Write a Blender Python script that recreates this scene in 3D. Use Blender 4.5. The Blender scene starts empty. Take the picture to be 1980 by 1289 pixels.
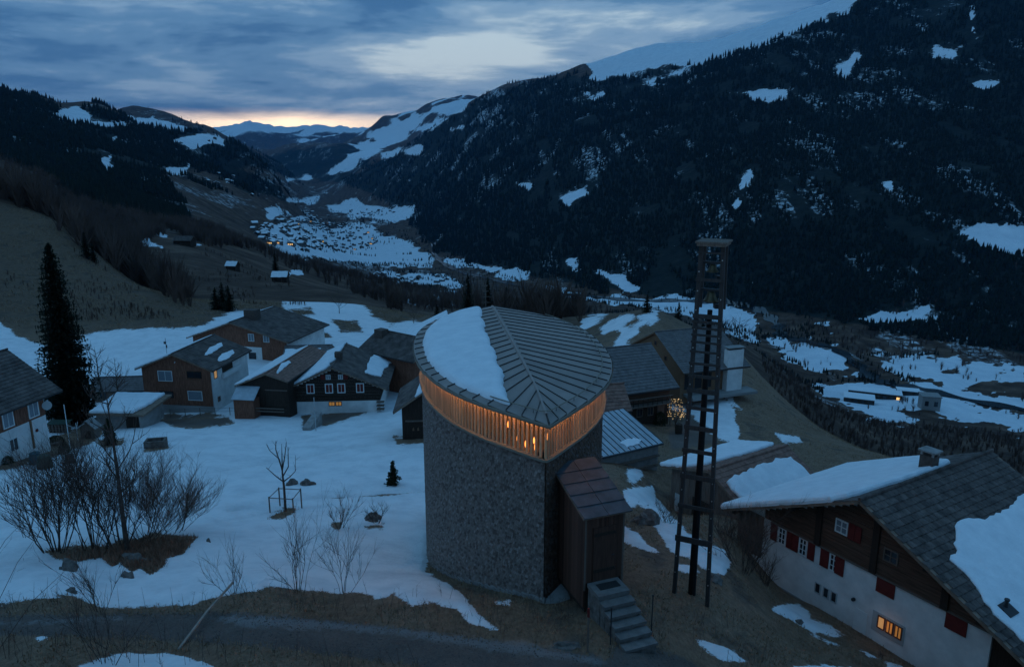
import bpy, bmesh, math, random
import numpy as np
from mathutils import Vector, Matrix

random.seed(7); np.random.seed(7)
SC = bpy.context.scene
COL = SC.collection

# ------------------------------------------------------------------ camera (at the origin, on the hillside above the chapel)
FPX, CX, CY, PITCH = 1420.0, 990.0, 644.5, math.radians(13.27)
CP_, SP_ = math.cos(PITCH), math.sin(PITCH)
cam_data = bpy.data.cameras.new("camera")
cam_data.sensor_width = 36.0
cam_data.lens = FPX / 1980.0 * 36.0
cam_data.clip_start = 0.3
cam_data.clip_end = 120000.0
cam = bpy.data.objects.new("camera", cam_data)
COL.objects.link(cam)
cam.location = (0, 0, 0)
cam.rotation_euler = (math.pi / 2 - PITCH, 0, 0)
SC.camera = cam

# ------------------------------------------------------------------ sky: dawn under broken cloud
SUN_AZ = math.radians(-17.0)      # glow over the valley's end
world = bpy.data.worlds.new("World"); SC.world = world
world.use_nodes = True
wt = world.node_tree; wt.nodes.clear()
def wn(tp, **kw):
    n = wt.nodes.new(tp)
    for k, v in kw.items(): setattr(n, k, v)
    return n
def wl(a, b): wt.links.new(a, b)
def wmath(op, a, b=None, clamp=False):
    n = wn('ShaderNodeMath', operation=op); n.use_clamp = clamp
    for i, v in enumerate((a, b)):
        if v is None: continue
        if isinstance(v, (int, float)): n.inputs[i].default_value = v
        else: wl(v, n.inputs[i])
    return n.outputs[0]
def wramp(val, stops, interp='EASE'):
    n = wn('ShaderNodeValToRGB'); n.color_ramp.interpolation = interp
    cr = n.color_ramp
    while len(cr.elements) < len(stops): cr.elements.new(0.5)
    for e, (p, c) in zip(cr.elements, stops):
        e.position = p; e.color = (*c, 1)
    wl(val, n.inputs[0]); return n.outputs[0]
def wmix(f, a, b):
    n = wn('ShaderNodeMix', data_type='RGBA')
    if isinstance(f, (int, float)): n.inputs[0].default_value = f
    else: wl(f, n.inputs[0])
    for s, v in ((6, a), (7, b)):
        if isinstance(v, tuple): n.inputs[s].default_value = (*v, 1)
        else: wl(v, n.inputs[s])
    return n.outputs[2]
tc = wn('ShaderNodeTexCoord')
sep = wn('ShaderNodeSeparateXYZ'); wl(tc.outputs['Generated'], sep.inputs[0])
X_, Y_, Z_ = sep.outputs
zc = wmath('MAXIMUM', Z_, 0.0)
# layered cloud deck: direction projected on a high plane so that bands flatten towards the horizon
den = wmath('ADD', zc, 0.16)
comb = wn('ShaderNodeCombineXYZ')
wl(wmath('DIVIDE', X_, den), comb.inputs[0]); wl(wmath('DIVIDE', Y_, den), comb.inputs[1])
mp = wn('ShaderNodeMapping'); mp.inputs['Scale'].default_value = (1.15, 1.5, 1); mp.inputs['Rotation'].default_value = (0, 0, 0.12)
mp.inputs['Location'].default_value = (1.7, 0.35, 0)
wl(comb.outputs[0], mp.inputs[0])
n1 = wn('ShaderNodeTexNoise'); n1.inputs['Scale'].default_value = 0.62; n1.inputs['Detail'].default_value = 9; n1.inputs['Roughness'].default_value = 0.60
n1.inputs['Distortion'].default_value = 0.35; wl(mp.outputs[0], n1.inputs['Vector'])
mp2 = wn('ShaderNodeMapping'); mp2.inputs['Scale'].default_value = (3.0, 3.0, 17); wl(tc.outputs['Generated'], mp2.inputs[0])
n2 = wn('ShaderNodeTexNoise'); n2.inputs['Scale'].default_value = 1.0; n2.inputs['Detail'].default_value = 8; n2.inputs['Roughness'].default_value = 0.60
n2.inputs['Distortion'].default_value = 0.25
wl(mp2.outputs[0], n2.inputs['Vector'])
nz = wmath('ADD', wmath('MULTIPLY', n1.outputs[0], 0.45), wmath('MULTIPLY', n2.outputs[0], 0.55))
# thin spot in the deck ahead, slightly above the valley's end
def dirvec(az, el):
    return (math.sin(az) * math.cos(el), math.cos(az) * math.cos(el), math.sin(el))
def wspot(az, el, sx, sz):
    # soft elliptical spot around a direction
    cx, cy, cz = dirvec(math.radians(az), math.radians(el))
    ax = wmath('DIVIDE', wmath('SUBTRACT', X_, cx), sx); az_ = wmath('DIVIDE', wmath('SUBTRACT', Z_, cz), sz)
    r2 = wmath('ADD', wmath('MULTIPLY', ax, ax), wmath('MULTIPLY', az_, az_))
    front = wmath('GREATER_THAN', Y_, 0.0)
    return wmath('MULTIPLY', wmath('POWER', 2.718, wmath('MULTIPLY', r2, -1.0)), front)
spot = wmath('ADD', wspot(-4.5, 7.2, 0.15, 0.050), wmath('MULTIPLY', wspot(13.0, 9.6, 0.10, 0.014), 0.6))
dens = wmath('SUBTRACT', nz, wmath('MULTIPLY', spot, 0.175))
deck = wramp(dens, [(0.345, (0.60, 0.67, 0.72)), (0.43, (0.25, 0.37, 0.52)), (0.49, (0.125, 0.250, 0.42)), (0.55, (0.068, 0.170, 0.33)), (0.62, (0.034, 0.112, 0.25))])
# zenith of an overcast deck is brighter than its rim
zen = wmath('ADD', 0.92, wmath('MULTIPLY', wmath('POWER', zc, 0.8), 0.30))
deck2 = wn('ShaderNodeVectorMath', operation='SCALE'); wl(deck, deck2.inputs[0]); wl(zen, deck2.inputs['Scale'])
# and bluer, the deck being thinner overhead
blu = wmix(wmath('MULTIPLY', zc, 2.2, True), (1.0, 1.0, 1.0), (0.58, 0.93, 1.08))
deck3 = wn('ShaderNodeVectorMath', operation='MULTIPLY'); wl(deck2.outputs[0], deck3.inputs[0]); wl(blu, deck3.inputs[1])
# clear gap under the deck with the dawn glow
el1 = wmath('MULTIPLY', Z_, 1.0)
gapn = wmath('ADD', Z_, wmath('MULTIPLY', wmath('SUBTRACT', n2.outputs[0], 0.5), 0.035))
gap = wramp(gapn, [(0.0, (1, 1, 1)), (0.046, (1, 1, 1)), (0.060, (0, 0, 0))], 'LINEAR')
azg = wspot(-17.0, 2.0, 0.17, 0.5)
clear = wmix(azg, (0.20, 0.32, 0.47), (2.1, 1.55, 1.05))
skycol = wmix(wmath('MULTIPLY', gap, wmath('POWER', azg, 0.35)), deck3.outputs[0], clear)
nish = wn('ShaderNodeTexSky', sky_type='NISHITA'); nish.sun_disc = False
nish.sun_elevation = math.radians(1.0); nish.sun_rotation = SUN_AZ; nish.altitude = 1200
nsc = wn('ShaderNodeVectorMath', operation='SCALE'); wl(nish.outputs[0], nsc.inputs[0]); nsc.inputs['Scale'].default_value = 0.0008
addn = wn('ShaderNodeVectorMath', operation='ADD'); wl(skycol, addn.inputs[0]); wl(nsc.outputs[0], addn.inputs[1])
bg = wn('ShaderNodeBackground'); wl(addn.outputs[0], bg.inputs[0]); bg.inputs['Strength'].default_value = 1.0
wo = wn('ShaderNodeOutputWorld'); wl(bg.outputs[0], wo.inputs[0])

sun = bpy.data.lights.new("sun", 'SUN'); sun.energy = 0.10; sun.angle = math.radians(60); sun.color = (0.40, 0.70, 1.0)
sun_o = bpy.data.objects.new("sun", sun); COL.objects.link(sun_o)
sun_o.rotation_euler = Vector((0.75, 0.30, -0.75)).to_track_quat('-Z', 'Y').to_euler()   # soft light from the open, left side of the valley

SC.view_settings.view_transform = 'Standard'; SC.view_settings.look = 'None'
SC.view_settings.exposure = 0.0; SC.view_settings.gamma = 1.0; SC.view_settings.use_curve_mapping = False
SC.cycles.max_bounces = 6; SC.cycles.diffuse_bounces = 3; SC.cycles.glossy_bounces = 2
SC.cycles.transmission_bounces = 4; SC.cycles.volume_bounces = 0; SC.cycles.transparent_max_bounces = 8
SC.cycles.sample_clamp_indirect = 3.0
SC.cycles.use_denoising = True

# ------------------------------------------------------------------ surveying helpers: sight line + distance -> place
def tan_el(py): return math.tan(math.atan((CY - py) / FPX) - PITCH)
def P(px, py, Y):
    z = Y * tan_el(py); d = Y * CP_ - z * SP_
    return Vector(((px - CX) / FPX * d, Y, z))
def G(px, py, z):
    return P(px, py, z / tan_el(py))
def on_plane(px, py, p0, nrm):
    """sight line against a vertical or tilted plane"""
    u = (CY - py) / FPX; v = (px - CX) / FPX
    d = Vector((v, CP_ + u * SP_, u * CP_ - SP_))
    return d * (Vector(p0).dot(Vector(nrm)) / d.dot(Vector(nrm)))
def proj(X, Y, Z):
    d = Y * CP_ - Z * SP_; u = Y * SP_ + Z * CP_
    return CX + FPX * X / d, CY - FPX * u / d

# ------------------------------------------------------------------ scene-graph helpers
def tag(o, label=None, cat=None, group=None, kind=None):
    if label: o["label"] = label
    if cat: o["category"] = cat
    if group: o["group"] = group
    if kind: o["kind"] = kind
    return o
def link(o, parent=None):
    COL.objects.link(o)
    if parent is not None: o.parent = parent
    return o
def thing(name, label, cat, loc=(0, 0, 0), rz=0.0, group=None):
    o = bpy.data.objects.new(name, None); o.empty_display_size = 0.2
    link(o); o.location = loc; o.rotation_euler = (0, 0, rz)
    return tag(o, label, cat, group)
def mesh_np(name, verts, faces, mats=None, smooth=False):
    me = bpy.data.meshes.new(name)
    me.from_pydata([tuple(v) for v in verts] if not isinstance(verts, np.ndarray) else verts.tolist(), [], faces if not isinstance(faces, np.ndarray) else faces.tolist())
    if mats:
        for m in (mats if isinstance(mats, (list, tuple)) else [mats]): me.materials.append(m)
    if smooth: me.polygons.foreach_set('use_smooth', [True] * len(me.polygons))
    me.update(); return me
def mesh_fast(name, V, Fq, mat=None, smooth=False):
    """numpy arrays: V (n,3), Fq (m,k)"""
    me = bpy.data.meshes.new(name)
    n, k = Fq.shape
    me.vertices.add(len(V)); me.vertices.foreach_set('co', np.ascontiguousarray(V, dtype=np.float32).ravel())
    me.loops.add(n * k); me.loops.foreach_set('vertex_index', np.ascontiguousarray(Fq, dtype=np.int32).ravel())
    me.polygons.add(n)
    me.polygons.foreach_set('loop_start', np.arange(0, n * k, k, dtype=np.int32))
    me.polygons.foreach_set('loop_total', np.full(n, k, dtype=np.int32))
    if smooth: me.polygons.foreach_set('use_smooth', np.ones(n, dtype=bool))
    if mat: me.materials.append(mat)
    me.update(calc_edges=True); return me

class MB:
    """collects boxes, prisms and tubes into one mesh"""
    def __init__(s): s.v = []; s.f = []
    def add(s, vs, fs):
        b = len(s.v); s.v += [tuple(v) for v in vs]; s.f += [tuple(i + b for i in f) for f in fs]; return s
    def box(s, x0, y0, z0, x1, y1, z1, M=None):
        vs = [Vector(p) for p in ((x0,y0,z0),(x1,y0,z0),(x1,y1,z0),(x0,y1,z0),(x0,y0,z1),(x1,y0,z1),(x1,y1,z1),(x0,y1,z1))]
        if M is not None: vs = [M @ v for v in vs]
        return s.add(vs, [(0,3,2,1),(4,5,6,7),(0,1,5,4),(1,2,6,5),(2,3,7,6),(3,0,4,7)])
    def slab(s, quad, th, nrm=None):
        """a sheet given by its top outline, thickened against its normal"""
        q = [Vector(p) for p in quad]; n = len(q)
        if nrm is None:
            nrm = (q[1] - q[0]).cross(q[2] - q[0]).normalized()
        nrm = Vector(nrm)
        lo = [p - nrm * th for p in q]
        fs = [tuple(range(n)), tuple(reversed(range(n, 2 * n)))]
        for i in range(n):
            j = (i + 1) % n; fs.append((i, i + n, j + n, j))
        return s.add(q + lo, fs)
    def prism(s, poly, y0, y1, M=None):
        """outline in x,z swept along y"""
        n = len(poly); vs = [Vector((x, y0, z)) for x, z in poly] + [Vector((x, y1, z)) for x, z in poly]
        if M is not None: vs = [M @ v for v in vs]
        fs = [tuple(range(n)), tuple(reversed(range(n, 2 * n)))]
        for i in range(n):
            j = (i + 1) % n; fs.append((i, i + n, j + n, j))
        return s.add(vs, fs)
    def tube(s, pts, rad, k=5, cap=True):
        pts = [Vector(p) for p in pts]; n = len(pts)
        if not isinstance(rad, (list, tuple)): rad = [rad] * n
        b = len(s.v); ref = Vector((0.31, 0.17, 0.93))
        for i, p in enumerate(pts):
            t = (pts[min(i + 1, n - 1)] - pts[max(i - 1, 0)]).normalized()
            a = t.cross(ref)
            if a.length < 1e-3: a = t.cross(Vector((1, 0, 0)))
            a.normalize(); c = t.cross(a)
            for j in range(k):
                th = 2 * math.pi * j / k
                s.v.append(tuple(p + (a * math.cos(th) + c * math.sin(th)) * rad[i]))
        for i in range(n - 1):
            for j in range(k):
                j2 = (j + 1) % k
                s.f.append((b + i * k + j, b + i * k + j2, b + (i + 1) * k + j2, b + (i + 1) * k + j))
        if cap:
            s.f.append(tuple(b + j for j in reversed(range(k)))); s.f.append(tuple(b + (n - 1) * k + j for j in range(k)))
        return s
    def build(s, name, mat, parent=None, smooth=False, loc=None):
        me = mesh_np(name, s.v, s.f, mat, smooth)
        o = bpy.data.objects.new(name, me); link(o, parent)
        if loc is not None: o.location = loc
        return o

_unit = {}
def piece(name, mat, parent, lo, hi, M=None):
    """one small box-shaped piece; alike pieces share a mesh"""
    key = (name, mat.name)
    if key not in _unit:
        m = MB(); m.box(-0.5, -0.5, -0.5, 0.5, 0.5, 0.5); _unit[key] = mesh_np(name, m.v, m.f, mat)
    o = bpy.data.objects.new(name, _unit[key]); link(o, parent)
    lo = Vector(lo); hi = Vector(hi); c = (lo + hi) / 2; sz = hi - lo
    S = Matrix.Diagonal((abs(sz.x), abs(sz.y), abs(sz.z), 1))
    o.matrix_local = (M if M is not None else Matrix.Identity(4)) @ Matrix.Translation(c) @ S
    return o
def copy_tree(o, parent=None):
    c = o.copy(); link(c); c.parent = parent
    for ch in list(o.children): copy_tree(ch, c)
    return c

# ------------------------------------------------------------------ materials
MATS = {}
def mat(name, col, rough=0.85, var=0.25, scale=3.0, bump=0.0, bscale=None, stretch=(1, 1, 1), col2=None, spec=0.25, metal=0.0, detail=6, obj=True):
    """procedural surface: noise between two shades, optional relief"""
    if name in MATS: return MATS[name]
    m = bpy.data.materials.new(name); m.use_nodes = True; t = m.node_tree
    b = t.nodes['Principled BSDF']; b.inputs['Roughness'].default_value = rough; b.inputs['Specular IOR Level'].default_value = spec; b.inputs['Metallic'].default_value = metal
    c2 = col2 if col2 else tuple(min(1, c * (1 + var)) for c in col)
    c1 = col if col2 else tuple(c * (1 - var) for c in col)
    tcn = t.nodes.new('ShaderNodeTexCoord'); mpn = t.nodes.new('ShaderNodeMapping'); mpn.inputs['Scale'].default_value = stretch
    geo = t.nodes.new('ShaderNodeNewGeometry')
    t.links.new(tcn.outputs['Object'] if obj else geo.outputs['Position'], mpn.inputs[0])
    nn = t.nodes.new('ShaderNodeTexNoise'); nn.inputs['Scale'].default_value = scale; nn.inputs['Detail'].default_value = detail; nn.inputs['Roughness'].default_value = 0.62
    t.links.new(mpn.outputs[0], nn.inputs['Vector'])
    rp = t.nodes.new('ShaderNodeValToRGB'); rp.color_ramp.elements[0].position = 0.30; rp.color_ramp.elements[1].position = 0.70
    rp.color_ramp.elements[0].color = (*c1, 1); rp.color_ramp.elements[1].color = (*c2, 1)
    t.links.new(nn.outputs[0], rp.inputs[0]); t.links.new(rp.outputs[0], b.inputs['Base Color'])
    if bump:
        bn = t.nodes.new('ShaderNodeTexNoise'); bn.inputs['Scale'].default_value = bscale or scale * 3; bn.inputs['Detail'].default_value = 5
        t.links.new(mpn.outputs[0], bn.inputs['Vector'])
        bp = t.nodes.new('ShaderNodeBump'); bp.inputs['Strength'].default_value = bump; bp.inputs['Distance'].default_value = 0.05
        t.links.new(bn.outputs[0], bp.inputs['Height']); t.links.new(bp.outputs[0], b.inputs['Normal'])
    MATS[name] = m; return m
def rand_tint(m, amt):
    """each object that shares the material gets its own shade"""
    t = m.node_tree; b = t.nodes['Principled BSDF']; src = b.inputs['Base Color'].links[0].from_socket
    oi = t.nodes.new('ShaderNodeObjectInfo'); mr = t.nodes.new('ShaderNodeMapRange')
    mr.inputs['To Min'].default_value = 1 - amt; mr.inputs['To Max'].default_value = 1 + amt
    t.links.new(oi.outputs['Random'], mr.inputs['Value'])
    vm = t.nodes.new('ShaderNodeVectorMath'); vm.operation = 'SCALE'
    t.links.new(src, vm.inputs[0]); t.links.new(mr.outputs[0], vm.inputs['Scale']); t.links.new(vm.outputs[0], b.inputs['Base Color'])
    return m
def glow(name, col, strength):
    if name in MATS: return MATS[name]
    m = bpy.data.materials.new(name); m.use_nodes = True; b = m.node_tree.nodes['Principled BSDF']
    b.inputs['Base Color'].default_value = (*col, 1); b.inputs['Emission Color'].default_value = (*col, 1); b.inputs['Emission Strength'].default_value = strength
    MATS[name] = m; return m
def glassy(name, col, rough=0.08):
    if name in MATS: return MATS[name]
    m = bpy.data.materials.new(name); m.use_nodes = True; b = m.node_tree.nodes['Principled BSDF']
    b.inputs['Base Color'].default_value = (*col, 1); b.inputs['Roughness'].default_value = rough; b.inputs['Specular IOR Level'].default_value = 0.6
    MATS[name] = m; return m

# ------------------------------------------------------------------ smooth lattice noise
_rt = np.random.RandomState(11).rand(256, 256).astype(np.float64)
def vnoise(x, y):
    xi = np.floor(x).astype(int); yi = np.floor(y).astype(int); fx = x - xi; fy = y - yi
    fx = fx * fx * (3 - 2 * fx); fy = fy * fy * (3 - 2 * fy)
    g = lambda a, b: _rt[a & 255, b & 255]
    return (g(xi, yi) * (1 - fx) + g(xi + 1, yi) * fx) * (1 - fy) + (g(xi, yi + 1) * (1 - fx) + g(xi + 1, yi + 1) * fx) * fy - 0.5
def fbm(x, y, o=4):
    s = 0; a = 1.0
    for i in range(o):
        s = s + a * vnoise(x * 2 ** i + 17.3 * i, y * 2 ** i + 9.1 * i); a *= 0.5
    return s

# ------------------------------------------------------------------ surveyed heights: (sight x, sight y, distance)
CPS = [
 # terrace and road below the camera
 (-500,1289,20),(-100,1289,20),(300,1289,20),(700,1289,20),(990,1289,20),(1150,1289,20.1),(1300,1289,20.7),(1450,1289,22.3),(1560,1289,24.6),(1680,1289,28.5),(1800,1289,31),(2000,1289,33),(2400,1289,34),
 (-300,1165,24),(100,1165,24),(500,1150,24.6),(800,1165,24.2),(1047,1172,24.4),(913,1128,28),(1000,1208,22.8),(1100,1170,24.6),(1225,1238,21.7),(1170,1175,23.6),(1130,1140,26),
 # chapel seat, snow field
 (830,1092,32.6),(700,1080,32.5),(500,1080,32.2),(200,1090,31),(-200,1090,31),(-500,1090,31),
 (600,1000,41),(200,1000,40.5),(-200,1000,40),(600,900,56.5),(300,900,56),(0,905,58),(-300,900,56),
 (100,868,65),(600,812,80),(300,818,78),(430,818,78),(760,850,66),(-200,810,76),
 (1000,1010,42),(1000,880,58),
 (300,790,88),(600,797,84.5),(760,790,86),(150,800,86),(800,700,112),(500,690,112),(700,690,112),
 (290,640,130),(0,640,128),(-250,640,125),(480,640,135),(750,635,150),(620,640,145),
 (900,640,150),
 # right flank
 (1337,1150,27),(1370,1172,26.4),(1303,1142,27.2),(1200,1080,30),(1245,1005,38),(1200,930,48),(1440,1095,34.5),(1400,1005,43),
 (1500,1132,37.5),(1640,1212,33.5),(1770,1289,30.6),(1310,990,50),(1300,900,60),(1230,880,60),(1300,838,75),(1400,850,72),(1500,860,72),
 (1600,1000,50),(1800,1000,50),(2000,1050,45),(2300,1050,45),
 (1420,742,95),(1300,760,95),(1480,745,104),(1600,853,80),(1720,893,70),(1850,940,62),(2000,960,60),(2300,960,60),
 (1230,680,112),(1250,602,132),(1330,640,125),(1190,640,128),(1380,640,122),(1100,650,135),(1180,610,180),
 # hill on the left with its brown grass
 (0,382,240),(-300,260,260),(90,425,215),(150,482,200),(280,560,175),(400,615,150),(545,610,160),(150,600,150),(0,540,165),(-250,520,165),(60,480,195),
 (-300,330,420),(0,420,420),(150,470,420),
 (300,560,260),(420,555,280),(540,560,300),(480,530,360),(340,467,470),(420,500,430),(250,470,470),(560,545,330),(600,590,215),(690,600,200),(700,612,188),(640,560,300),(250,545,210),
 (560,560,420),(620,540,620),(750,545,900),(680,590,330),(760,605,330),(830,615,330),(860,590,600),(700,570,500),(950,600,500),(900,625,260),(1000,640,260),
 (480,470,800),(560,500,900),(400,440,800),
 # left mountain
 (-300,240,1500),(0,330,1000),(200,380,900),(330,430,850),(100,340,1000),(-300,100,2800),(0,174,3000),(39,185,3050),(58,182,3050),(97,199,3100),(128,210,3150),(155,201,3250),(190,201,3300),(217,214,3350),(240,232,3400),
 (295,257,3500),(349,280,3600),(400,300,3700),(465,325,3900),(520,345,4100),
 (100,270,1900),(250,320,1900),(350,360,1900),(420,400,1900),(480,430,2000),(500,390,3000),(440,355,3000),(330,310,2700),
 (-200,260,5000),(0,270,5000),(150,280,5000),(250,300,5200),(350,320,5200),(430,330,5500),
 # second ridge on the left
 (100,230,7500),(200,226,7600),(240,224,7600),(287,222,7700),(330,234,7800),(372,245,7900),(395,255,8000),(446,272,8200),(492,288,8400),(520,303,8600),(548,325,8800),
 (420,300,6500),(330,270,6500),(500,320,7000),(300,300,10500),(450,310,10500),(540,330,10500),(0,280,10000),
 # far range closing the valley
 (200,270,22000),(330,262,22500),(399,252,23000),(429,247,23000),(454,241,23000),(500,246,23000),(535,257,23000),(570,254,23500),(606,247,24000),(651,240,24000),(682,247,24000),(722,240,24000),(760,250,24000),
 (450,290,19000),(560,300,18000),(650,285,18500),(740,290,18000),(0,262,22000),(900,280,24000),(1200,290,24000),(1600,290,24000),
 (0,300,38000),(500,300,38000),(1000,300,38000),(2000,300,38000),
 # snow peak right of the gap, dark spur before it
 (677,272,15500),(720,250,15000),(757,231,14500),(818,207,14000),(869,191,13800),(895,189,13700),(924,187,13500),(980,195,13500),(760,275,12500),(840,250,12000),(690,300,12000),
 (515,310,11500),(555,288,11500),(631,280,11500),(677,277,11300),(590,330,10300),(660,320,10000),(1100,230,14000),(1500,230,14000),
 # big wooded mountain on the right
 (640,345,9300),(700,330,8600),(760,300,8300),(860,226,8000),(928,189,7600),(1001,163,7200),(1060,147,6900),(1131,132,6500),(1211,107,6200),(1278,90,5900),(1346,84,5700),(1403,64,5500),(1471,44,5200),(1539,22,4950),(1635,-2,4600),(1760,-55,4300),(1980,-135,4000),(2350,-230,3900),
 (900,280,9500),(1300,250,8500),(1700,200,7500),(2100,150,7000),
 (700,365,7500),(780,380,6000),(830,440,4300),(900,400,4200),(850,320,6000),(1000,400,3500),(1000,280,4700),(1150,400,2900),(1150,250,4000),(1300,400,2400),(1300,250,3400),(1450,400,2050),(1450,250,2900),(1450,130,3900),(1700,400,1850),(1700,280,2350),(1700,130,3200),(1900,400,1700),(1900,200,2500),(1900,30,3300),(2300,300,2000),(2300,100,3000),
 (1300,160,4600),(1600,100,3700),
 # foot of that mountain
 (800,440,4700),(850,487,3350),(930,515,2600),(1040,540,2150),(1130,552,1950),(1250,575,1760),(1380,590,1650),(1500,610,1500),(1700,640,1330),(1850,650,1280),(2000,680,1200),(2300,720,1100),
 (1050,480,2500),(1250,500,2000),(1500,520,1700),(1750,540,1500),(1950,560,1400),
 # valley floor
 (690,492,3230),(560,480,3300),(830,505,3000),(620,440,4500),(740,430,4700),(560,410,5600),(700,395,7000),(620,385,8000),(600,365,9000),(480,440,3600),(520,400,6000),
 (720,535,2150),(860,545,2050),(1000,562,1900),(1150,590,1650),(1300,600,1550),(1460,640,1400),(1600,680,1150),(1800,720,1020),(2000,750,960),(2300,760,940),
 (1580,755,930),(1700,775,890),(1850,800,830),(2000,830,780),(1500,700,1100),(1480,650,1340),
 # fall-off from the terrace into the valley (mostly unseen)
 (1480,800,160),(1600,920,150),(1750,960,140),(1950,1000,130),(2300,1000,130),(1400,720,180),(1250,680,250),
 (1500,780,330),(1650,870,330),(1800,880,400),(2000,890,420),(1850,845,520),(1700,820,560),(1980,860,540),(2300,900,500),(1600,790,650),(1450,690,500),(1300,640,500),(1150,640,400),(1000,640,450),
 (1450,670,900),(1300,630,900),(1150,620,850),(1000,600,900),(860,575,1200),(740,560,1300),(620,515,1500),(540,480,1700),
 (1000,590,1400),(1150,605,1300),(1350,625,1250),
]
def _uv(t, lnY): return np.stack([t / 0.10, lnY / 0.22], -1)
_c = np.array([P(a, b, c) for a, b, c in CPS]); _cY = np.array([c for _, _, c in CPS], float)
_ct = _c[:, 0] / _c[:, 1]; _cq = _c[:, 2] / _c[:, 1]
_cuv = _uv(_ct, np.log(_cY))
_ker = lambda d2: np.sqrt(d2 + 0.16)
_A = _ker(((_cuv[:, None] - _cuv[None]) ** 2).sum(-1)) - np.eye(len(_cuv)) * 0.02
_q0 = _cq.mean()
_w = np.linalg.solve(_A, _cq - _q0)
def terrain_q(t, lnY):
    sh = np.shape(t); uv = _uv(np.ravel(t), np.ravel(lnY)); out = np.empty(len(uv))
    for i in range(0, len(uv), 20000):
        b = uv[i:i + 20000]
        d2 = (b[:, None, 0] - _cuv[None, :, 0]) ** 2 + (b[:, None, 1] - _cuv[None, :, 1]) ** 2
        out[i:i + 20000] = _ker(d2) @ _w + _q0
    return out.reshape(sh)
def height(X, Y):
    X = np.asarray(X, float); Y = np.asarray(Y, float)
    z = terrain_q(X / Y, np.log(Y)) * Y
    near = np.clip((420 - Y) / 300, 0, 1)
    z = z + near * (fbm(X / 9, Y / 9, 3) * 0.28 + fbm(X / 1.7 + 31, Y / 1.7, 2) * 0.05)
    far = np.clip((Y - 250) / 900, 0, 1); hi = np.clip((z + 330) / 250, 0, 1) * far
    z = z + hi * (fbm(X / 620 + 5, Y / 620, 4) * 70 * np.clip(Y / 4000, 0.25, 2.2)) + far * fbm(X / 60, Y / 60, 2) * 3.0
    peak = np.clip((Y - 11000) / 5000, 0, 1)
    z = z + peak * ((0.25 - np.abs(fbm(X / 2400, Y / 2400, 5))) * 620 - 60)
    return z
def gz(x, y): return float(height(np.array([x]), np.array([y]))[0])
def ground_at(px, py, y0=10.0, y1=1500.0):
    """where a sight line first meets the ground"""
    ys = np.exp(np.linspace(math.log(y0), math.log(y1), 1600)); te = tan_el(py); z = ys * te
    x = (px - CX) / FPX * (ys * CP_ - z * SP_); h = height(x, ys)
    i = np.argmax(h >= z)
    if h[i] < z[i]: i = len(ys) - 1
    return Vector((x[i], ys[i], h[i]))

# ------------------------------------------------------------------ patches of snow, road and wood, staked out on the ground
def sdist(px, py, poly):
    """signed distance to an outline (positive inside)"""
    poly = np.array(poly, float); d = np.full(px.shape, 1e9); ins = np.zeros(px.shape, bool)
    for a, b in zip(poly, np.roll(poly, -1, 0)):
        ab = b - a; l2 = max((ab ** 2).sum(), 1e-9)
        s = np.clip(((px - a[0]) * ab[0] + (py - a[1]) * ab[1]) / l2, 0, 1)
        d = np.minimum(d, np.hypot(px - a[0] - s * ab[0], py - a[1] - s * ab[1]))
        c = (a[1] > py) != (b[1] > py)
        with np.errstate(divide='ignore', invalid='ignore'):
            xi = a[0] + (py - a[1]) / (b[1] - a[1] if b[1] != a[1] else 1e-9) * ab[0]
        ins ^= c & (px < xi)
    return np.where(ins, d, -d)
def field(px, py, polys, R=14.0):
    out = np.full(px.shape, -R)
    for poly in polys:
        a = np.array(poly)
        m = (px > a[:, 0].min() - R) & (px < a[:, 0].max() + R) & (py > a[:, 1].min() - R) & (py < a[:, 1].max() + R)
        if m.any(): out[m] = np.maximum(out[m], np.clip(sdist(px[m], py[m], poly), -R, R))
    return out

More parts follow.
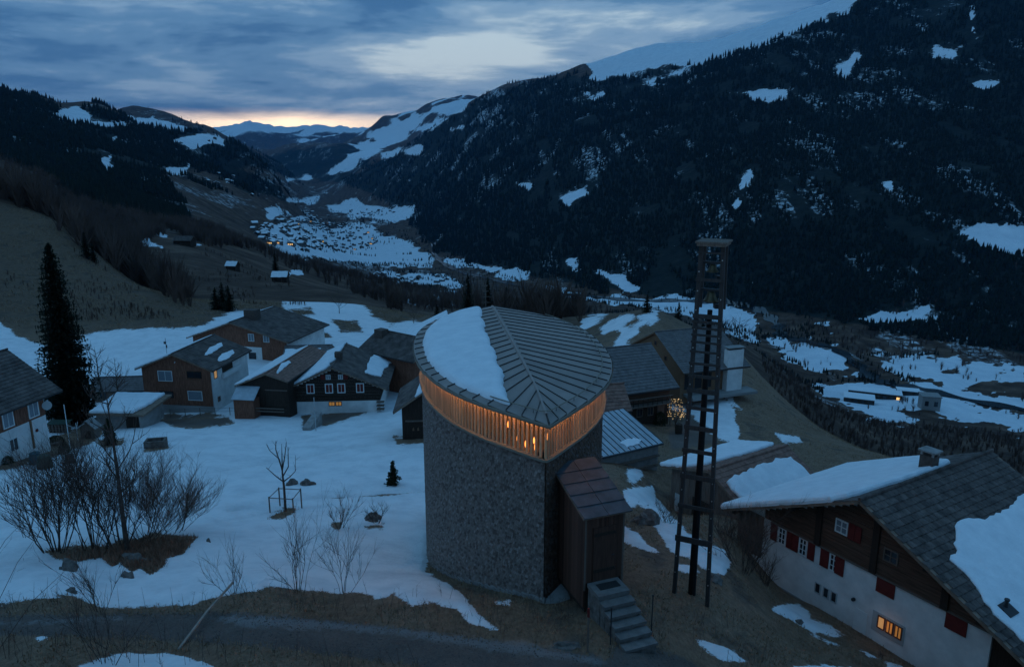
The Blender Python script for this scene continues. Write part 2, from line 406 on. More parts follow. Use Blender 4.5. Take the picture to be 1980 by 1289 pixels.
NEAR_SNOW = [
 [(-600,600),(-200,615),(0,622),(30,650),(100,672),(185,640),(290,634),(380,632),(450,600),(545,600),(600,610),(660,628),(760,628),(800,618),(860,640),(900,700),(850,840),(835,1000),(824,1075),(826,1105),(868,1128),(905,1160),(925,1185),(960,1216),(905,1203),(885,1180),(830,1166),(800,1172),(760,1152),(735,1162),(690,1150),(640,1146),(560,1142),(520,1132),(490,1142),(430,1150),(370,1168),(280,1172),(200,1176),(140,1152),(60,1158),(0,1168),(-600,1180)],
 [(1335,1231),(1358,1234),(1405,1246),(1452,1279),(1430,1283),(1390,1280),(1360,1258)],
 [(1492,1178),(1512,1166),(1545,1167),(1562,1182),(1566,1196),(1600,1208),(1630,1228),(1610,1230),(1575,1222),(1545,1205)],
 [(1565,1223),(1600,1235),(1622,1246),(1600,1244)],
 [(1208,1018),(1232,1030),(1250,1050),(1276,1070),(1240,1062),(1208,1046)],
 [(1308,1088),(1335,1092),(1356,1108),(1335,1110),(1310,1100)],
 [(1205,948),(1262,938),(1268,960),(1300,1000),(1330,1030),(1400,1062),(1420,1085),(1400,1112),(1370,1105),(1332,1078),(1290,1062),(1262,1010),(1268,990),(1235,975),(1210,985)],
 [(1213,905),(1238,902),(1246,920),(1225,934),(1213,925)],
 [(1280,762),(1300,755),(1384,758),(1418,785),(1432,840),(1425,858),(1390,850),(1340,800),(1290,790)],
 [(1393,754),(1416,760),(1424,778),(1436,792),(1412,784)],
 [(1500,838),(1545,842),(1552,854),(1510,856)],
 [(1185,672),(1236,662),(1238,684),(1190,694)],
 [(1160,640),(1200,612),(1272,598),(1276,618),(1235,640),(1205,668),(1180,660)],
 [(1120,620),(1160,600),(1172,606),(1125,640)],
 [(1662,1256),(1702,1272),(1680,1270)],[(1705,1276),(1745,1290),(1720,1290)],
 [(1535,1288),(1600,1284),(1680,1292),(1600,1310)],
 [(150,1286),(200,1270),(250,1262),(330,1266),(400,1280),(440,1300),(300,1330),(100,1320)],
 [(60,1232),(85,1226),(98,1232),(75,1240)],[(300,1196),(360,1192),(355,1200)],
 [(960,1165),(985,1162),(985,1168)],
 [(540,565),(580,550),(650,552),(695,580),(722,612),(760,628),(640,645),(555,625)],
]
NEAR_BARE = [
 [(90,1066),(150,1052),(210,1056),(222,1076),(150,1084),(105,1080)],
 [(205,1062),(228,1046),(262,1042),(300,1030),(345,1036),(382,1038),(364,1056),(354,1070),(322,1078),(318,1096),(290,1114),(272,1098),(255,1106),(234,1086),(215,1094),(200,1080)],
 [(520,1000),(540,985),(575,975),(570,990),(545,1004)],[(640,1012),(662,1008),(655,1024)],[(705,1018),(745,1010),(740,1022),(712,1022)],
 [(-40,885),(60,860),(120,838),(180,820),(200,830),(190,850),(150,870),(90,885),(0,910)],[(185,850),(240,848),(238,862),(200,866)],[(278,862),(328,858),(325,868),(280,872)],
 [(-600,700),(-100,760),(60,800),(-40,830),(-600,830)],
 [(180,640),(150,600),(100,620),(60,640),(110,668)],
 [(640,618),(690,620),(700,640),(660,640)],[(560,600),(600,596),(610,606),(580,612)],
 [(760,842),(826,846),(826,856),(770,856)],
 [(815,950),(828,944),(828,952)],[(700,956),(760,950),(826,943),(826,948),(760,955)],[(640,960),(668,957),(666,961)],
 [(1150,655),(1180,640),(1200,645),(1185,660)],[(1200,625),(1230,612),(1240,620),(1215,634)],[(1225,640),(1250,622),(1262,626),(1240,645)],
 [(640,690),(700,672),(705,680),(650,700)],[(560,660),(620,640),(640,650),(580,668)],
]
NEAR_ROAD = [
 [(310,812),(440,806),(450,815),(425,824),(360,828),(330,822)],
 [(585,806),(720,790),(700,800),(660,815),(620,822),(600,832),(588,830)],
 [(310,800),(420,800),(440,804),(320,812)],
 [(1185,1246),(1250,1240),(1330,1275),(1420,1330),(1150,1330),(1170,1290)],
 [(-600,1190),(0,1188),(200,1184),(420,1182),(600,1192),(800,1216),(1000,1244),(1150,1264),(1200,1300),(1150,1340),(900,1305),(700,1272),(500,1250),(300,1236),(0,1226),(-600,1230)],
 [(1290,838),(1340,800),(1390,856),(1300,870)],
]
NEAR_FROST = [
 [(405,1196),(450,1186),(560,1190),(700,1205),(850,1222),(1000,1238),(1080,1256),(1160,1272),(1170,1285),(1060,1272),(900,1250),(760,1228),(620,1216),(480,1212)],
 [(0,1205),(120,1196),(240,1190),(235,1198),(100,1208)],
]
FAR_SNOW = [
 [(520,445),(560,428),(600,428),(640,440),(700,432),(760,458),(800,470),(832,492),(832,514),(700,512),(600,502),(545,492),(520,470)],
 [(628,396),(680,384),(720,396),(800,398),(798,420),(765,432),(700,424),(640,408)],[(512,404),(562,403),(560,415),(525,424)],[(560,388),(620,372),(634,372),(600,398)],
 [(860,498),(902,496),(898,516),(866,515)],[(906,512),(960,514),(1000,522),(1040,540),(1000,542),(940,528)],
 [(740,524),(800,526),(870,536),(892,552),(860,556),(800,552),(740,540)],[(820,560),(880,566),(878,572),(830,568)],[(780,575),(870,588),(862,592),(790,582)],
 [(1062,556),(1150,574),(1262,576),(1340,580),(1420,592),(1460,606),(1471,640),(1466,668),(1430,650),(1330,604),(1230,592),(1120,580)],
 [(1155,524),(1206,528),(1216,545),(1258,568),(1206,566),(1180,545)],[(1085,500),(1118,498),(1110,520),(1092,520)],
 [(1500,648),(1560,660),(1625,690),(1642,716),(1570,704),(1520,680)],[(1625,682),(1650,700),(1655,712),(1630,694)],
 [(1490,655),(1560,652),(1640,676),(1640,700),(1700,726),(1640,735),(1560,712),(1515,690)],[(1780,730),(1880,752),(1990,770),(1990,800),(1900,785),(1800,765),(1720,745)],
 [(1662,690),(1700,684),(1760,690),(1800,682),(1900,695),(1982,712),(1990,740),(1900,742),(1870,760),(1790,744),(1700,712)],
 [(1568,742),(1640,736),(1720,742),(1800,758),(1985,798),(1985,830),(1900,822),(1790,806),(1740,820),(1690,816),(1600,772)],
 [(1690,600),(1740,596),(1800,588),(1812,615),(1760,622),(1670,626)],[(1560,610),(1590,612),(1600,624),(1570,618)],
 [(1470,604),(1500,610),(1516,624),(1490,618)],
 [(1832,452),(1900,436),(1990,440),(1990,492),(1930,482),(1880,466)],
 [(1406,180),(1470,176),(1532,176),(1512,190),(1482,198),(1450,188)],[(1134,188),(1168,182),(1160,190)],[(1190,176),(1250,158),(1290,138),(1334,128),(1320,146),(1270,158),(1220,174)],
 [(1120,112),(1211,78),(1278,58),(1346,50),(1403,30),(1471,10),(1539,-12),(1640,-42),(1690,-30),(1640,22),(1480,82),(1352,122),(1290,134),(1215,148),(1150,156)],
 [(1083,382),(1110,366),(1136,356),(1141,376),(1120,388),(1095,402)],[(1436,340),(1456,322),(1450,346),(1432,372),(1424,420),(1420,400)],
 [(1790,100),(1840,88),(1858,92),(1850,122),(1820,116)],[(1866,158),(1910,150),(1942,164),(1905,172)],[(1612,128),(1650,104),(1662,106),(1640,150),(1620,140)],[(1704,352),(1726,350),(1722,370)],[(1858,320),(1876,322),(1870,334)],[(1308,254),(1332,252),(1326,262)],[(1395,236),(1405,240),(1398,246)],[(1000,358),(1030,356),(1020,364)],
 [(1874,30),(1884,20),(1882,60),(1888,80),(1876,50)],
 [(676,272),(720,250),(757,228),(818,204),(869,188),(930,183),(905,206),(868,230),(830,250),(780,270),(740,292),(700,300),(690,318),(640,338),(655,318),(690,292)],
 [(776,292),(814,280),(812,296),(780,304)],[(860,246),(898,242),(880,252)],[(740,298),(776,286),(770,300)],
 [(120,212),(145,206),(165,212),(178,230),(205,236),(240,242),(195,246),(150,236),(105,224)],[(196,310),(215,305),(220,325),(204,328)],[(322,326),(365,322),(362,334),(330,336)],[(310,455),(335,458),(372,462),(396,474),(380,478),(340,466)],[(272,352),(286,350),(280,362)],
 [(205,268),(220,264),(225,272)],[(440,350),(480,340),(470,352)],
 [(244,226),(287,220),(330,236),(372,248),(350,254),(310,248),(270,244)],[(335,272),(395,256),(440,268),(430,282),(380,284)],
 [(540,528),(580,524),(588,532),(545,534)],[(270,466),(312,476),(300,478)],
 [(560,348),(600,342),(596,350)],
]
FAR_WOOD = [ # conifer forest
 [(640,345),(700,330),(760,302),(860,230),(928,192),(1001,166),(1110,146),(1150,152),(1215,143),(1352,116),(1480,74),(1640,14),(1720,-30),(1790,-60),(1980,-130),(2400,-230),(2400,700),(1980,680),(1700,635),(1500,605),(1250,572),(1040,538),(930,513),(850,485),(800,440),(740,385)],
 [(-400,60),(0,176),(60,184),(130,212),(190,203),(240,234),(349,282),(465,327),(540,352),(560,390),(480,370),(400,330),(330,335),(300,330),(380,420),(330,430),(200,408),(100,345),(0,305),(-400,220)],
 [(515,312),(555,290),(631,282),(690,280),(720,320),(640,350),(560,345)],
 [(238,228),(287,226),(372,250),(446,276),(520,306),(548,332),(430,322),(300,292)],
]

# ------------------------------------------------------------------ ground materials
def nodes_of(m): return m.node_tree
class NT:
    def __init__(s, name):
        s.m = bpy.data.materials.new(name); s.m.use_nodes = True; s.t = s.m.node_tree; s.b = s.t.nodes['Principled BSDF']
        g = s.t.nodes.new('ShaderNodeNewGeometry'); s.pos = g.outputs['Position']
    def n(s, tp, **kw):
        x = s.t.nodes.new(tp)
        for k, v in kw.items(): setattr(x, k, v)
        return x
    def l(s, a, b): s.t.links.new(a, b)
    def attr(s, name):
        a = s.n('ShaderNodeAttribute'); a.attribute_name = name; return a.outputs['Fac']
    def noise(s, scale, detail=6, rough=0.6, stretch=None, vec=None):
        x = s.n('ShaderNodeTexNoise'); x.inputs['Scale'].default_value = scale; x.inputs['Detail'].default_value = detail; x.inputs['Roughness'].default_value = rough
        v = vec or s.pos
        if stretch:
            mp = s.n('ShaderNodeMapping'); mp.inputs['Scale'].default_value = stretch; s.l(v, mp.inputs[0]); v = mp.outputs[0]
        s.l(v, x.inputs['Vector']); return x.outputs[0]
    def math(s, op, a, b=None, c=None, clamp=False):
        x = s.n('ShaderNodeMath', operation=op); x.use_clamp = clamp
        for i, v in enumerate((a, b, c)):
            if v is None: continue
            if isinstance(v, (int, float)): x.inputs[i].default_value = v
            else: s.l(v, x.inputs[i])
        return x.outputs[0]
    def step(s, v, lo, hi):
        x = s.n('ShaderNodeMapRange'); x.interpolation_type = 'SMOOTHSTEP'; x.inputs['From Min'].default_value = lo; x.inputs['From Max'].default_value = hi
        s.l(v, x.inputs['Value']); return x.outputs[0]
    def ramp(s, v, stops):
        x = s.n('ShaderNodeValToRGB'); cr = x.color_ramp
        while len(cr.elements) < len(stops): cr.elements.new(0.5)
        for e, (p, c) in zip(cr.elements, stops): e.position = p; e.color = (*c, 1)
        s.l(v, x.inputs[0]); return x.outputs[0]
    def mix(s, f, a, b):
        x = s.n('ShaderNodeMix', data_type='RGBA')
        if isinstance(f, (int, float)): x.inputs[0].default_value = f
        else: s.l(f, x.inputs[0])
        for i, v in ((6, a), (7, b)):
            if isinstance(v, tuple): x.inputs[i].default_value = (*v, 1)
            else: s.l(v, x.inputs[i])
        return x.outputs[2]
    def bump(s, h, strength, dist):
        x = s.n('ShaderNodeBump'); x.inputs['Strength'].default_value = strength; x.inputs['Distance'].default_value = dist
        s.l(h, x.inputs['Height']); s.l(x.outputs[0], s.b.inputs['Normal'])

def make_near_material():
    k = NT("village_ground")
    big = k.noise(0.35, 5); mid = k.noise(2.2, 6, 0.65); fine = k.noise(14, 5, 0.7); blades = k.noise(9, 4, 0.7, (1, 0.35, 1))
    grass = k.ramp(k.math('ADD', k.math('MULTIPLY', big, 0.35), k.math('ADD', k.math('MULTIPLY', blades, 0.40), k.math('MULTIPLY', mid, 0.25))), [(0.30, (0.10, 0.058, 0.038)), (0.45, (0.215, 0.130, 0.083)), (0.58, (0.335, 0.215, 0.140)), (0.72, (0.44, 0.30, 0.205))])
    earth = k.ramp(mid, [(0.3, (0.085, 0.055, 0.040)), (0.7, (0.22, 0.155, 0.112))])
    grass = k.mix(k.step(big, 0.52, 0.66), grass, earth)
    road = k.ramp(k.math('ADD', k.math('MULTIPLY', big, 0.5), k.math('MULTIPLY', fine, 0.5)), [(0.34, (0.10, 0.073, 0.060)), (0.55, (0.185, 0.137, 0.115)), (0.72, (0.27, 0.21, 0.18))])
    rd = k.step(k.math('ADD', k.attr('road'), k.math('MULTIPLY', k.math('SUBTRACT', k.math('ADD', k.math('MULTIPLY', mid, 0.6), k.math('MULTIPLY', fine, 0.4)), 0.5), 46)), -3, 5)
    dk = k.math('SUBTRACT', 1.0, k.math('MULTIPLY', k.attr('earthy'), 0.40))
    vs_ = k.n('ShaderNodeVectorMath', operation='SCALE'); k.l(grass, vs_.inputs[0]); k.l(dk, vs_.inputs['Scale'])
    col = k.mix(rd, vs_.outputs[0], road)
    fr = k.step(k.math('ADD', k.attr('frost'), k.math('MULTIPLY', k.math('SUBTRACT', mid, 0.5), 34)), -4, 9)
    col = k.mix(k.math('MULTIPLY', fr, 0.55), col, (0.34, 0.33, 0.32))
    sa = k.attr('snow')
    edge = k.math('ADD', k.math('MULTIPLY', k.math('SUBTRACT', mid, 0.5), 16), k.math('MULTIPLY', k.math('SUBTRACT', fine, 0.5), 12))
    sn = k.step(k.math('ADD', sa, edge), -0.8, 0.8)
    snowc = k.ramp(k.noise(0.5, 9, 0.68), [(0.3, (0.64, 0.64, 0.65)), (0.55, (0.81, 0.80, 0.80)), (0.8, (0.86, 0.85, 0.85))])
    k.l(k.mix(sn, col, snowc), k.b.inputs['Base Color'])
    k.b.inputs['Roughness'].default_value = 0.85; k.b.inputs['Specular IOR Level'].default_value = 0.2
    relief = k.math('ADD', k.math('MULTIPLY', sn, 0.8), k.math('MULTIPLY', k.math('MULTIPLY', fine, k.math('SUBTRACT', 1.15, sn)), 0.9))
    relief = k.math('ADD', relief, k.math('MULTIPLY', k.noise(1.1, 4), 0.9))
    relief = k.math('ADD', relief, k.math('MULTIPLY', k.math('MULTIPLY', k.noise(3.2, 3, 0.7), k.attr('track')), 2.5))
    relief = k.math('ADD', relief, k.math('MULTIPLY', k.noise(4.0, 4, 0.6), 0.35))
    clump = k.noise(5.5, 5, 0.75)
    relief = k.math('ADD', relief, k.math('MULTIPLY', k.math('MULTIPLY', clump, k.math('SUBTRACT', 1.1, sn)), 1.4))
    k.bump(relief, 0.7, 0.16)
    return k.m
def make_far_material():
    k = NT("mountain_ground")
    n1 = k.noise(0.004, 9, 0.66); n2 = k.noise(0.03, 6, 0.7); n3 = k.noise(0.0016, 6, 0.6)
    strk = k.noise(0.010, 7, 0.7, (1.0, 0.22, 0.22))
    meadow = k.ramp(n2, [(0.32, (0.034, 0.021, 0.016)), (0.5, (0.085, 0.052, 0.037)), (0.66, (0.165, 0.103, 0.073))])
    wood = k.ramp(n2, [(0.35, (0.010, 0.014, 0.012)), (0.6, (0.022, 0.026, 0.022)), (0.75, (0.045, 0.042, 0.036))])
    wa = k.step(k.math('ADD', k.attr('wood'), k.math('MULTIPLY', k.math('SUBTRACT', n1, 0.5), 40)), -3, 3)
    col = k.mix(wa, meadow, wood)
    sa = k.attr('snow')
    edge = k.math('ADD', k.math('MULTIPLY', k.math('SUBTRACT', n2, 0.5), 14), k.math('MULTIPLY', k.math('SUBTRACT', k.noise(0.11, 4, 0.7), 0.5), 9))
    sn = k.step(k.math('ADD', sa, edge), -0.8, 0.8)
    # thin scattered snow in gullies and clearings
    thin = k.math('MULTIPLY', k.step(k.math('ADD', k.math('MULTIPLY', strk, 0.6), k.math('MULTIPLY', n3, 0.4)), 0.54, 0.59), k.step(k.noise(0.06, 5, 0.75), 0.45, 0.62))
    thin = k.math('MULTIPLY', thin, k.attr('thin'))
    sn = k.math('MAXIMUM', sn, thin)
    snowc = k.ramp(n2, [(0.3, (0.62, 0.66, 0.70)), (0.7, (0.80, 0.82, 0.84))])
    k.l(k.mix(sn, col, snowc), k.b.inputs['Base Color'])
    k.b.inputs['Roughness'].default_value = 0.9; k.b.inputs['Specular IOR Level'].default_value = 0.1
    k.bump(n2, 0.6, 8.0)
    return k.m
M_NEAR = make_near_material(); M_FAR = make_far_material()

# ------------------------------------------------------------------ ground sheets, one continuous relief from the terrace to the far range
SPLIT_Y = 230.0
def polar_grid(t0, t1, nt, y0, y1, ny):
    t = np.linspace(t0, t1, nt); ly = np.linspace(math.log(y0), math.log(y1), ny)
    T, L = np.meshgrid(t, ly); Y = np.exp(L); X = T * Y
    return X, Y
def grid_faces(ny, nt):
    i = np.arange(ny * nt).reshape(ny, nt)
    return np.stack([i[:-1, :-1], i[:-1, 1:], i[1:, 1:], i[1:, :-1]], -1).reshape(-1, 4)
def set_attr(me, name, arr):
    a = me.attributes.new(name, 'FLOAT', 'POINT'); a.data.foreach_set('value', np.ascontiguousarray(arr, dtype=np.float32).ravel())
def near_fields(X, Y, Z):
    px, py = proj(X, Y, Z); nY_ = Y
    s = np.minimum(field(px, py, NEAR_SNOW), -field(px, py, NEAR_BARE))
    r = field(px, py, NEAR_ROAD)
    s = np.minimum(s, -r)
    knoll = np.clip((nY_ - 95) / 20, 0, 1)
    s = s + fbm(X / 2.6, Y / 2.6, 4) * 7 + fbm(X / 0.7 + 9, Y / 0.7, 2) * 3 + knoll * fbm(X / 3.5 + 50, Y / 5.0, 3) * 10 * (px > 1000)
    return s, r, field(px, py, NEAR_FROST)
nX, nY = polar_grid(-1.30, 1.20, 670, 11.0, SPLIT_Y, 385)
nZ = height(nX, nY)
sS, sR, sF = near_fields(nX, nY, nZ)
npx, npy = proj(nX, nY, nZ)
def near_line(path):
    d = np.full(npx.shape, 1e9); path = np.array(path, float)
    for a, b in zip(path, path[1:]):
        ab = b - a; q = np.clip(((npx - a[0]) * ab[0] + (npy - a[1]) * ab[1]) / (ab ** 2).sum(), 0, 1); d = np.minimum(d, np.hypot(npx - a[0] - q * ab[0], (npy - a[1] - q * ab[1]) * 1.0))
    return d
trk = np.zeros(npx.shape)
for path, dep in (([(300, 940), (400, 912), (560, 885), (700, 860), (826, 832)], 0.22), ([(440, 985), (620, 958), (720, 952), (826, 944)], 0.20), ([(420, 1005), (560, 985), (640, 975)], 0.12)):
    w_ = np.exp(-(near_line(path) / 4.5) ** 2); trk = np.maximum(trk, w_); nZ = nZ - dep * w_          # trodden tracks
nZ = nZ + (0.10 + fbm(nX / 4.5, nY / 4.5, 3) * 0.22) * np.clip(sS / 8, 0, 1) * np.clip((70 - nY) / 25, 0.25, 1)          # the snow lies on the grass
me = mesh_fast("ground", np.stack([nX, nY, nZ], -1).reshape(-1, 3), grid_faces(385, 670), M_NEAR, True)
set_attr(me, 'snow', sS); set_attr(me, 'road', sR); set_attr(me, 'frost', sF); set_attr(me, 'track', trk); set_attr(me, 'earthy', np.clip((nY - 115) / 25, 0, 1))
g = bpy.data.objects.new("ground", me); link(g); tag(g, kind='structure', label="village terrace with snow fields, brown winter grass and gravel road")

fX, fY = polar_grid(-1.0, 0.98, 580, SPLIT_Y, 28500.0, 490)
fZ = height(fX, fY)
fpx, fpy = proj(fX, fY, fZ)
fs = field(fpx, fpy, FAR_SNOW)
fs = fs + fbm(fpx / 34, fpy / 15, 4) * 17 + fbm(fpx / 9 + 7, fpy / 5, 2) * 5
far_cap = np.clip((fZ - 640) / 30 + fbm(fX / 900, fY / 900, 4) * 22, -14, 14)
fs = fs + np.where((fZ < -240) & (fpx > 1440) & (fY < 2000), fbm(fpx / 26, fpy / 7, 4) * 18 - 3.5, 0)
fs = fs + np.where((fY > 10500) & (fY <= 16500), fbm(fX / 420, fY / 420, 4) * 24 - 3, 0)
fs = np.where(fY > 16500, np.maximum(far_cap, -14), fs)      # high far range is snow-capped
fw = field(fpx, fpy, FAR_WOOD)
thin = np.clip((fZ + 300) / 150, 0.0, 1) * np.where(fX > -800, 1.0, 0.55)
thin = np.where((fZ < -150) & (fY < 9000) & (np.abs(fX) < 2500), np.maximum(thin, 0.8), thin)
thin = np.where((fY < 700), 0.25, thin)
FF = grid_faces(490, 580); FV = np.stack([fX, fY, fZ], -1).reshape(-1, 3)
cY = FV[FF[:, 0], 1]; cX = FV[FF[:, 0], 0]; cZ = FV[FF[:, 0], 2]; cpx = fpx.ravel()[FF[:, 0]]
cls = np.where(cY > 9500, 3, np.where((cZ < -255) & (cY < 9500), 0, np.where(cpx < 640, 1, 2)))
names = {0: ("valley_floor", "snow-covered valley floor with river flats and fields"), 1: ("hillside", "brown meadow hillside and wooded slope on the left of the valley"),
         2: ("mountain", "dark forested mountainside filling the right of the valley"), 3: ("mountain_range", "blue snow-capped mountains closing the valley")}
for c, (nm, lb) in names.items():
    fsel = FF[cls == c]
    if not len(fsel): continue
    used, inv = np.unique(fsel, return_inverse=True)
    me = mesh_fast(nm, FV[used], inv.reshape(-1, 4), M_FAR, True)
    for an, arr in (('snow', fs), ('wood', fw), ('thin', thin)): set_attr(me, an, arr.ravel()[used])
    o = bpy.data.objects.new(nm, me); link(o); tag(o, kind='structure', label=lb)

# ------------------------------------------------------------------ woods on the far slopes (read as one mass)
M_FIR = mat('fir_needles', (0.012, 0.017, 0.013), 0.9, 0.5, 0.06, obj=False, spec=0.1)
M_BARE = mat('bare_twigs', (0.115, 0.076, 0.062), 0.9, 0.45, 0.05, obj=False, spec=0.1)
def fir_template(k=4):
    v = []; f = []
    for z0, z1, r in ((0.04, 0.66, 0.23), (0.36, 1.0, 0.15)):
        b = len(v); v.append((0, 0, z1))
        for j in range(k): v.append((r * math.cos(2 * math.pi * j / k + z0), r * math.sin(2 * math.pi * j / k + z0), z0))
        for j in range(k): f.append((b, b + 1 + j, b + 1 + (j + 1) % k))
    return np.array(v), np.array(f)
def bare_template(seed, n=60):
    r = random.Random(seed); v = []; f = []
    for i in range(n):
        a = r.uniform(0, 6.28); h0 = r.uniform(0.0, 0.45); h1 = min(1.0, h0 + r.uniform(0.3, 0.6)); q = r.uniform(0.04, 0.36) * (1 - abs(h1 - 0.6))
        x0, y0 = 0.02 * math.cos(a), 0.02 * math.sin(a); x1, y1 = q * math.cos(a), q * math.sin(a); w = 0.009 + 0.008 * r.random()
        b = len(v); v += [(x0 - w, y0, h0), (x0 + w, y0 + w * 0.4, h0), (x1, y1, h1)]; f.append((b, b + 1, b + 2))
    b = len(v); v += [(-0.022, 0, -0.05), (0.022, 0.01, -0.05), (0, 0, 0.75)]; f.append((b, b + 1, b + 2))
    return np.array(v), np.array(f)
def scatter(name, label, tmpl, X, Y, Z, H, material):
    V, Fc = tmpl; n = len(X); rs = np.random.RandomState(len(X)); a = rs.rand(n) * 6.283; wv = 0.8 + 0.45 * rs.rand(n)
    ca, sa = np.cos(a) * wv, np.sin(a) * wv
    vx = (V[None, :, 0] * ca[:, None] - V[None, :, 1] * sa[:, None]) * H[:, None] + X[:, None]
    vy = (V[None, :, 0] * sa[:, None] + V[None, :, 1] * ca[:, None]) * H[:, None] + Y[:, None]
    vz = V[None, :, 2] * H[:, None] + Z[:, None] - 0.02 * H[:, None]
    VV = np.stack([vx, vy, vz], -1).reshape(-1, 3); FFc = (Fc[None] + (np.arange(n) * len(V))[:, None, None]).reshape(-1, 3)
    me = mesh_fast(name, VV, FFc, material); o = bpy.data.objects.new(name, me); link(o); return tag(o, label, None, None, 'stuff')
def candidates(n, t0, t1, y0, y1, seed):
    rs = np.random.RandomState(seed); t = t0 + (t1 - t0) * rs.rand(n); Y = np.exp(math.log(y0) + (math.log(y1) - math.log(y0)) * rs.rand(n)); X = t * Y
    Z = height(X, Y); px, py = proj(X, Y, Z); return X, Y, Z, px, py, rs
# conifers
X, Y, Z, px, py, rs = candidates(230000, -0.92, 0.92, 650, 9000, 3)
w = field(px, py, FAR_WOOD) + fbm(X / 160, Y / 160, 4) * 22; s = field(px, py, FAR_SNOW) + fbm(X / 50 + 3, Y / 50, 3) * 9
okk = (w > -2) & (s < -3) & (Z > -420)
okk &= ~((fbm(X / 90 + 40, Y / 330 + 7, 4) > 0.34))
k = np.where(okk)[0][:84000]
right = X[k] > -0.12 * Y[k]
H = (11 + 15 * rs.rand(len(k)) ** 1.3) * np.clip(Y[k] / 2600, 0.8, 1.7)
scatter("conifer_forest", "dark conifer forest covering the big mountainside on the right", fir_template(), X[k][right], Y[k][right], Z[k][right], H[right], M_FIR)
lf = ~right
scatter("hillside_forest", "dark conifer wood on the mountain slope at the left", fir_template(), X[k][lf], Y[k][lf], Z[k][lf], H[lf], M_FIR)
# bare broadleaf belts on the lower slopes and along the river
BARE_WOOD = [
 [(0,290),(120,330),(330,420),(480,470),(560,500),(640,520),(900,545),(900,600),(760,600),(640,545),(560,520),(480,480),(400,470),(330,440),(240,470),(330,560),(400,600),(340,590),(150,470),(90,420),(0,380)],
 [(880,590),(960,560),(1060,560),(1130,590),(1180,600),(1130,640),(900,625)],
 [(1470,690),(1560,740),(1600,790),(1700,820),(1980,835),(1980,960),(1800,900),(1700,880),(1600,850),(1480,760)],
 [(1500,620),(1640,630),(1980,670),(1980,712),(1800,685),(1660,690),(1560,655)],
 [(640,520),(900,520),(1060,555),(900,600),(700,580)],
 [(560,500),(640,512),(840,515),(850,525),(640,526)],
]
X, Y, Z, px, py, rs = candidates(60000, -0.85, 0.85, 150, 3300, 5)
w = field(px, py, BARE_WOOD) + fbm(X / 40, Y / 40, 3) * 14; s = field(px, py, FAR_SNOW + NEAR_SNOW)
k = np.where(((w > 0) & (s < 0)) | ((px > 1480) & (Y > 650) & (Z < -200) & (Y < 1500) & (fbm(X / 55 + 3, Y / 30, 3) > 0.20)))[0]
k = k[rs.rand(len(k)) < np.clip(Y[k] / 500, 0.12, 1)][:7000]
H = (7 + 7 * rs.rand(len(k)) + np.clip(Y[k] / 400, 0, 5)) * np.where((px[k] > 1380) & (Y[k] < 800), 0.55, 1.0)
half = rs.rand(len(k)) < 0.5
scatter("bare_woodland", "bare brown broadleaf woodland on the lower valley slopes", bare_template(2, 34), X[k][half], Y[k][half], Z[k][half], H[half], M_BARE)
scatter("bare_undergrowth", "leafless grey-brown thicket along river and slopes", bare_template(9, 34), X[k][~half], Y[k][~half], Z[k][~half], H[~half] * 0.75, M_BARE)

# denser wood edge climbing the left hillside
X, Y, Z, px, py, rs = candidates(40000, -0.85, -0.3, 225, 950, 17)
LW = [[(-60, 270), (0, 295), (100, 335), (210, 400), (340, 430), (440, 455), (470, 480), (380, 470), (330, 450), (260, 470), (300, 545), (390, 595), (330, 590), (160, 480), (90, 425), (0, 382), (-60, 350)]]
k = np.where((field(px, py, LW, 10) + fbm(X / 25, Y / 25, 3) * 8 > 0))[0]; k = k[rs.rand(len(k)) < np.clip(Y[k] / 450, 0.3, 1)][:3000]
scatter("hillside_woodland", "leafless dark wood climbing the hillside above the brown meadow", bare_template(31, 32), X[k], Y[k], Z[k], 9 + 7 * rs.rand(len(k)), M_BARE)
# hedges, orchards and riverside trees around the far town, scrub on the near hills
X, Y, Z, px, py, rs = candidates(90000, -0.5, 0.6, 900, 9500, 12)
s = field(px, py, FAR_SNOW, 8); town = field(px, py, [[(478, 436), (520, 425), (640, 420), (750, 448), (728, 482), (650, 494), (570, 488), (500, 470)]], 8)
k = np.where((Z < -230) & (((town > 0) & (rs.rand(len(X)) < 0.20) & (fbm(X / 60, Y / 60, 3) > 0.0)) | ((np.abs(s) < 3.0) & (rs.rand(len(X)) < 0.5)) | ((fbm(X / 130, Y / 90, 4) > 0.36) & (rs.rand(len(X)) < 0.6))))[0][:3600]
H = (5 + 7 * rs.rand(len(k))) * np.clip(Y[k] / 2500, 0.8, 1.6)
scatter("valley_trees", "dark trees and hedges strewn over the valley floor and town", fir_template(), X[k], Y[k], Z[k], H, M_FIR)
X, Y, Z, px, py, rs = candidates(30000, -0.9, 0.2, 135, 620, 14)
HILL = [[(-60, 360), (0, 390), (90, 430), (150, 490), (290, 570), (400, 615), (350, 632), (200, 636), (0, 615), (-60, 610)], [(250, 460), (400, 480), (560, 540), (600, 600), (480, 590), (380, 560), (280, 520)]]
k = np.where((field(px, py, HILL, 8) > 0) & (fbm(X / 18, Y / 18, 4) > 0.12))[0][:1500]
scatter("hill_scrub", "low leafless scrub dotted over the brown hillside", bare_template(21, 28), X[k], Y[k], Z[k], 0.5 + 1.3 * rs.rand(len(k)) ** 2 * np.clip(Y[k] / 180, 1, 3), M_BARE)

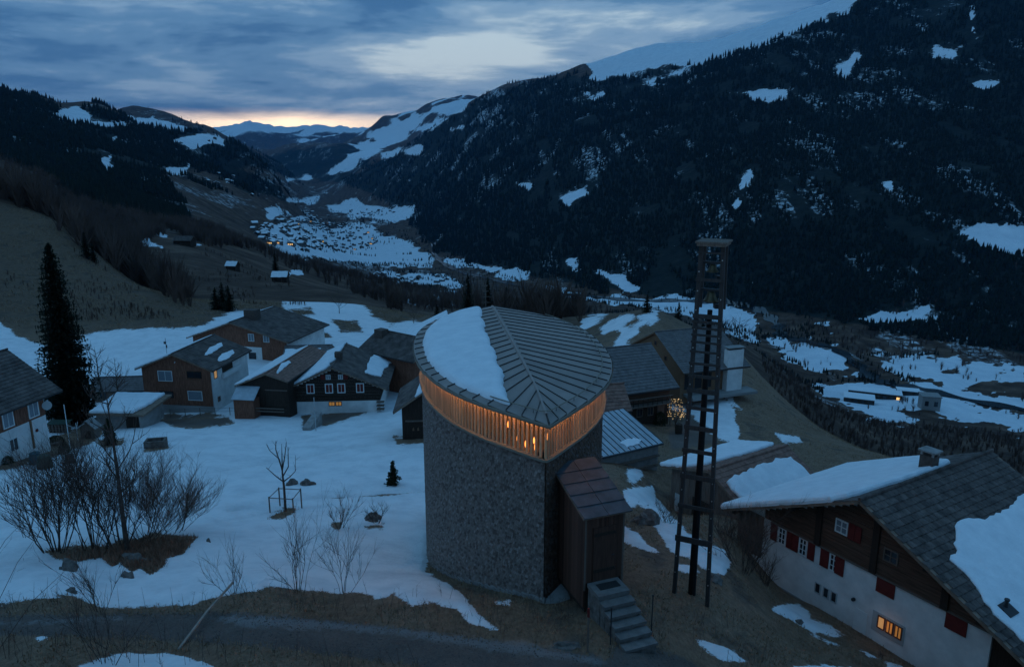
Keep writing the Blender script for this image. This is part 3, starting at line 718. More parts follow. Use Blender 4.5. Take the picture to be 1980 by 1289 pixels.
# ------------------------------------------------------------------ haze in the valley air
mh = bpy.data.materials.new("haze"); mh.use_nodes = True; ht = mh.node_tree; ht.nodes.clear()
pv = ht.nodes.new('ShaderNodeVolumePrincipled'); pv.inputs['Color'].default_value = (0.08, 0.50, 1.0, 1); pv.inputs['Density'].default_value = 1.35e-5; pv.inputs['Anisotropy'].default_value = 0.0
ho = ht.nodes.new('ShaderNodeOutputMaterial'); ht.links.new(pv.outputs[0], ho.inputs['Volume'])
m = MB(); m.box(-31000, -300, -1400, 31000, 29500, 1900); hz = m.build("haze", mh); tag(hz, "pale blue morning haze filling the valley air", None, None, 'stuff')

# ------------------------------------------------------------------ building materials
M_PLASTER = mat('white_plaster', (0.72, 0.69, 0.66), 0.9, 0.17, 0.9, 0.15, 9.0)
M_PLASTER2 = mat('grey_plaster', (0.42, 0.42, 0.41), 0.9, 0.14, 0.7, 0.15, 9.0)
M_CONC = mat('concrete', (0.27, 0.25, 0.235), 0.85, 0.28, 2.2, 0.3, 12.0)
M_WOOD = mat('brown_boards', (0.215, 0.088, 0.055), 0.8, 0.6, 3.0, 0.3, 14, stretch=(6, 6, 0.5))
M_WOODD = mat('dark_boards', (0.042, 0.027, 0.020), 0.8, 0.45, 3.0, 0.3, 14, stretch=(6, 6, 0.5))
M_WOODG = mat('grey_boards', (0.165, 0.122, 0.098), 0.85, 0.40, 3.0, 0.3, 14, stretch=(6, 6, 0.5))
M_LOG = mat('dark_logs', (0.115, 0.062, 0.042), 0.8, 0.45, 2.0, 0.3, 12, stretch=(0.5, 6, 6))
M_TAN = mat('tan_boards', (0.22, 0.120, 0.070), 0.8, 0.20, 2.0, 0.2, 12, stretch=(0.6, 4, 4))
M_VERGE = mat('verge_board', (0.22, 0.15, 0.11), 0.8, 0.3, 2.5)
M_TILE = mat('grey_roof_tiles', (0.105, 0.080, 0.070), 0.8, 0.6, 1.1, 0.25, 16, obj=False)
M_TILEB = mat('brown_roof_tiles', (0.23, 0.125, 0.095), 0.8, 0.40, 2.2, 0.25, 16, obj=False)
M_SLATE = mat('slate_roof', (0.150, 0.128, 0.122), 0.7, 0.35, 1.8, 0.2, 14, obj=False)
M_METAL = mat('pale_roof_metal', (0.36, 0.40, 0.43), 0.45, 0.2, 1.2, spec=0.5, obj=False)
M_DARKMETAL = mat('dark_metal', (0.030, 0.030, 0.032), 0.55, 0.3, 4.0, spec=0.4)
M_RED = mat('red_shutter_paint', (0.15, 0.022, 0.018), 0.7, 0.2, 3.0)
M_WHITEP = mat('white_paint', (0.70, 0.70, 0.68), 0.6, 0.06, 3.0)
M_PANE = glassy('window_glass', (0.020, 0.024, 0.030))
M_PANEL = glassy('curtained_glass', (0.20, 0.23, 0.26), 0.15)
M_BRICK = mat('chimney_masonry', (0.10, 0.075, 0.062), 0.9, 0.4, 5.0, 0.4, 16)
M_STONE = mat('stone', (0.15, 0.125, 0.11), 0.9, 0.6, 3.2, 1.0, 6.0)
M_LIT = glow('lit_pane', (1.0, 0.40, 0.09), 0.19)
M_LITW = glow('lit_pane_dim', (1.0, 0.50, 0.18), 0.28)
def make_snow_material():
    k = NT('roof_snow')
    k.l(k.ramp(k.noise(1.3, 6, 0.6), [(0.3, (0.70, 0.72, 0.74)), (0.7, (0.84, 0.85, 0.86))]), k.b.inputs['Base Color'])
    k.b.inputs['Roughness'].default_value = 0.8; k.b.inputs['Specular IOR Level'].default_value = 0.2
    k.bump(k.math('ADD', k.noise(0.9, 5), k.math('MULTIPLY', k.noise(9, 3), 0.22)), 0.6, 0.22)
    return k.m
M_SNOW = make_snow_material()

def local(o, M, p): return M @ Vector(p)

def window(parent, M, x, z, w, h, frame=None, pane=None, bars=(1, 1), fw=0.07, recess=0.05, sill=False, name='window'):
    """frame on the wall plane y=0 of M (facing -y); pane and bars belong to it"""
    frame = frame or M_WHITEP; pane = pane or M_PANE
    m = MB()
    m.box(x, -0.05, z, x + fw, 0.06, z + h, M); m.box(x + w - fw, -0.05, z, x + w, 0.06, z + h, M)
    m.box(x + fw, -0.05, z + h - fw, x + w - fw, 0.06, z + h, M); m.box(x + fw, -0.05, z, x + w - fw, 0.06, z + fw, M)
    o = m.build(name, frame, parent)
    piece('pane', pane, o, (x + fw, -0.012, z + fw), (x + w - fw, 0.02, z + h - fw), M)
    if bars[0] or bars[1]:
        b = MB()
        for i in range(bars[0]):
            c = x + w * (i + 1) / (bars[0] + 1); b.box(c - 0.025, -0.04, z + fw, c + 0.025, -0.012, z + h - fw, M)
        for i in range(bars[1]):
            c = z + h * (i + 1) / (bars[1] + 1); b.box(x + fw, -0.035, c - 0.02, x + w - fw, -0.0125, c + 0.02, M)
        b.build('glazing_bar', frame, o)
    if sill:
        piece('sill', frame, o, (x - 0.06, -0.12, z - 0.06), (x + w + 0.06, 0.0, z - 0.001), M)
    return o
def shutter(parent, M, x, z, w, h, material=None):
    m = MB(); m.box(x, -0.06, z, x + w, -0.015, z + h, M)
    for q in (0.15, 0.85): m.box(x + 0.02, -0.075, z + h * q - 0.04, x + w - 0.02, -0.0601, z + h * q + 0.04, M)
    return m.build('shutter', material or M_RED, parent)

def boards(parent, M, x0, x1, z0, top, bw, material, name='board_cladding', y=0.0, th=0.03, seed=1):
    """upright boards up to a height given by top(x); too fine to pick apart, one part"""
    r = random.Random(seed); m = MB(); x = x0
    while x < x1 - 0.02:
        w = min(bw * r.uniform(0.8, 1.2), x1 - x); t = th * r.uniform(0.5, 1.3)
        za, zb = top(x), top(x + w)
        poly = [(x, z0), (x + w - 0.012, z0), (x + w - 0.012, zb), (x, za)]
        m.prism(poly, y - t, y + 0.01, M); x += w
    o = m.build(name, material, parent); o["kind"] = 'stuff'; return o
def logs(parent, M, xa, xb, z0, z1, material, lh=0.2, y=0.0, seed=1, name='log_wall'):
    """squared logs; xa(z), xb(z) give the ends"""
    r = random.Random(seed); m = MB(); z = z0
    while z < z1 - 0.03:
        h = min(lh * r.uniform(0.9, 1.1), z1 - z); zc = z + h
        if xb(zc) - xa(zc) > 0.1:
            t = r.uniform(0.02, 0.05); m.box(xa(zc), y - t, z, xb(zc), y + 0.01, z + h - 0.015, M)
        z += h
    o = m.build(name, material, parent); o["kind"] = 'stuff'; return o

def tile_field(parent, name, O, U, V, Nn, lu, lv, tu, tv, material, seed=1, th=0.035, inside=None):
    """overlapping roof tiles on a slope: U along the ridge, V down the slope"""
    r = random.Random(seed); m = MB(); nv = max(1, int(lv / tv)); nu = max(1, int(lu / tu)); tv = lv / nv; tu = lu / nu
    for j in range(nv):
        off = 0.5 * tu if j % 2 else 0.0
        for i in range(nu + (1 if off else 0)):
            u0 = max(0, i * tu - off); u1 = min(lu, (i + 1) * tu - off)
            if u1 - u0 < 0.04: continue
            if inside and not inside((u0 + u1) / 2, (j + 0.5) * tv): continue
            a = O + U * (u0 + 0.008) + V * (j * tv) + Nn * 0.012; b = O + U * (u1 - 0.008) + V * (j * tv) + Nn * 0.012
            e = th * r.uniform(0.8, 1.25) + 0.012; sk = r.uniform(-0.012, 0.012)
            c = O + U * (u1 - 0.008) + V * ((j + 1) * tv + 0.04 + sk) + Nn * (e + 0.01); d = O + U * (u0 + 0.008) + V * ((j + 1) * tv + 0.04 + sk) + Nn * (e + 0.01)
            c2 = c - Nn * th; d2 = d - Nn * th
            b0 = len(m.v); m.v += [tuple(p) for p in (a, b, c, d, c2, d2)]
            m.f += [(b0, b0 + 3, b0 + 2, b0 + 1), (b0 + 3, b0 + 5, b0 + 4, b0 + 2), (b0, b0 + 5, b0 + 3), (b0 + 1, b0 + 2, b0 + 4)]
    o = m.build(name, material, parent); o["kind"] = 'stuff'; return o

class House:
    """gabled building. Local x along the front wall, y away from the viewer, z up; origin at the front left corner, ground level.
    ridge='y': gable to the front; ridge='x': eave to the front."""
    def __init__(s, name, label, cat, O, yaw, W, D, H, R, ridge='y', rpos=0.5, oh=(0.6, 0.6, 0.6, 0.6), H2=None, wall=None, roof=None, rth=0.16, group=None, tile=(0.42, 0.36), verge=None, depth=1.5):
        s.W, s.D, s.H, s.R = W, D, H, R; s.ridge = ridge
        s.o = thing(name, label, cat, O, math.radians(yaw), group)
        s.M = Matrix.Translation(Vector(O)) @ Matrix.Rotation(math.radians(yaw), 4, 'Z'); s.Mi = s.M.inverted()
        s.F = Matrix.Identity(4)
        s.RS = Matrix.Translation((W, 0, 0)) @ Matrix.Rotation(math.pi / 2, 4, 'Z')      # right wall: x runs away from the viewer
        s.LS = Matrix.Translation((0, D, 0)) @ Matrix.Rotation(-math.pi / 2, 4, 'Z')     # left wall
        l, r, f, b = oh; s.oh = oh
        if ridge == 'y':
            xr = W * rpos; H2 = H if H2 is None else H2
            s.kl = (R - H) / xr; s.kr = (R - H2) / (W - xr)
            s.top = lambda x: R - s.kl * (xr - x) if x < xr else R - s.kr * (x - xr)
            body = [(0, -depth), (W, -depth), (W, H2), (xr, R), (0, H)]
            m = MB(); m.prism(body, 0, D); s.wall = m.build('wall', wall or M_PLASTER, s.o)
            s.pr = Vector((xr, -f, R + 0.05)); s.L = D + f + b
            dl = Vector((-xr - l, 0, -s.kl * (xr + l))); dr = Vector((W - xr + r, 0, -s.kr * (W - xr + r)))
            s.U = Vector((0, 1, 0)); slopes = [('l', dl), ('r', dr)]
        else:
            yr = D * rpos; H2 = H if H2 is None else H2
            s.kl = (R - H) / yr; s.kr = (R - H2) / (D - yr)
            body = [(0, -depth), (D, -depth), (D, H2), (yr, R), (0, H)]
            T = Matrix(((0, 1, 0, 0), (1, 0, 0, 0), (0, 0, 1, 0), (0, 0, 0, 1)))
            m = MB(); m.prism(body, 0, W, T); m.f = [tuple(reversed(q)) for q in m.f]; s.wall = m.build('wall', wall or M_PLASTER, s.o)
            s.top = lambda y: R - s.kl * (yr - y) if y < yr else R - s.kr * (y - yr)
            s.pr = Vector((-l, yr, R + 0.05)); s.L = W + l + r
            dl = Vector((0, -yr - f, -s.kl * (yr + f))); dr = Vector((0, D - yr + b, -s.kr * (D - yr + b)))
            s.U = Vector((1, 0, 0)); slopes = [('l', dl), ('r', dr)]
        s.slope = {}
        m = MB()
        for key, dv in slopes:
            V = dv.normalized(); lv = dv.length; N = s.U.cross(V); N = N if N.z > 0 else -N
            s.slope[key] = (s.pr, s.U, V, N, s.L, lv)
            q = [s.pr, s.pr + s.U * s.L, s.pr + s.U * s.L + V * lv, s.pr + V * lv]
            if (q[1] - q[0]).cross(q[2] - q[0]).dot(N) < 0: q = [q[0], q[3], q[2], q[1]]
            m.slab([p + N * 0.0 for p in q], rth, N)
        s.roof = m.build('roof', verge or M_VERGE, s.o)
        for key in ('l', 'r'):
            p, U, V, N, L, lv = s.slope[key]; e0 = p + V * (lv + 0.05) - N * 0.1; gt = MB(); gt.tube([e0 + U * 0.05, e0 + U * (L - 0.05)], 0.065, 6); gt.build('gutter', M_DARKMETAL, s.roof)
        if roof:
            for key in ('l', 'r'):
                p, U, V, N, L, lv = s.slope[key]
                tile_field(s.roof, 'roof_tiles', p + V * 0.02, U, V, N, L, lv - 0.03, tile[0], tile[1], roof, seed=len(name) + ord(key))
            cap = MB(); p, U, V, N, L, lv = s.slope['l']
            n = max(2, int(L / 0.4))
            for i in range(n):
                a = p + U * (L * i / n) + Vector((0, 0, 0.055)); b2 = p + U * (L * (i + 1) / n + 0.03) + Vector((0, 0, 0.075)); 
                cap.tube([a, b2], 0.095, 6)
            cap.build('ridge_cap', roof, s.roof)
    def w2l(s, p): return s.Mi @ Vector(p)
    def front(s, px, py, y=0.0):
        p0 = s.M @ Vector((0, y, 0)); n = (s.M.to_3x3() @ Vector((0, 1, 0)))
        q = s.Mi @ on_plane(px, py, p0, n); return q.x, q.z
    def side(s, px, py, x=None):
        x = s.W if x is None else x
        p0 = s.M @ Vector((x, 0, 0)); n = (s.M.to_3x3() @ Vector((1, 0, 0)))
        q = s.Mi @ on_plane(px, py, p0, n); return q.y, q.z
    def roofuv(s, key, px, py):
        p, U, V, N, L, lv = s.slope[key]
        q = s.Mi @ on_plane(px, py, s.M @ p, s.M.to_3x3() @ N) - p
        return q.dot(U), q.dot(V)
    def snow(s, key, poly, label, th=0.16, rag=0.10, clampu=(-0.03, None), clampv=(0.0, None), seed=3, group=None):
        p, U, V, N, L, lv = s.slope[key]
        u1 = L + 0.03 if clampu[1] is None else clampu[1]; v1 = lv + 0.06 if clampv[1] is None else clampv[1]
        pts = [(min(max(a, clampu[0]), u1), min(max(b, clampv[0]), v1)) for a, b in poly]
        return snow_sheet(s.M, p + N * 0.055, U, V, N, pts, th, rag, label, seed, group)
    def chimney(s, x, y, w, d, zt, material=None, zb=None, cap=True, parent=None):
        m = MB(); zb = (s.R - 1.5) if zb is None else zb
        m.box(x - w / 2, y - d / 2, zb, x + w / 2, y + d / 2, zt)
        c = m.build('chimney', material or M_BRICK, parent or s.roof)
        if cap:
            k = MB()
            for a in (-1, 1):
                for b in (-1, 1): k.box(x + a * (w / 2 - 0.06) - 0.05, y + b * (d / 2 - 0.06) - 0.05, zt, x + a * (w / 2 - 0.06) + 0.05, y + b * (d / 2 - 0.06) + 0.05, zt + 0.22)
            k.box(x - w / 2 - 0.1, y - d / 2 - 0.1, zt + 0.22, x + w / 2 + 0.1, y + d / 2 + 0.1, zt + 0.3)
            k.build('chimney_cap', M_CONC, c)
        return c

def snow_sheet(M, O, U, V, N, pts, th, rag, label, seed=3, group=None, name='roof_snow'):
    """a snow slab with a ragged, rounded rim lying on a slope"""
    r = random.Random(seed); out = []
    n = len(pts)
    for i in range(n):
        a, b = pts[i], pts[(i + 1) % n]; d = math.hypot(b[0] - a[0], b[1] - a[1]); k = max(1, int(d / 0.28))
        nx, ny = (b[1] - a[1]) / max(d, 1e-6), -(b[0] - a[0]) / max(d, 1e-6)
        for j in range(k):
            t = j / k; e = rag * (r.uniform(-1, 1) * 0.6 + math.sin(i * 3.1 + t * d * 2.3) * 0.5)
            out.append((a[0] + (b[0] - a[0]) * t + nx * e, a[1] + (b[1] - a[1]) * t + ny * e))
    cx = sum(p[0] for p in out) / len(out); cy = sum(p[1] for p in out) / len(out)
    bm = bmesh.new()
    def ring(inset, h):
        vs = []
        for i, (a, b) in enumerate(out):
            q, w = out[i - 1], out[(i + 1) % len(out)]
            tx, ty = w[0] - q[0], w[1] - q[1]; l = math.hypot(tx, ty) or 1; nx, ny = -ty / l, tx / l
            if area < 0: nx, ny = -nx, -ny
            vs.append(bm.verts.new(M @ (O + U * (a + nx * inset) + V * (b + ny * inset) + N * h)))
        return vs
    area = sum(out[i - 1][0] * out[i][1] - out[i][0] * out[i - 1][1] for i in range(len(out)))
    rings = [ring(0, -0.06), ring(-0.015, th * 0.35), ring(0.04, th * 0.8), ring(0.14, th)]
    m = len(out)
    for a, b in zip(rings, rings[1:]):
        for i in range(m):
            j = (i + 1) % m; bm.faces.new((a[i], a[j], b[j], b[i]))
    f = bm.faces.new(rings[-1]); f2 = bm.faces.new(list(reversed(rings[0])))
    bmesh.ops.triangulate(bm, faces=[f, f2])
    bmesh.ops.recalc_face_normals(bm, faces=bm.faces)
    me = bpy.data.meshes.new(name); bm.to_mesh(me); bm.free(); me.materials.append(M_SNOW)
    o = bpy.data.objects.new(name, me); link(o); return tag(o, label, 'snow', group)

# ------------------------------------------------------------------ chapel: leaf-shaped plan, shingled wall, band of slats, seamed roof
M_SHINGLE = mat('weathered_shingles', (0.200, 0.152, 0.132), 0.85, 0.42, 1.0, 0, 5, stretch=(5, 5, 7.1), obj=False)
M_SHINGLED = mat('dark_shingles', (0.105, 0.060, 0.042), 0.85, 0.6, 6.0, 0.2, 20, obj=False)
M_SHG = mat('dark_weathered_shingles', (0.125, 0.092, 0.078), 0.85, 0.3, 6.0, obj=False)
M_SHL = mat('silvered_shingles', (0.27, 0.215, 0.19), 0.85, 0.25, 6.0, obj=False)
M_SLAT = rand_tint(mat('larch_slats', (0.60, 0.36, 0.20), 0.6, 0.2, 4.0, 0.1, 10, stretch=(8, 8, 0.6), obj=False), 0.22)
M_ROOF = rand_tint(mat('zinc_copper_sheet', (0.29, 0.225, 0.195), 0.55, 0.14, 1.4, 0.12, 5, spec=0.3, obj=False), 0.10)
M_SEAM = mat('roof_seam', (0.030, 0.026, 0.025), 0.6, 0.15, 2.0, spec=0.4, obj=False)  # seams darker than the sheets: the step's shadow line put into the colour
M_INNER = mat('pale_inner_wood', (0.55, 0.33, 0.16), 0.7, 0.12, 2.0)
M_CEIL = mat('ceiling_wood', (0.10, 0.055, 0.03), 0.7, 0.15, 2.0)
M_FASCIA = mat('greenish_fascia', (0.23, 0.195, 0.15), 0.7, 0.15, 2.0, obj=False)
AX = math.radians(97.5); DA = Vector((math.cos(AX), math.sin(AX), 0)); DN = Vector((-math.sin(AX), math.cos(AX), 0))   # DN: left of the axis
TIP_E = Vector((1.29, 24.0, 0)); TIP_W = TIP_E
Z_EAVE, Z_BAND = -8.93, -10.50
LEAF = [(0, 0), (1.5, 1.22), (3, 2.36), (5, 3.46), (7.5, 4.24), (10, 4.58), (12.5, 4.62), (15, 4.32), (17, 3.66), (18.7, 2.62), (19.7, 1.35), (20.1, 0)]
def _leaf_dense():
    P_ = [np.array(q, float) for q in LEAF]; P_ = [2 * P_[0] - P_[1]] + P_ + [np.array([20.1, -1.35])]; out = []
    for i in range(1, len(P_) - 2):
        p0, p1, p2, p3 = P_[i - 1:i + 3]
        for t in np.linspace(0, 1, 40, endpoint=False):
            out.append(0.5 * (2 * p1 + (p2 - p0) * t + (2 * p0 - 5 * p1 + 4 * p2 - p3) * t * t + (3 * p1 - p0 - 3 * p2 + p3) * t ** 3))
    out.append(np.array([20.1, 0.0])); return np.array(out)
LEAF_E = _leaf_dense(); A_E = 20.1
def _inset(P_, d):
    t = np.gradient(P_, axis=0); t /= np.linalg.norm(t, axis=1)[:, None]; q = P_ + np.stack([t[:, 1], -t[:, 0]], 1) * d
    k = q[:, 1] > 0; q = q[k]; q[0] = (q[0, 0] - q[0, 1] / 0.8, 0.0); q = np.vstack([q, [q[-1, 0], 0.0]]); return q
LEAF_W = _inset(LEAF_E, 0.42)
def outline(a, n, side):
    """evenly spaced (s, n) points along one flank from the tip to the back"""
    pts = LEAF_E if a == 'E' else LEAF_W; seg = np.hypot(*np.diff(pts, axis=0).T); cum = np.concatenate([[0], np.cumsum(seg)])
    L = cum[-1]; q = np.linspace(0, L, n); s = np.interp(q, cum, pts[:, 0]); w = np.interp(q, cum, pts[:, 1])
    return [(float(a_), float(b_) * side) for a_, b_ in zip(s, w)], float(L)
def halfwidth(s): return float(np.interp(s, LEAF_E[:, 0], LEAF_E[:, 1]))
TIP_W = TIP_E + DA * float(LEAF_W[0, 0])
chapel = thing('chapel', "leaf-shaped wooden chapel with shingled wall and glowing band of slats", 'chapel', (0, 0, 0))
flank = {}
NW = 130
for sd in (1, -1):
    pts, Lw = outline('W', NW, sd); flank[sd] = [TIP_E + DA * s + DN * n for s, n in pts]
loop = flank[1] + list(reversed(flank[-1]))[1:-1]
# body wall (behind the shingles) down into the slope
base = height(np.array([p.x for p in loop]), np.array([p.y for p in loop]))
m = MB(); n = len(loop); 
vs = [(p.x, p.y, b - 0.8) for p, b in zip(loop, base)] + [(p.x, p.y, Z_BAND) for p in loop]
m.add(vs, [(i, i + n, (i + 1) % n + n, (i + 1) % n) for i in range(n)])
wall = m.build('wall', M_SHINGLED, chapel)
# rendered base course following the slope
m = MB(); n = len(loop); c_ = TIP_E + DA * 11.0; vs = []
for k_, z_ in ((1.010, -0.5), (1.010, 0.20), (1.002, 0.26)):
    for p, b in zip(loop, base): q = c_ + (p - c_) * k_; vs.append((q.x, q.y, b + z_))
m.add(vs, [(r_ * n + i, (r_ + 1) * n + i, (r_ + 1) * n + (i + 1) % n, r_ * n + (i + 1) % n) for r_ in (0, 1) for i in range(n)]); m.build('plinth', M_CONC, chapel)
# shingles, row over row
def shingle_side(sd, material, name, seed):
    r = random.Random(seed); m = MB(); P_ = flank[sd]; cum = [0.0]
    for a, b in zip(P_, P_[1:]): cum.append(cum[-1] + (b - a).length)
    L = cum[-1]; rowh = 0.115; z = Z_BAND - 0.02
    cx = np.array(cum); xs = np.array([p.x for p in P_]); ys = np.array([p.y for p in P_]); gb = height(xs, ys)
    zmin = gb.min() - 0.3; row = 0
    while z > zmin:
        u = -r.uniform(0, 0.1)
        while u < L:
            w = r.uniform(0.07, 0.15); u0 = max(0, u); u1 = min(L, u + w)
            if u1 - u0 > 0.02:
                x0, x1 = np.interp([u0, u1], cx, xs); y0, y1 = np.interp([u0, u1], cx, ys)
                if z > np.interp(u0, cx, gb) - 0.25:
                    t = Vector((x1 - x0, y1 - y0, 0)).normalized(); nn = Vector((t.y, -t.x, 0)) * (-sd)
                    lift = r.uniform(0.055, 0.078); g = 0.005; dz = r.uniform(-0.010, 0.010)
                    a = Vector((x0, y0, z)) + t * g; b = Vector((x1, y1, z)) - t * g
                    c = Vector((x1, y1, z - rowh - 0.03 + dz)) - t * g + nn * lift; d = Vector((x0, y0, z - rowh - 0.03 + dz)) + t * g + nn * lift
                    a += nn * 0.008; b += nn * 0.008
                    ib = c - nn * 0.03; id_ = d - nn * 0.03
                    k = len(m.v); m.v += [tuple(q) for q in (a, b, c, d, ib, id_)]
                    m.f += [(k, k + 3, k + 2, k + 1), (k + 3, k + 5, k + 4, k + 2), (k, k + 5, k + 3), (k + 1, k + 2, k + 4)]
            u += w
        z -= rowh; row += 1
    o = m.build(name, material, chapel); o["kind"] = 'stuff'
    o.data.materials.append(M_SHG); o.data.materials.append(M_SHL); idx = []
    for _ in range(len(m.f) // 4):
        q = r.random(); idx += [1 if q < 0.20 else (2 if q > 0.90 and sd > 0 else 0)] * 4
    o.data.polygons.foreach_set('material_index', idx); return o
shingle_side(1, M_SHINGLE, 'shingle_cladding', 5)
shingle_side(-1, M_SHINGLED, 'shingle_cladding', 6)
# sill ring, interior lining, floor, soffit
def ring_wall(name, material, z0, z1, inset0, inset1, closed_tb=True):
    m = MB(); n = len(loop); cen = TIP_E + DA * 11.0
    def off(i, d):
        a, b = loop[i - 1], loop[(i + 1) % n]; t = (b - a).normalized(); nn = Vector((t.y, -t.x, 0))
        if nn.dot(loop[i] - cen) < 0: nn = -nn
        if i == 0: nn = -DA
        return loop[i] + nn * d
    A = [off(i, -inset0) for i in range(n)]; B = [off(i, -inset1) for i in range(n)]
    vs = [(p.x, p.y, z0) for p in A] + [(p.x, p.y, z1) for p in A] + [(p.x, p.y, z0) for p in B] + [(p.x, p.y, z1) for p in B]
    fs = []
    for i in range(n):
        j = (i + 1) % n
        fs += [(i, j, n + j, n + i), (2 * n + j, 2 * n + i, 3 * n + i, 3 * n + j), (n + i, n + j, 3 * n + j, 3 * n + i), (j, i, 2 * n + i, 2 * n + j)]
    m.add(vs, fs); return m.build(name, material, chapel)
ring_wall('band_sill', M_FASCIA, Z_BAND - 0.02, Z_BAND + 0.07, -0.19, 0.5)
ring_wall('added_glow_ring', glow('added_glow', (1.0, 0.50, 0.19), 27.0), Z_EAVE - 0.165, Z_EAVE - 0.14, -0.125, -0.095)  # unseen glowing ring added under the eave to warm the slat faces
ring_wall('inner_lining', M_CEIL, Z_BAND - 3.6, Z_BAND - 0.03, 0.45, 0.52)
m = MB(); fl = [Vector((p.x, p.y, Z_BAND - 3.4)) for p in loop]; cen = TIP_E + DA * 11; 
inn = [cen + (Vector((p.x, p.y, 0)) - cen) * 0.9 for p in fl]
m.add([(p.x, p.y, Z_BAND - 3.4) for p in inn], [tuple(range(len(inn)))]); m.build('floor', M_INNER, chapel)
# roof surface
SIG = [0.0, 0.9, 3.0, 6.0, 10.0, 15.0, 18.0, 19.5]; EAV = [0.0, 0.03, 1.25, 3.9, 7.9, 13.6, 17.6, 20.1]
def ridge_h(g): return float(np.interp(g, [0, 0.9, 3.0, 9.0, 18.5, 19.5], [0.05, 0.22, 0.50, 0.58, 0.55, 0.34]))
def roof_pt(g, f, side, lift=0.0):
    """g along the ridge; f 0..1 down the vein from ridge to eave"""
    e = float(np.interp(g, SIG, EAV)); w = halfwidth(e)
    return TIP_E + DA * (g + (e - g) * f) + DN * (side * w * f) + Vector((0, 0, Z_EAVE + ridge_h(g) * (1 - f) + lift))
_gd = np.linspace(0, 19.5, 400); _ed = np.interp(_gd, SIG, EAV); _wd = np.array([halfwidth(e) for e in _ed])
def roof_sn(s, nn, side, lift=0.0):
    """height over a plan point s along the axis, nn across"""
    f = np.minimum(nn / np.maximum(_wd, 1e-3), 1.0); ss = _gd + (_ed - _gd) * f; g = float(np.interp(s, ss, _gd)); fi = min(1.0, nn / max(1e-3, float(np.interp(g, _gd, _wd))))
    return TIP_E + DA * s + DN * (side * nn) + Vector((0, 0, Z_EAVE + ridge_h(g) * (1 - fi) + lift))
roof = MB()
NS = 23; S_ = [0.0, 0.9] + [0.9 + (19.5 - 0.9) * (i / (NS - 1)) for i in range(1, NS)]
fr = [0, 0.25, 0.5, 0.75, 0.9, 1.0]
# roof deck under the sheets, also the wooden ceiling seen from inside
for sd in (1, -1):
    for i in range(NS):
        s0, s1 = S_[i], S_[i + 1]
        for a, b in zip(fr, fr[1:]):
            q = [roof_pt(s0, a, sd, -0.06), roof_pt(s1, a, sd, -0.06), roof_pt(s1, b, sd, -0.06), roof_pt(s0, b, sd, -0.06)]
            roof.add(q, [(0, 1, 2, 3) if sd < 0 else (3, 2, 1, 0)])
roof_o = roof.build('roof', M_CEIL, chapel)
for sd in (1, -1):
    for i in range(NS):
        s0, s1 = S_[i], S_[i + 1]; m = MB(); sub = 4
        for k in range(sub):
            a0 = s0 + (s1 - s0) * k / sub; a1 = s0 + (s1 - s0) * (k + 1) / sub
            for a, b in zip(fr, fr[1:]):
                l0 = 0.05 * (k / sub); l1 = 0.05 * ((k + 1) / sub)
                q = [roof_pt(a0, a, sd, l0), roof_pt(a1, a, sd, l1), roof_pt(a1, b, sd, l1), roof_pt(a0, b, sd, l0)]
                m.add(q, [(0, 1, 2, 3) if sd < 0 else (3, 2, 1, 0)])
        pn = m.build('roof_panel', M_ROOF, roof_o)
        if s1 < 19.45:
            pts = [roof_pt(s1, f, sd, 0.085) for f in (0.03, 0.3, 0.6, 0.85, 0.99)]
            sm = MB(); dn_ = Vector((0, 0, -0.08))
            for p, q in zip(pts, pts[1:]):
                t = DA * 0.032
                sm.add([p - t, p + t, q + t, q - t, p - t + dn_, p + t + dn_, q + t + dn_, q - t + dn_],
                       [(0, 1, 2, 3), (0, 3, 7, 4), (1, 5, 6, 2), (0, 4, 5, 1), (3, 2, 6, 7)])
            sm.build('seam', M_SEAM, pn)
m = MB(); m.tube([roof_pt(s, 0, 1, 0.05) for s in np.linspace(0.6, 19.4, 20)], [0.05] * 20, 6); m.build('ridge_cap', M_ROOF, roof_o)
# fascia: thick rim of the roof with a drip edge
def eave_loop(a, n=150):
    L_, _ = outline('E', n, 1); R_, _ = outline('E', n, -1); return L_ + list(reversed(R_))[1:-1]
el = [TIP_E + DA * s + DN * q for s, q in eave_loop(A_E)]
cen = TIP_E + DA * 11
m = MB(); n = len(el)
def sc(p, k): return cen + (p - cen) * k
prof = [(1.006, 0.03), (1.010, -0.02), (1.008, -0.10), (0.998, -0.15), (0.90, -0.13)]
vs = []
for k, z in prof: vs += [(sc(p, k).x, sc(p, k).y, Z_EAVE + z) for p in el]
fs = []
for r_ in range(len(prof) - 1):
    for i in range(n):
        j = (i + 1) % n; fs.append((r_ * n + i, (r_ + 1) * n + i, (r_ + 1) * n + j, r_ * n + j))
m.add(vs, fs); m.build('fascia', M_FASCIA, roof_o, True)
# snow guard rail on the roof, a hand's breadth above the sheets
def rail_pt(s, sd): return roof_sn(s, max(0.0, halfwidth(s) - 0.46), sd, 0.16)
rail = [rail_pt(s, -1) for s in np.linspace(17.5, 0.75, 46)] + [rail_pt(s, 1) for s in np.linspace(0.75, 2.8, 8)]
m = MB(); m.tube(rail, 0.022, 5); rl = m.build('snow_guard', M_FASCIA, roof_o)
for i in range(2, len(rail) - 1, 3):
    p = rail[i]; m = MB(); m.tube([p, p - Vector((0, 0, 0.14))], 0.012, 4); m.build('rail_post', M_DARKMETAL, rl)
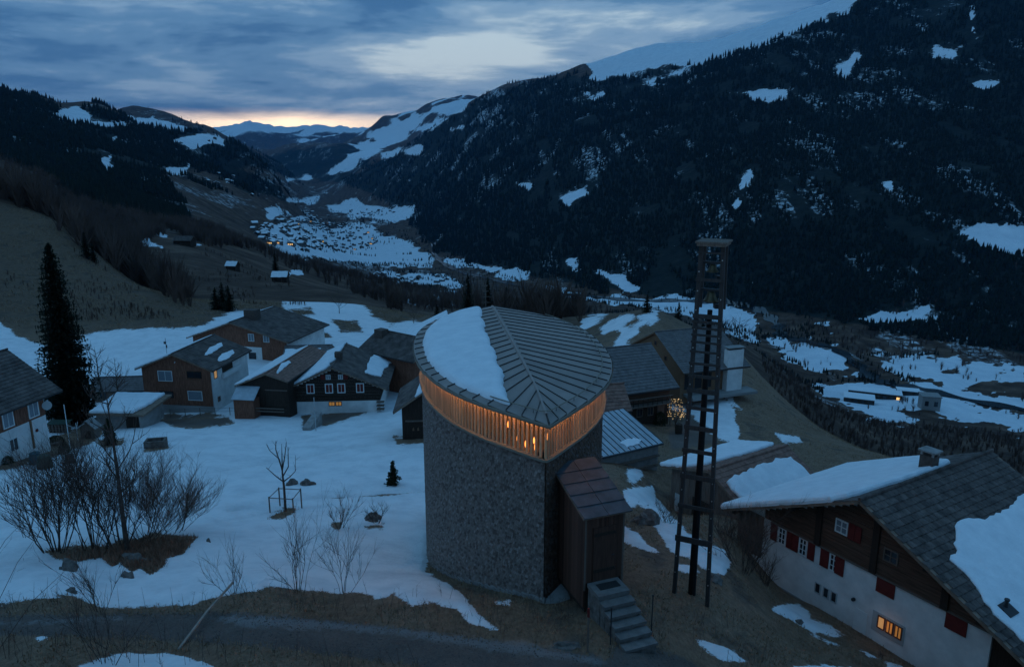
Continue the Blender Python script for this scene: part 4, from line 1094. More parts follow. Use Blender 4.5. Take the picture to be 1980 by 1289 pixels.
# slats of the clerestory band
proto = MB(); proto.box(-0.043, -0.03, 0, 0.043, 0.03, 1.0); SL = mesh_np('slat', proto.v, proto.f, M_SLAT)
ht = Z_EAVE - 0.10 - (Z_BAND + 0.06)
for sd in (1, -1):
    pts, Lw = outline('W', 100, sd)
    P2 = [TIP_E + DA * s + DN * q for s, q in pts]
    for i in range(1, 99):
        if P2[i].y > 42.0: continue
        t = (P2[i + 1] - P2[i - 1]).normalized()
        o = bpy.data.objects.new('slat', SL); link(o, chapel); o.location = (P2[i].x, P2[i].y, Z_BAND + 0.06)
        o.rotation_euler = (0, 0, math.atan2(t.y, t.x) + random.uniform(-0.06, 0.06)); o.scale = (1, 1, ht)
cp_ = bpy.data.objects.new('corner_post', SL); link(cp_, chapel); cp_.location = (TIP_W.x, TIP_W.y, Z_BAND + 0.06); cp_.scale = (1.3, 1.3, ht); cp_.rotation_euler = (0, 0, AX)
# glass behind the slats
mg = bpy.data.materials.new('clear_glass'); mg.use_nodes = True; gt = mg.node_tree; gt.nodes.clear()
g1 = gt.nodes.new('ShaderNodeBsdfTransparent'); g2 = gt.nodes.new('ShaderNodeBsdfGlossy'); g2.inputs['Roughness'].default_value = 0.05; gm = gt.nodes.new('ShaderNodeMixShader'); gm.inputs[0].default_value = 0.10
go = gt.nodes.new('ShaderNodeOutputMaterial'); gt.links.new(g1.outputs[0], gm.inputs[1]); gt.links.new(g2.outputs[0], gm.inputs[2]); gt.links.new(gm.outputs[0], go.inputs['Surface'])
m = MB(); n = len(loop)
def inn_off(i, d):
    a, b = loop[i - 1], loop[(i + 1) % n]; t = (b - a).normalized(); nn = Vector((t.y, -t.x, 0))
    if nn.dot(loop[i] - (TIP_E + DA * 11.0)) < 0: nn = -nn
    if i == 0: nn = -DA
    return loop[i] - nn * d
gl = [inn_off(i, 0.16) for i in range(n)]
m.add([(p.x, p.y, Z_BAND + 0.07) for p in gl] + [(p.x, p.y, Z_EAVE - 0.06) for p in gl], [(i, (i + 1) % n, n + (i + 1) % n, n + i) for i in range(n)])
m.build('glazing', mg, chapel)
# lamps burning inside: hanging bulbs seen between the slats
M_BULB = glow('warm_bulb', (1.0, 0.30, 0.06), 3.0)
for (s, q, z) in ((0.72, 0.26, -10.25), (0.74, 0.30, -10.0), (1.15, 0.55, -10.28), (1.55, 0.80, -10.2), (2.0, 1.1, -9.8), (0.8, -0.2, -9.9)):
    p = TIP_W + DA * s + DN * q; m = MB(); m.tube([(p.x, p.y, z - 0.13), (p.x, p.y, z - 0.06), (p.x, p.y, z + 0.03), (p.x, p.y, z + 0.11)], [0.02, 0.035, 0.035, 0.015], 8)
    b = m.build('candle_lamp', M_BULB, chapel); c = MB(); c.tube([(p.x, p.y, z + 0.14), (p.x, p.y, Z_EAVE + 0.0)], 0.006, 4); c.build('lamp_cord', M_DARKMETAL, b)
for (s, q, e) in ((2.6, 0.2, 16), (9.0, 0.4, 5)):
    ld = bpy.data.lights.new('chapel_lamp', 'POINT'); ld.energy = e; ld.color = (1.0, 0.60, 0.28); ld.shadow_soft_size = 0.35
    lo = bpy.data.objects.new('chapel_lamp', ld); link(lo, chapel); p = TIP_W + DA * s + DN * q; lo.location = (p.x, p.y, -10.6)
# snow on the left half
rr = random.Random(4); bm = bmesh.new(); NC = 16; rows = []; SS = np.linspace(1.95, 19.0, 70)
for s in SS:
    n1_ = halfwidth(s) - 0.45 + rr.uniform(-0.03, 0.03); n0 = float(np.interp(s, [1.95, 2.4, 3.2, 5.0, 9.0, 13.0, 17.0, 19.0], [1.16, 1.17, 1.10, 1.02, 1.0, 0.98, 0.80, 0.62])) + rr.uniform(-0.035, 0.035) + 0.05 * math.sin(s * 2.1)
    n1_ = max(n1_, n0 + 0.02); row = []
    for c in range(NC):
        t = c / (NC - 1); t = t * t * (3 - 2 * t); nn = n0 + (n1_ - n0) * t
        e = min(nn - n0, n1_ - nn); ed = min(e, (s - 1.95) * 0.8, (19.0 - s) * 1.0)
        hgt = 0.22 * (1 - math.exp(-max(ed, 0) / 0.09)) + 0.02 * math.sin(s * 1.3 + nn * 2) * min(1, ed * 3)
        row.append(bm.verts.new(roof_sn(s, nn, 1, 0.03 + hgt)))
    rows.append(row)
for a, b in zip(rows, rows[1:]):
    for c in range(NC - 1): bm.faces.new((a[c], a[c + 1], b[c + 1], b[c]))
bmesh.ops.recalc_face_normals(bm, faces=bm.faces)
if sum(f.normal.z for f in bm.faces) < 0: bmesh.ops.reverse_faces(bm, faces=bm.faces)
me = bpy.data.meshes.new('roof_snow'); bm.to_mesh(me); bm.free(); me.materials.append(M_SNOW); me.polygons.foreach_set('use_smooth', [True] * len(me.polygons))
sn = bpy.data.objects.new('roof_snow', me); link(sn); tag(sn, "smooth snow sheet on the half of the chapel roof beyond its ridge", 'snow')

# entrance porch, leaning on the chapel's right flank
PO = Vector((2.57, 23.35, -14.6)); PY = math.radians(21)
MP = Matrix.Translation(PO) @ Matrix.Rotation(PY, 4, 'Z')
M_PBOARD = rand_tint(mat('porch_boards', (0.105, 0.048, 0.033), 0.8, 0.4, 3.0, 0.25, 14, stretch=(6, 6, 0.5)), 0.35)
porch = MB(); porch.box(0.04, 0.04, -1.2, 1.46, 3.0, 2.45, MP); po = porch.build('porch', M_WOODD, chapel)
zt = lambda y: 2.62 + 0.30 * y
x = 0.0; rr = random.Random(8)
while x < 1.5 - 0.03:        # front boards
    w = min(rr.uniform(0.085, 0.13), 1.5 - x); piece('board', M_PBOARD, po, (x, -rr.uniform(0.0, 0.018), -0.02), (x + w - 0.008, 0.039, 2.66), MP); x += w
for sx, x0, x1 in ((0, -0.02, 0.039), (1, 1.461, 1.52)):
    y = 0.045
    while y < 2.7:
        w = rr.uniform(0.10, 0.15); piece('board', M_PBOARD, po, (x0, y, -1.0), (x1, y + w - 0.008, zt(y)), MP); y += w
dr = MB(); dr.box(0.30, -0.055, 0.0, 1.2, -0.0185, 2.08, MP); d_o = dr.build('door', M_PBOARD, po)
for zc in (0.35, 1.75): piece('door_rail', M_WOODD, d_o, (0.32, -0.075, zc), (1.18, -0.0555, zc + 0.12), MP)
hd = MB(); hd.tube([MP @ Vector((1.1, -0.06, 0.95)), MP @ Vector((1.1, -0.12, 0.97)), MP @ Vector((0.98, -0.12, 0.97))], 0.014, 5); hd.build('handle', M_DARKMETAL, d_o)
# corner trims
for xx in (-0.03, 1.47): piece('corner_board', M_WOODG, po, (xx, -0.03, -0.3), (xx + 0.06, -0.0005, 2.7), MP)
M_PSLATE = mat('porch_slates', (0.075, 0.078, 0.085), 0.7, 0.3, 2.0, obj=False)
# mono-pitch roof of large slates
rU = (MP.to_3x3() @ Vector((1, 0, 0))); rV = (MP.to_3x3() @ Vector((0, -1, -0.30)).normalized()); rN = rU.cross(rV); rN = rN if rN.z > 0 else -rN
rO = MP @ Vector((-0.2, 2.7, zt(2.7) + 0.05)); LV = 3.05
q = [rO, rO + rU * 1.9, rO + rU * 1.9 + rV * LV, rO + rV * LV]
if (q[1] - q[0]).cross(q[2] - q[0]).dot(rN) < 0: q = [q[0], q[3], q[2], q[1]]
m = MB(); m.slab(q, 0.07, rN); pr = m.build('porch_roof', M_VERGE, po)
for j in range(5):
    for i in range(2):
        v0 = j * LV / 5; v1 = (j + 1) * LV / 5 + 0.05; u0 = i * 0.95 + 0.01; u1 = u0 + 0.93
        a = rO + rU * u0 + rV * v0 + rN * 0.012; b = rO + rU * u1 + rV * v0 + rN * 0.012; c = rO + rU * u1 + rV * v1 + rN * 0.055; d = rO + rU * u0 + rV * v1 + rN * 0.055
        qq = [a, d, c, b]
        if (qq[1] - qq[0]).cross(qq[2] - qq[0]).dot(rN) < 0: qq.reverse()
        m = MB(); m.slab(qq, 0.03, rN); m.build('slate', M_PSLATE, pr)

# stone steps up to the porch
stp = thing('stone_steps', "flight of pale stone steps leading up to the chapel porch", 'steps', (0, 0, 0))
M_STEP = rand_tint(mat('granite_step', (0.17, 0.145, 0.133), 0.85, 0.25, 3.5, 0.25, 14, obj=False), 0.10)
m = MB(); m.box(0.08, -0.95, -0.14, 1.30, -0.06, 0.0, MP); ld_ = m.build('landing', M_STEP, stp)
piece('doormat', mat('doormat', (0.03, 0.028, 0.027), 0.95, 0.3, 20), ld_, (0.32, -0.62, 0.003), (1.12, -0.26, 0.02), MP)
m = MB(); m.box(0.12, -0.95, -1.6, 1.26, -0.07, -0.141, MP); m.build('stair_block', M_STONE, stp)
for i in range(1, 6):
    y1 = -0.95 - (i - 1) * 0.34; z1 = -0.19 * i
    sh = 0.02 * i
    m = MB(); m.box(0.08 + sh, y1 - 0.38, z1 - 0.10, 1.30 + sh, y1 - 0.003, z1, MP); m.build('tread', M_STEP, stp)
    m = MB(); m.box(0.12 + sh, y1 - 0.34, z1 - 1.3, 1.26 + sh, y1 - 0.004, z1 - 0.101, MP); m.build('riser', M_STONE, stp)
for k, (lx, ly, lab) in enumerate(((0.0, -2.1, "thin dark handrail post on the near side of the steps"), (1.55, -1.95, "thin dark handrail post on the far side of the steps"))):
    p = MP @ Vector((lx - 0.06 if k == 0 else lx + 0.05, ly, -1.2)); m = MB(); m.tube([p, p + Vector((0, 0, 1.5))], 0.022, 6)
    m.tube([p + Vector((0, 0, 1.49)), p + Vector((0, 0, 1.53))], 0.035, 6); o = m.build('rail_post', M_DARKMETAL); tag(o, lab, 'post', 'posts beside the chapel steps')
# concrete apron at the prow
m = MB(); a = TIP_W + Vector((0.03, -0.22, 0)); zz = gz(a.x, a.y)
m.add([(a.x, a.y, zz - 0.1), (a.x + 1.0, a.y + 0.55, zz - 0.1), (a.x + 0.75, a.y + 0.95, zz + 0.42), (a.x + 0.05, a.y + 0.25, zz + 0.10), (a.x + 0.05, a.y + 0.6, zz - 0.2)], [(0, 1, 2, 3), (0, 3, 4), (3, 2, 4), (1, 4, 2)])
o = m.build('concrete_apron', M_CONC); tag(o, "sloping concrete slab at the foot of the chapel prow", 'slab')

# ------------------------------------------------------------------ bell tower: a tall timber ladder
M_POLE = mat('tower_timber', (0.052, 0.043, 0.040), 0.75, 0.35, 3.0, 0.2, 12, stretch=(6, 6, 0.4), obj=False)
M_POLEB = mat('tarred_pole', (0.010, 0.009, 0.009), 0.7, 0.3, 3.0, obj=False)
M_BOLT = mat('bright_bolt', (0.45, 0.43, 0.40), 0.4, 0.1, 3.0, metal=0.7)
M_BELL = mat('bronze_bell', (0.10, 0.075, 0.045), 0.35, 0.25, 4.0, metal=0.8)
lb = ground_at(1303, 1145, 20, 40); rb = ground_at(1368, 1172, 20, 40); cb = ground_at(1336, 1150, 20, 40)
lt = P(1357, 474, lb.y + 0.1); rt = P(1399, 474, rb.y + 0.35)
lt = Vector((lt.x, lt.y, lt.z)); rt = Vector((rt.x, lt.y + (rb.y - lb.y) * 0.6, lt.z))
tower = thing('bell_tower', "slender timber ladder-like bell tower standing beside the chapel", 'bell tower', (cb.x, cb.y, cb.z))
tw0 = Vector((cb.x, cb.y, cb.z))
def tpt(a, b, z):
    t = (z - a.z) / (b.z - a.z); return a + (b - a) * t
def beam(m, a, b, w, d, ax):
    """square timber from a to b; ax is the horizontal direction of its width"""
    ax = Vector(ax).normalized(); ay = Vector((-ax.y, ax.x, 0))
    vs = []
    for p in (a, b):
        for sx, sy in ((-1, -1), (1, -1), (1, 1), (-1, 1)): vs.append(p + ax * (sx * w / 2) + ay * (sy * d / 2))
    m.add(vs, [(3, 2, 1, 0), (4, 5, 6, 7), (0, 1, 5, 4), (1, 2, 6, 5), (2, 3, 7, 6), (3, 0, 4, 7)])
axl = (rt - lt).normalized(); ayl = Vector((-axl.y, axl.x, 0))
ORG = Matrix.Translation(-tw0)
def tb(m, name, material, par=tower):
    m.v = [tuple(Vector(v) - tw0) for v in m.v]; return m.build(name, material, par)
for a, b in ((lb, lt), (rb, rt)):
    m = MB(); beam(m, a - Vector((0, 0, 0.6)), b, 0.145, 0.18, axl); pl = tb(m, 'side_pole', M_POLE)
    z = a.z + 1.0
    while z < b.z - 0.3:
        p = tpt(a, b, z) - ayl * 0.11; k = MB(); k.tube([p, p - ayl * 0.025], 0.026, 6); tb(k, 'bolt', M_BOLT, pl); z += 0.72
ct = (lt + rt) / 2 + ayl * 0.28; ctop = Vector((ct.x, ct.y, P(1377, 600, lt.y).z))
cb2 = cb + ayl * 0.15
m = MB(); m.tube([cb2 - Vector((0, 0, 0.6)), cb2 + (ctop - cb2) * 0.5, ctop], [0.16, 0.13, 0.095], 10); tb(m, 'centre_pole', M_POLEB)
for py, hh in ((1037, 0.24), (974, 0.15), (917, 0.19), (868, 0.15), (824, 0.17), (786, 0.13), (753, 0.17), (725, 0.12), (701, 0.09), (678, 0.08), (660, 0.08), (646, 0.08), (633, 0.08), (621, 0.09), (610, 0.16), (540, 0.12), (488, 0.07)):
    z = P(1350, py, lb.y).z; a = tpt(lb, lt, z); b = tpt(rb, rt, z)
    m = MB()
    c = [a - axl * 0.10, b + axl * 0.10]
    vs = []
    for p in c:
        for sy, sz in ((-0.155, -1), (-0.102, -1), (-0.102, 1), (-0.155, 1)): vs.append(p + ayl * sy + Vector((0, 0, sz * hh / 2)))
    m.add(vs, [(0, 1, 2, 3), (7, 6, 5, 4), (0, 4, 5, 1), (1, 5, 6, 2), (2, 6, 7, 3), (3, 7, 4, 0)]); tb(m, 'rung', M_POLE)
# housing at the top
zt0 = P(1377, 600, lb.y).z; mid = (lt + rt) / 2
m = MB()
for y_ in (0.62,):
    for a, b in ((lb, lt), (rb, rt)):
        beam(m, tpt(a, b, zt0) + ayl * y_, b + ayl * y_, 0.13, 0.13, axl)
tb(m, 'rear_post', M_POLE)
Wc = (rt - lt).length
m = MB(); ctr = mid + ayl * 0.25
for (e0, z0, z1) in ((0.12, 0.0, 0.10), (0.17, 0.10, 0.17)):
    vs = []
    for zz in (z0, z1):
        for sx, sy in ((-1, -1), (1, -1), (1, 1), (-1, 1)): vs.append(ctr + axl * (sx * (Wc / 2 + e0)) + ayl * (sy * (0.45 + e0)) + Vector((0, 0, zz)))
    m.add(vs, [(3, 2, 1, 0), (4, 5, 6, 7), (0, 1, 5, 4), (1, 2, 6, 5), (2, 3, 7, 6), (3, 0, 4, 7)])
tb(m, 'cap_roof', M_WOODG)
for i, (py, sz, lab) in enumerate(((520, 0.24, "upper bronze bell hanging under the tower cap"), (575, 0.31, "lower, larger bronze bell hanging in the tower"))):
    z = P(1377, py, lb.y).z; c = (tpt(lb, lt, z) + tpt(rb, rt, z)) / 2 + ayl * 0.3
    prof = [(0.02, 0.62), (0.30, 0.60), (0.46, 0.50), (0.52, 0.25), (0.62, 0.0), (0.86, -0.34), (1.0, -0.48), (0.94, -0.52), (0.80, -0.40)]
    m = MB(); kk = 20; vs = []
    for r_, h_ in prof:
        for j in range(kk): vs.append((sz * r_ * math.cos(2 * math.pi * j / kk), sz * r_ * math.sin(2 * math.pi * j / kk), sz * h_ * 1.1))
    fs = []
    for a in range(len(prof) - 1):
        for j in range(kk): fs.append((a * kk + j, (a + 1) * kk + j, (a + 1) * kk + (j + 1) % kk, a * kk + (j + 1) % kk))
    m.add(vs, fs); o = m.build('bell', M_BELL, None, True); o.location = c; tag(o, lab, 'bell', 'bells of the tower')
    y = MB(); y.box(-0.42, -0.05, sz * 0.68, 0.42, 0.05, sz * 0.68 + 0.09, Matrix.Rotation(math.atan2(axl.y, axl.x), 4, 'Z')); y.build('yoke', M_DARKMETAL, o)
    y = MB(); y.tube([(0, 0, sz * 0.5), (0.03, 0, -sz * 0.5)], 0.015, 5); y.tube([(0.03, 0, -sz * 0.5), (0.035, 0, -sz * 0.66)], 0.04, 6); y.build('clapper', M_DARKMETAL, o)
    y = MB(); y.box(0.10, -0.28, -sz * 0.2 - 0.35, 0.40, 0.0, -sz * 0.2 - 0.2); y.build('striker_box', M_DARKMETAL, o)

# ------------------------------------------------------------------ large white house at the right edge of the village
RH = House('house', "big white house with red shutters and log gable at the right edge", 'house', (13.60, 40.34, -23.8), -59.1, 14.25, 10.6, 3.75, 7.62, 'y', 0.565,
           (0.45, 3.1, 0.95, 0.6), H2=4.55, wall=M_PLASTER, roof=None, depth=3.0)
fl_ = 3.8; gm_ = lambda z: RH.W * 0.565 - (RH.R - 0.25 - z) / RH.kl; gp_ = lambda z: RH.W * 0.565 + (RH.R - 0.25 - z) / RH.kr
logs(RH.o, RH.F, lambda z: max(1.9, gm_(z)), lambda z: min(RH.W - 0.02, gp_(z)), fl_, RH.R - 0.4, M_LOG, 0.19, y=-0.002, seed=4)
boards(RH.o, RH.F, 0.02, 1.86, 1.2, lambda x: min(3.8, RH.top(x) - 0.2), 0.16, M_WOODG, y=-0.003, seed=2)
for x, zt_ in ((5.25, 6.15), (8.45, 7.3), (12.0, 5.35)):
    piece('gable_post', M_WOODD, RH.o, (x, -0.16, fl_ + 0.02), (x + 0.34, -0.055, zt_), RH.F)
piece('belt_beam', M_WOODG, RH.o, (2.4, -0.10, fl_ - 0.06), (RH.W, -0.004, fl_ + 0.015), RH.F)
# purlin ends under the verge
for x in (0.3, 4.1, 8.05, 11.5, 14.0):
    piece('purlin', M_WOODD, RH.o, (x - 0.11, -0.85, RH.top(x) - 0.33), (x + 0.11, -0.06, RH.top(x) - 0.13), RH.F)
# windows
def rect(h, a, b, y=0.0):
    x0, z0 = h.front(*a, y); x1, z1 = h.front(*b, y); return min(x0, x1), min(z0, z1), abs(x1 - x0), abs(z1 - z0)
wl_ = [(1493, 1505, 1508, 1521, 1523, 1531), (1534, 1546, 1548, 1562, 1564, 1577), (1589, 1605, 1607, 1617, 1617, 1634)]
for a0, a1, b0, b1, c0, c1 in wl_:
    zt_ = 3.72; zb_ = 2.72
    X_s = [RH.front(q, 1005 + (q - 1493) * 0.52)[0] for q in (a0, a1, b0, b1, c0, c1)]
    shutter(RH.o, RH.F, X_s[0], zb_, max(0.34, X_s[1] - X_s[0]), zt_ - zb_)
    window(RH.o, RH.F, X_s[2] - 0.02, zb_, max(0.5, X_s[3] - X_s[2]), zt_ - zb_, M_WHITEP, M_PANE, (1, 2))
    shutter(RH.o, RH.F, X_s[4] + 0.02, zb_, max(0.34, X_s[5] - X_s[4]), zt_ - zb_)
x, z = RH.front(1618, 1005); window(RH.o, RH.F @ Matrix.Translation((0, -0.06, 0)), x, 5.05, 0.72, 0.75, M_WHITEP, M_PANEL, (1, 1)); shutter(RH.o, RH.F @ Matrix.Translation((0, -0.06, 0)), x + 0.76, 5.0, 0.36, 0.85); shutter(RH.o, RH.F @ Matrix.Translation((0, -0.06, 0)), x + 1.14, 5.0, 0.34, 0.85)
x, z = RH.front(1712, 1055); window(RH.o, RH.F @ Matrix.Translation((0, -0.06, 0)), x, 4.75, 0.75, 0.7, M_WOODG, M_PANE, (1, 1))
for a in (1698, 1832):
    x, z = RH.front(a, 1108 + (a - 1698) * 0.50); shutter(RH.o, RH.F, x, 2.95, 0.95, 0.85)
for i, a in enumerate((1577, 1593, 1608)):
    x, z = RH.front(a, 1122 + i * 8.5); window(RH.o, RH.F, x, 1.02, 0.36, 0.62, M_PLASTER2, M_PANE, (0, 0), 0.05)
# lit window in a deep splayed niche
x, z = RH.front(1692, 1185); x2 = RH.front(1747, 1225)[0]
m = MB(); m.box(x - 0.1, -0.035, 0.80, x2 + 0.05, -0.012, 1.86); nich = m.build('window_niche', M_PLASTER2, RH.o)
for i in range(3):
    w = (x2 - x - 0.2) / 3; xa = x + 0.2 + i * w; window(RH.o, RH.F @ Matrix.Translation((0, -0.04, 0)), xa, 1.08, w - 0.05, 0.68, M_WOOD, M_LIT if i else M_LITW, (1 if i else 0, 0), 0.05)
ld = bpy.data.lights.new('window_lamp', 'POINT'); ld.energy = 1.2; ld.color = (1, 0.45, 0.15); ld.shadow_soft_size = 0.2
lo = bpy.data.objects.new('window_lamp', ld); link(lo, RH.o); lo.location = ((x + x2) / 2, -0.45, 1.5)
x, z = RH.front(1667, 1170); m = MB(); m.box(x - 0.35, -0.03, -0.6, x + 0.35, -0.004, 1.45); dd = m.build('door', M_WHITEP, RH.o)
x, z = RH.front(1652, 1157); m = MB(); m.tube([(x, -0.02, z), (x, -0.16, z)], 0.09, 10); m.build('wall_lamp', M_DARKMETAL, RH.o)
piece('plinth', M_CONC, RH.o, (-0.05, -0.07, -2.5), (RH.W + 0.02, -0.004, 0.12), RH.F)
# set-back dark timber wing under the long roof on the far right
m = MB(); m.box(RH.W + 0.01, 0.12, -3.0, RH.W + 2.6, RH.D - 0.3, 3.7); m.build('side_wing', M_WOODD, RH.o)
# roof tiles: the near ones one by one
p, U, V, N, L, lv = RH.slope['r']
r9 = random.Random(21); TU, TV = 0.40, 0.36; nu = int(L / TU); nv = int(lv / TV); tu = L / nu; tv = lv / nv
tm = MB(); tm.add([(0.008, 0, 0.012), (tu - 0.008, 0, 0.012), (tu - 0.008, tv + 0.04, 0.052), (0.008, tv + 0.04, 0.052), (tu - 0.008, tv + 0.04, 0.017), (0.008, tv + 0.04, 0.017), (tu * 0.5, 0, 0.03), (tu * 0.5, tv + 0.04, 0.075)],
                  [(0, 6, 7, 3), (6, 1, 2, 7), (3, 7, 2, 4, 5), (0, 3, 5), (1, 4, 2)])
M_TILER = rand_tint(mat('house_roof_tiles', (0.098, 0.074, 0.064), 0.8, 0.55, 2.0, 0.2, 16, obj=False), 0.24)
TM = mesh_np('roof_tile', tm.v, tm.f, M_TILER)
B3 = Matrix((U, V, N)).transposed()
cand = []
for j in range(nv):
    for i in range(nu):
        u0 = i * tu + (tu / 2 if j % 2 else 0)
        if u0 + tu > L + 0.02: continue
        cand.append((u0, j * tv))
def tile_dist(uv): return (RH.M @ (p + U * uv[0] + V * uv[1])).length
def seen(uv):
    q = RH.M @ (p + U * uv[0] + V * uv[1]); a, b = proj(*q); return a < 1990 and b < 1300
cand.sort(key=lambda q: (not seen(q), tile_dist(q)))
rest = MB()
for n_, (u0, v0) in enumerate(cand):
    Mt = Matrix.Translation(p + U * u0 + V * v0) @ B3.to_4x4() @ Matrix.Rotation(r9.uniform(-0.025, 0.025), 4, 'Z')
    if n_ < 300:
        o = bpy.data.objects.new('roof_tile', TM); link(o, RH.roof); o.matrix_local = Mt
    else:
        rest.add([Mt @ Vector(q) for q in tm.v], tm.f)
o = rest.build('roof_tiles', M_TILER, RH.roof); o["kind"] = 'stuff'
tile_field(RH.roof, 'roof_tiles', RH.slope['l'][0], RH.slope['l'][1], RH.slope['l'][2], RH.slope['l'][3], L, RH.slope['l'][5] - 0.03, 0.4, 0.36, M_TILE)
cap = MB()
for i in range(26): cap.tube([p + U * (L * i / 26) + Vector((0, 0, 0.06)), p + U * (L * (i + 1) / 26 + 0.03) + Vector((0, 0, 0.085))], 0.10, 6)
cap.build('ridge_cap', M_TILER, RH.roof)
RH.chimney(7.35, 6.1, 0.72, 0.62, 8.3, M_BRICK, zb=6.4)
pl_ = [RH.roofuv('r', a, b) for a, b in ((1850, 1012), (1900, 1004), (1950, 985), (1975, 955), (2030, 960), (2200, 1200), (2200, 1400), (1990, 1252), (1955, 1222), (1905, 1165), (1862, 1110), (1838, 1085), (1846, 1045))]
RH.snow('r', pl_, "ragged snow patch on the tiled roof slope of the big white house", 0.10, 0.16, seed=5)
fx, fz = RH.roofuv('r', 1944, 1180); pf = p + U * fx + V * fz
m = MB(); m.tube([pf - Vector((0, 0, 0.2)), pf + Vector((0, 0, 0.55))], 0.075, 8); m.tube([pf + Vector((0, 0, 0.5)), pf + Vector((0, 0, 0.58))], 0.11, 8); m.build('flue_pipe', M_DARKMETAL, RH.roof)
m = MB(); m.slab([pf + U * a + V * b + N * 0.20 for a, b in ((-0.35, -0.3), (-0.35, 0.35), (0.35, 0.35), (0.35, -0.3))], 0.08, N); m.build('flue_collar', M_DARKMETAL, RH.roof)
pl_ = [(-0.05, RH.slope['l'][5] + 0.03), (-0.05, 1.6), (0.6, 1.1), (2.5, 0.75), (4.5, 0.45), (5.2, 0.3), (7.4, 0.25), (9.0, 0.6), (9.6, 1.6), (11.6, 3.0), (12.0, RH.slope['l'][5] + 0.03)]
RH.snow('l', pl_, "long snow sheet along the far roof slope of the big white house", 0.27, 0.08, seed=6)

# ------------------------------------------------------------------ barn with snowy roof behind it
rbn = Vector((12.27, 49.97, -25.4)); e_ = Vector((math.cos(math.radians(-57)), math.sin(math.radians(-57)), 0))
RB = House('barn', "weathered barn with brown ridge and two snow sheets behind the bell tower", 'barn', tuple(rbn + e_ * -0.75), -57, 6.4, 7.4, 3.45, 4.5, 'y', 0.60, (0.8, 0.8, 0.45, 0.6), wall=M_WOODG, roof=M_TILEB, H2=3.1)
boards(RB.o, RB.F, 0.0, RB.W, -1.0, lambda x: RB.top(x) - 0.15, 0.2, M_WOODG, y=-0.003)
boards(RB.o, RB.LS, 0.0, RB.D, -1.0, lambda x: RB.H - 0.1, 0.2, M_WOODG, y=-0.003, seed=5)
piece('barn_door', M_WOODD, RB.o, (2.2, -0.10, -0.6), (4.0, -0.05, 1.9), RB.F); piece('grey_door', M_PLASTER2, RB.o, (0.5, -0.10, -0.4), (1.2, -0.05, 1.5), RB.F)
lv = RB.slope['l'][5]; L = RB.slope['l'][4]
RB.snow('l', [(-0.02, lv + 0.03), (-0.02, 2.4), (0.9, 1.5), (2.5, 1.2), (5.0, 1.0), (L - 0.6, 0.9), (L, 1.2), (L, lv + 0.03)], "snow sheet on the left slope of the weathered barn", 0.2, 0.12, seed=8)
lv = RB.slope['r'][5]
RB.snow('r', [(0.55, 1.25), (1.6, 1.0), (3.6, 0.9), (6.2, 0.8), (L - 0.9, 1.0), (L - 0.5, lv * 0.8), (5.0, lv + 0.0), (1.0, lv + 0.0), (0.4, lv * 0.6)], "snow sheet on the right slope of the weathered barn", 0.2, 0.14, seed=9)

# ------------------------------------------------------------------ houses right behind the chapel
a = G(1192, 760, -24.6); b = G(1313, 744, -24.6); yw = math.degrees(math.atan2(b.y - a.y, b.x - a.x)); ww = (b - a).length
dv = Vector((-math.sin(math.radians(yw)), math.cos(math.radians(yw)), 0)); ev = Vector((math.cos(math.radians(yw)), math.sin(math.radians(yw)), 0))
O_ = a + dv * 0.9 - ev * 3.0; O_.z = -28.6
DH = House('farmhouse', "dark timber farmhouse with slate roof behind the chapel's right side", 'house', tuple(O_), yw, ww + 2.4, 10.5, 4.2, 7.3, 'x', 0.5, (0.5, 0.7, 0.9, 0.7), wall=M_WOODD, roof=M_SLATE, tile=(0.5, 0.42))
logs(DH.o, DH.F, lambda z: 0.0, lambda z: DH.W, 2.2, 4.0, M_LOG, 0.2, y=-0.003)
boards(DH.o, DH.RS, 0.0, DH.D, 0.2, lambda q: DH.top(q) - 0.12, 0.2, M_WOODD, y=-0.003, seed=3)
piece('balcony_floor', M_WOODG, DH.o, (2.0, -1.0, 1.95), (DH.W - 0.2, -0.06, 2.08), DH.F)
piece('balcony_rail', M_WOODG, DH.o, (2.0, -1.0, 2.9), (DH.W - 0.2, -0.92, 3.0), DH.F)
for i in range(14):
    xx = 2.05 + i * (DH.W - 2.4) / 13; piece('baluster', M_WOODD, DH.o, (xx, -0.98, 2.085), (xx + 0.05, -0.94, 2.895), DH.F)
for xx in (3.2, 4.7, 6.2, 7.6): window(DH.o, DH.F, xx, 0.5, 0.8, 1.0, M_WOODG, M_PANE, (1, 0))
piece('door', M_WOODG, DH.o, (8.9, -0.06, -0.3), (9.8, -0.005, 1.8), DH.F)
for xx in (2.1, DH.W - 0.4): piece('post', M_WOODG, DH.o, (xx, -0.95, -0.6), (xx + 0.14, -0.8, 1.94), DH.F)

a = G(1324, 718, -25.2); b = G(1452, 704, -25.2); yw2 = math.degrees(math.atan2(b.y - a.y, b.x - a.x)); ww = (b - a).length
dv = Vector((-math.sin(math.radians(yw2)), math.cos(math.radians(yw2)), 0)); ev = Vector((math.cos(math.radians(yw2)), math.sin(math.radians(yw2)), 0))
O_ = a + dv * 1.0 + ev * 0.1; O_.z = -28.2
MH = House('modern_house', "modern house with plain grey roof, tan gable and tall white chimney", 'house', tuple(O_), yw2, ww - 0.9, 12.5, 3.2, 6.3, 'x', 0.5, (0.25, 0.8, 1.0, 0.6), wall=M_TAN, roof=M_SLATE, tile=(0.5, 0.40), verge=M_TAN)
for i, xx in enumerate((0.5, 2.0, 3.4)): window(MH.o, MH.F, xx, 0.2, 1.2, 2.1, M_TAN, M_PANE, (0, 0))
window(MH.o, MH.F, MH.W - 1.5, 0.3, 1.1, 2.0, M_WOOD, M_PANE, (0, 0))
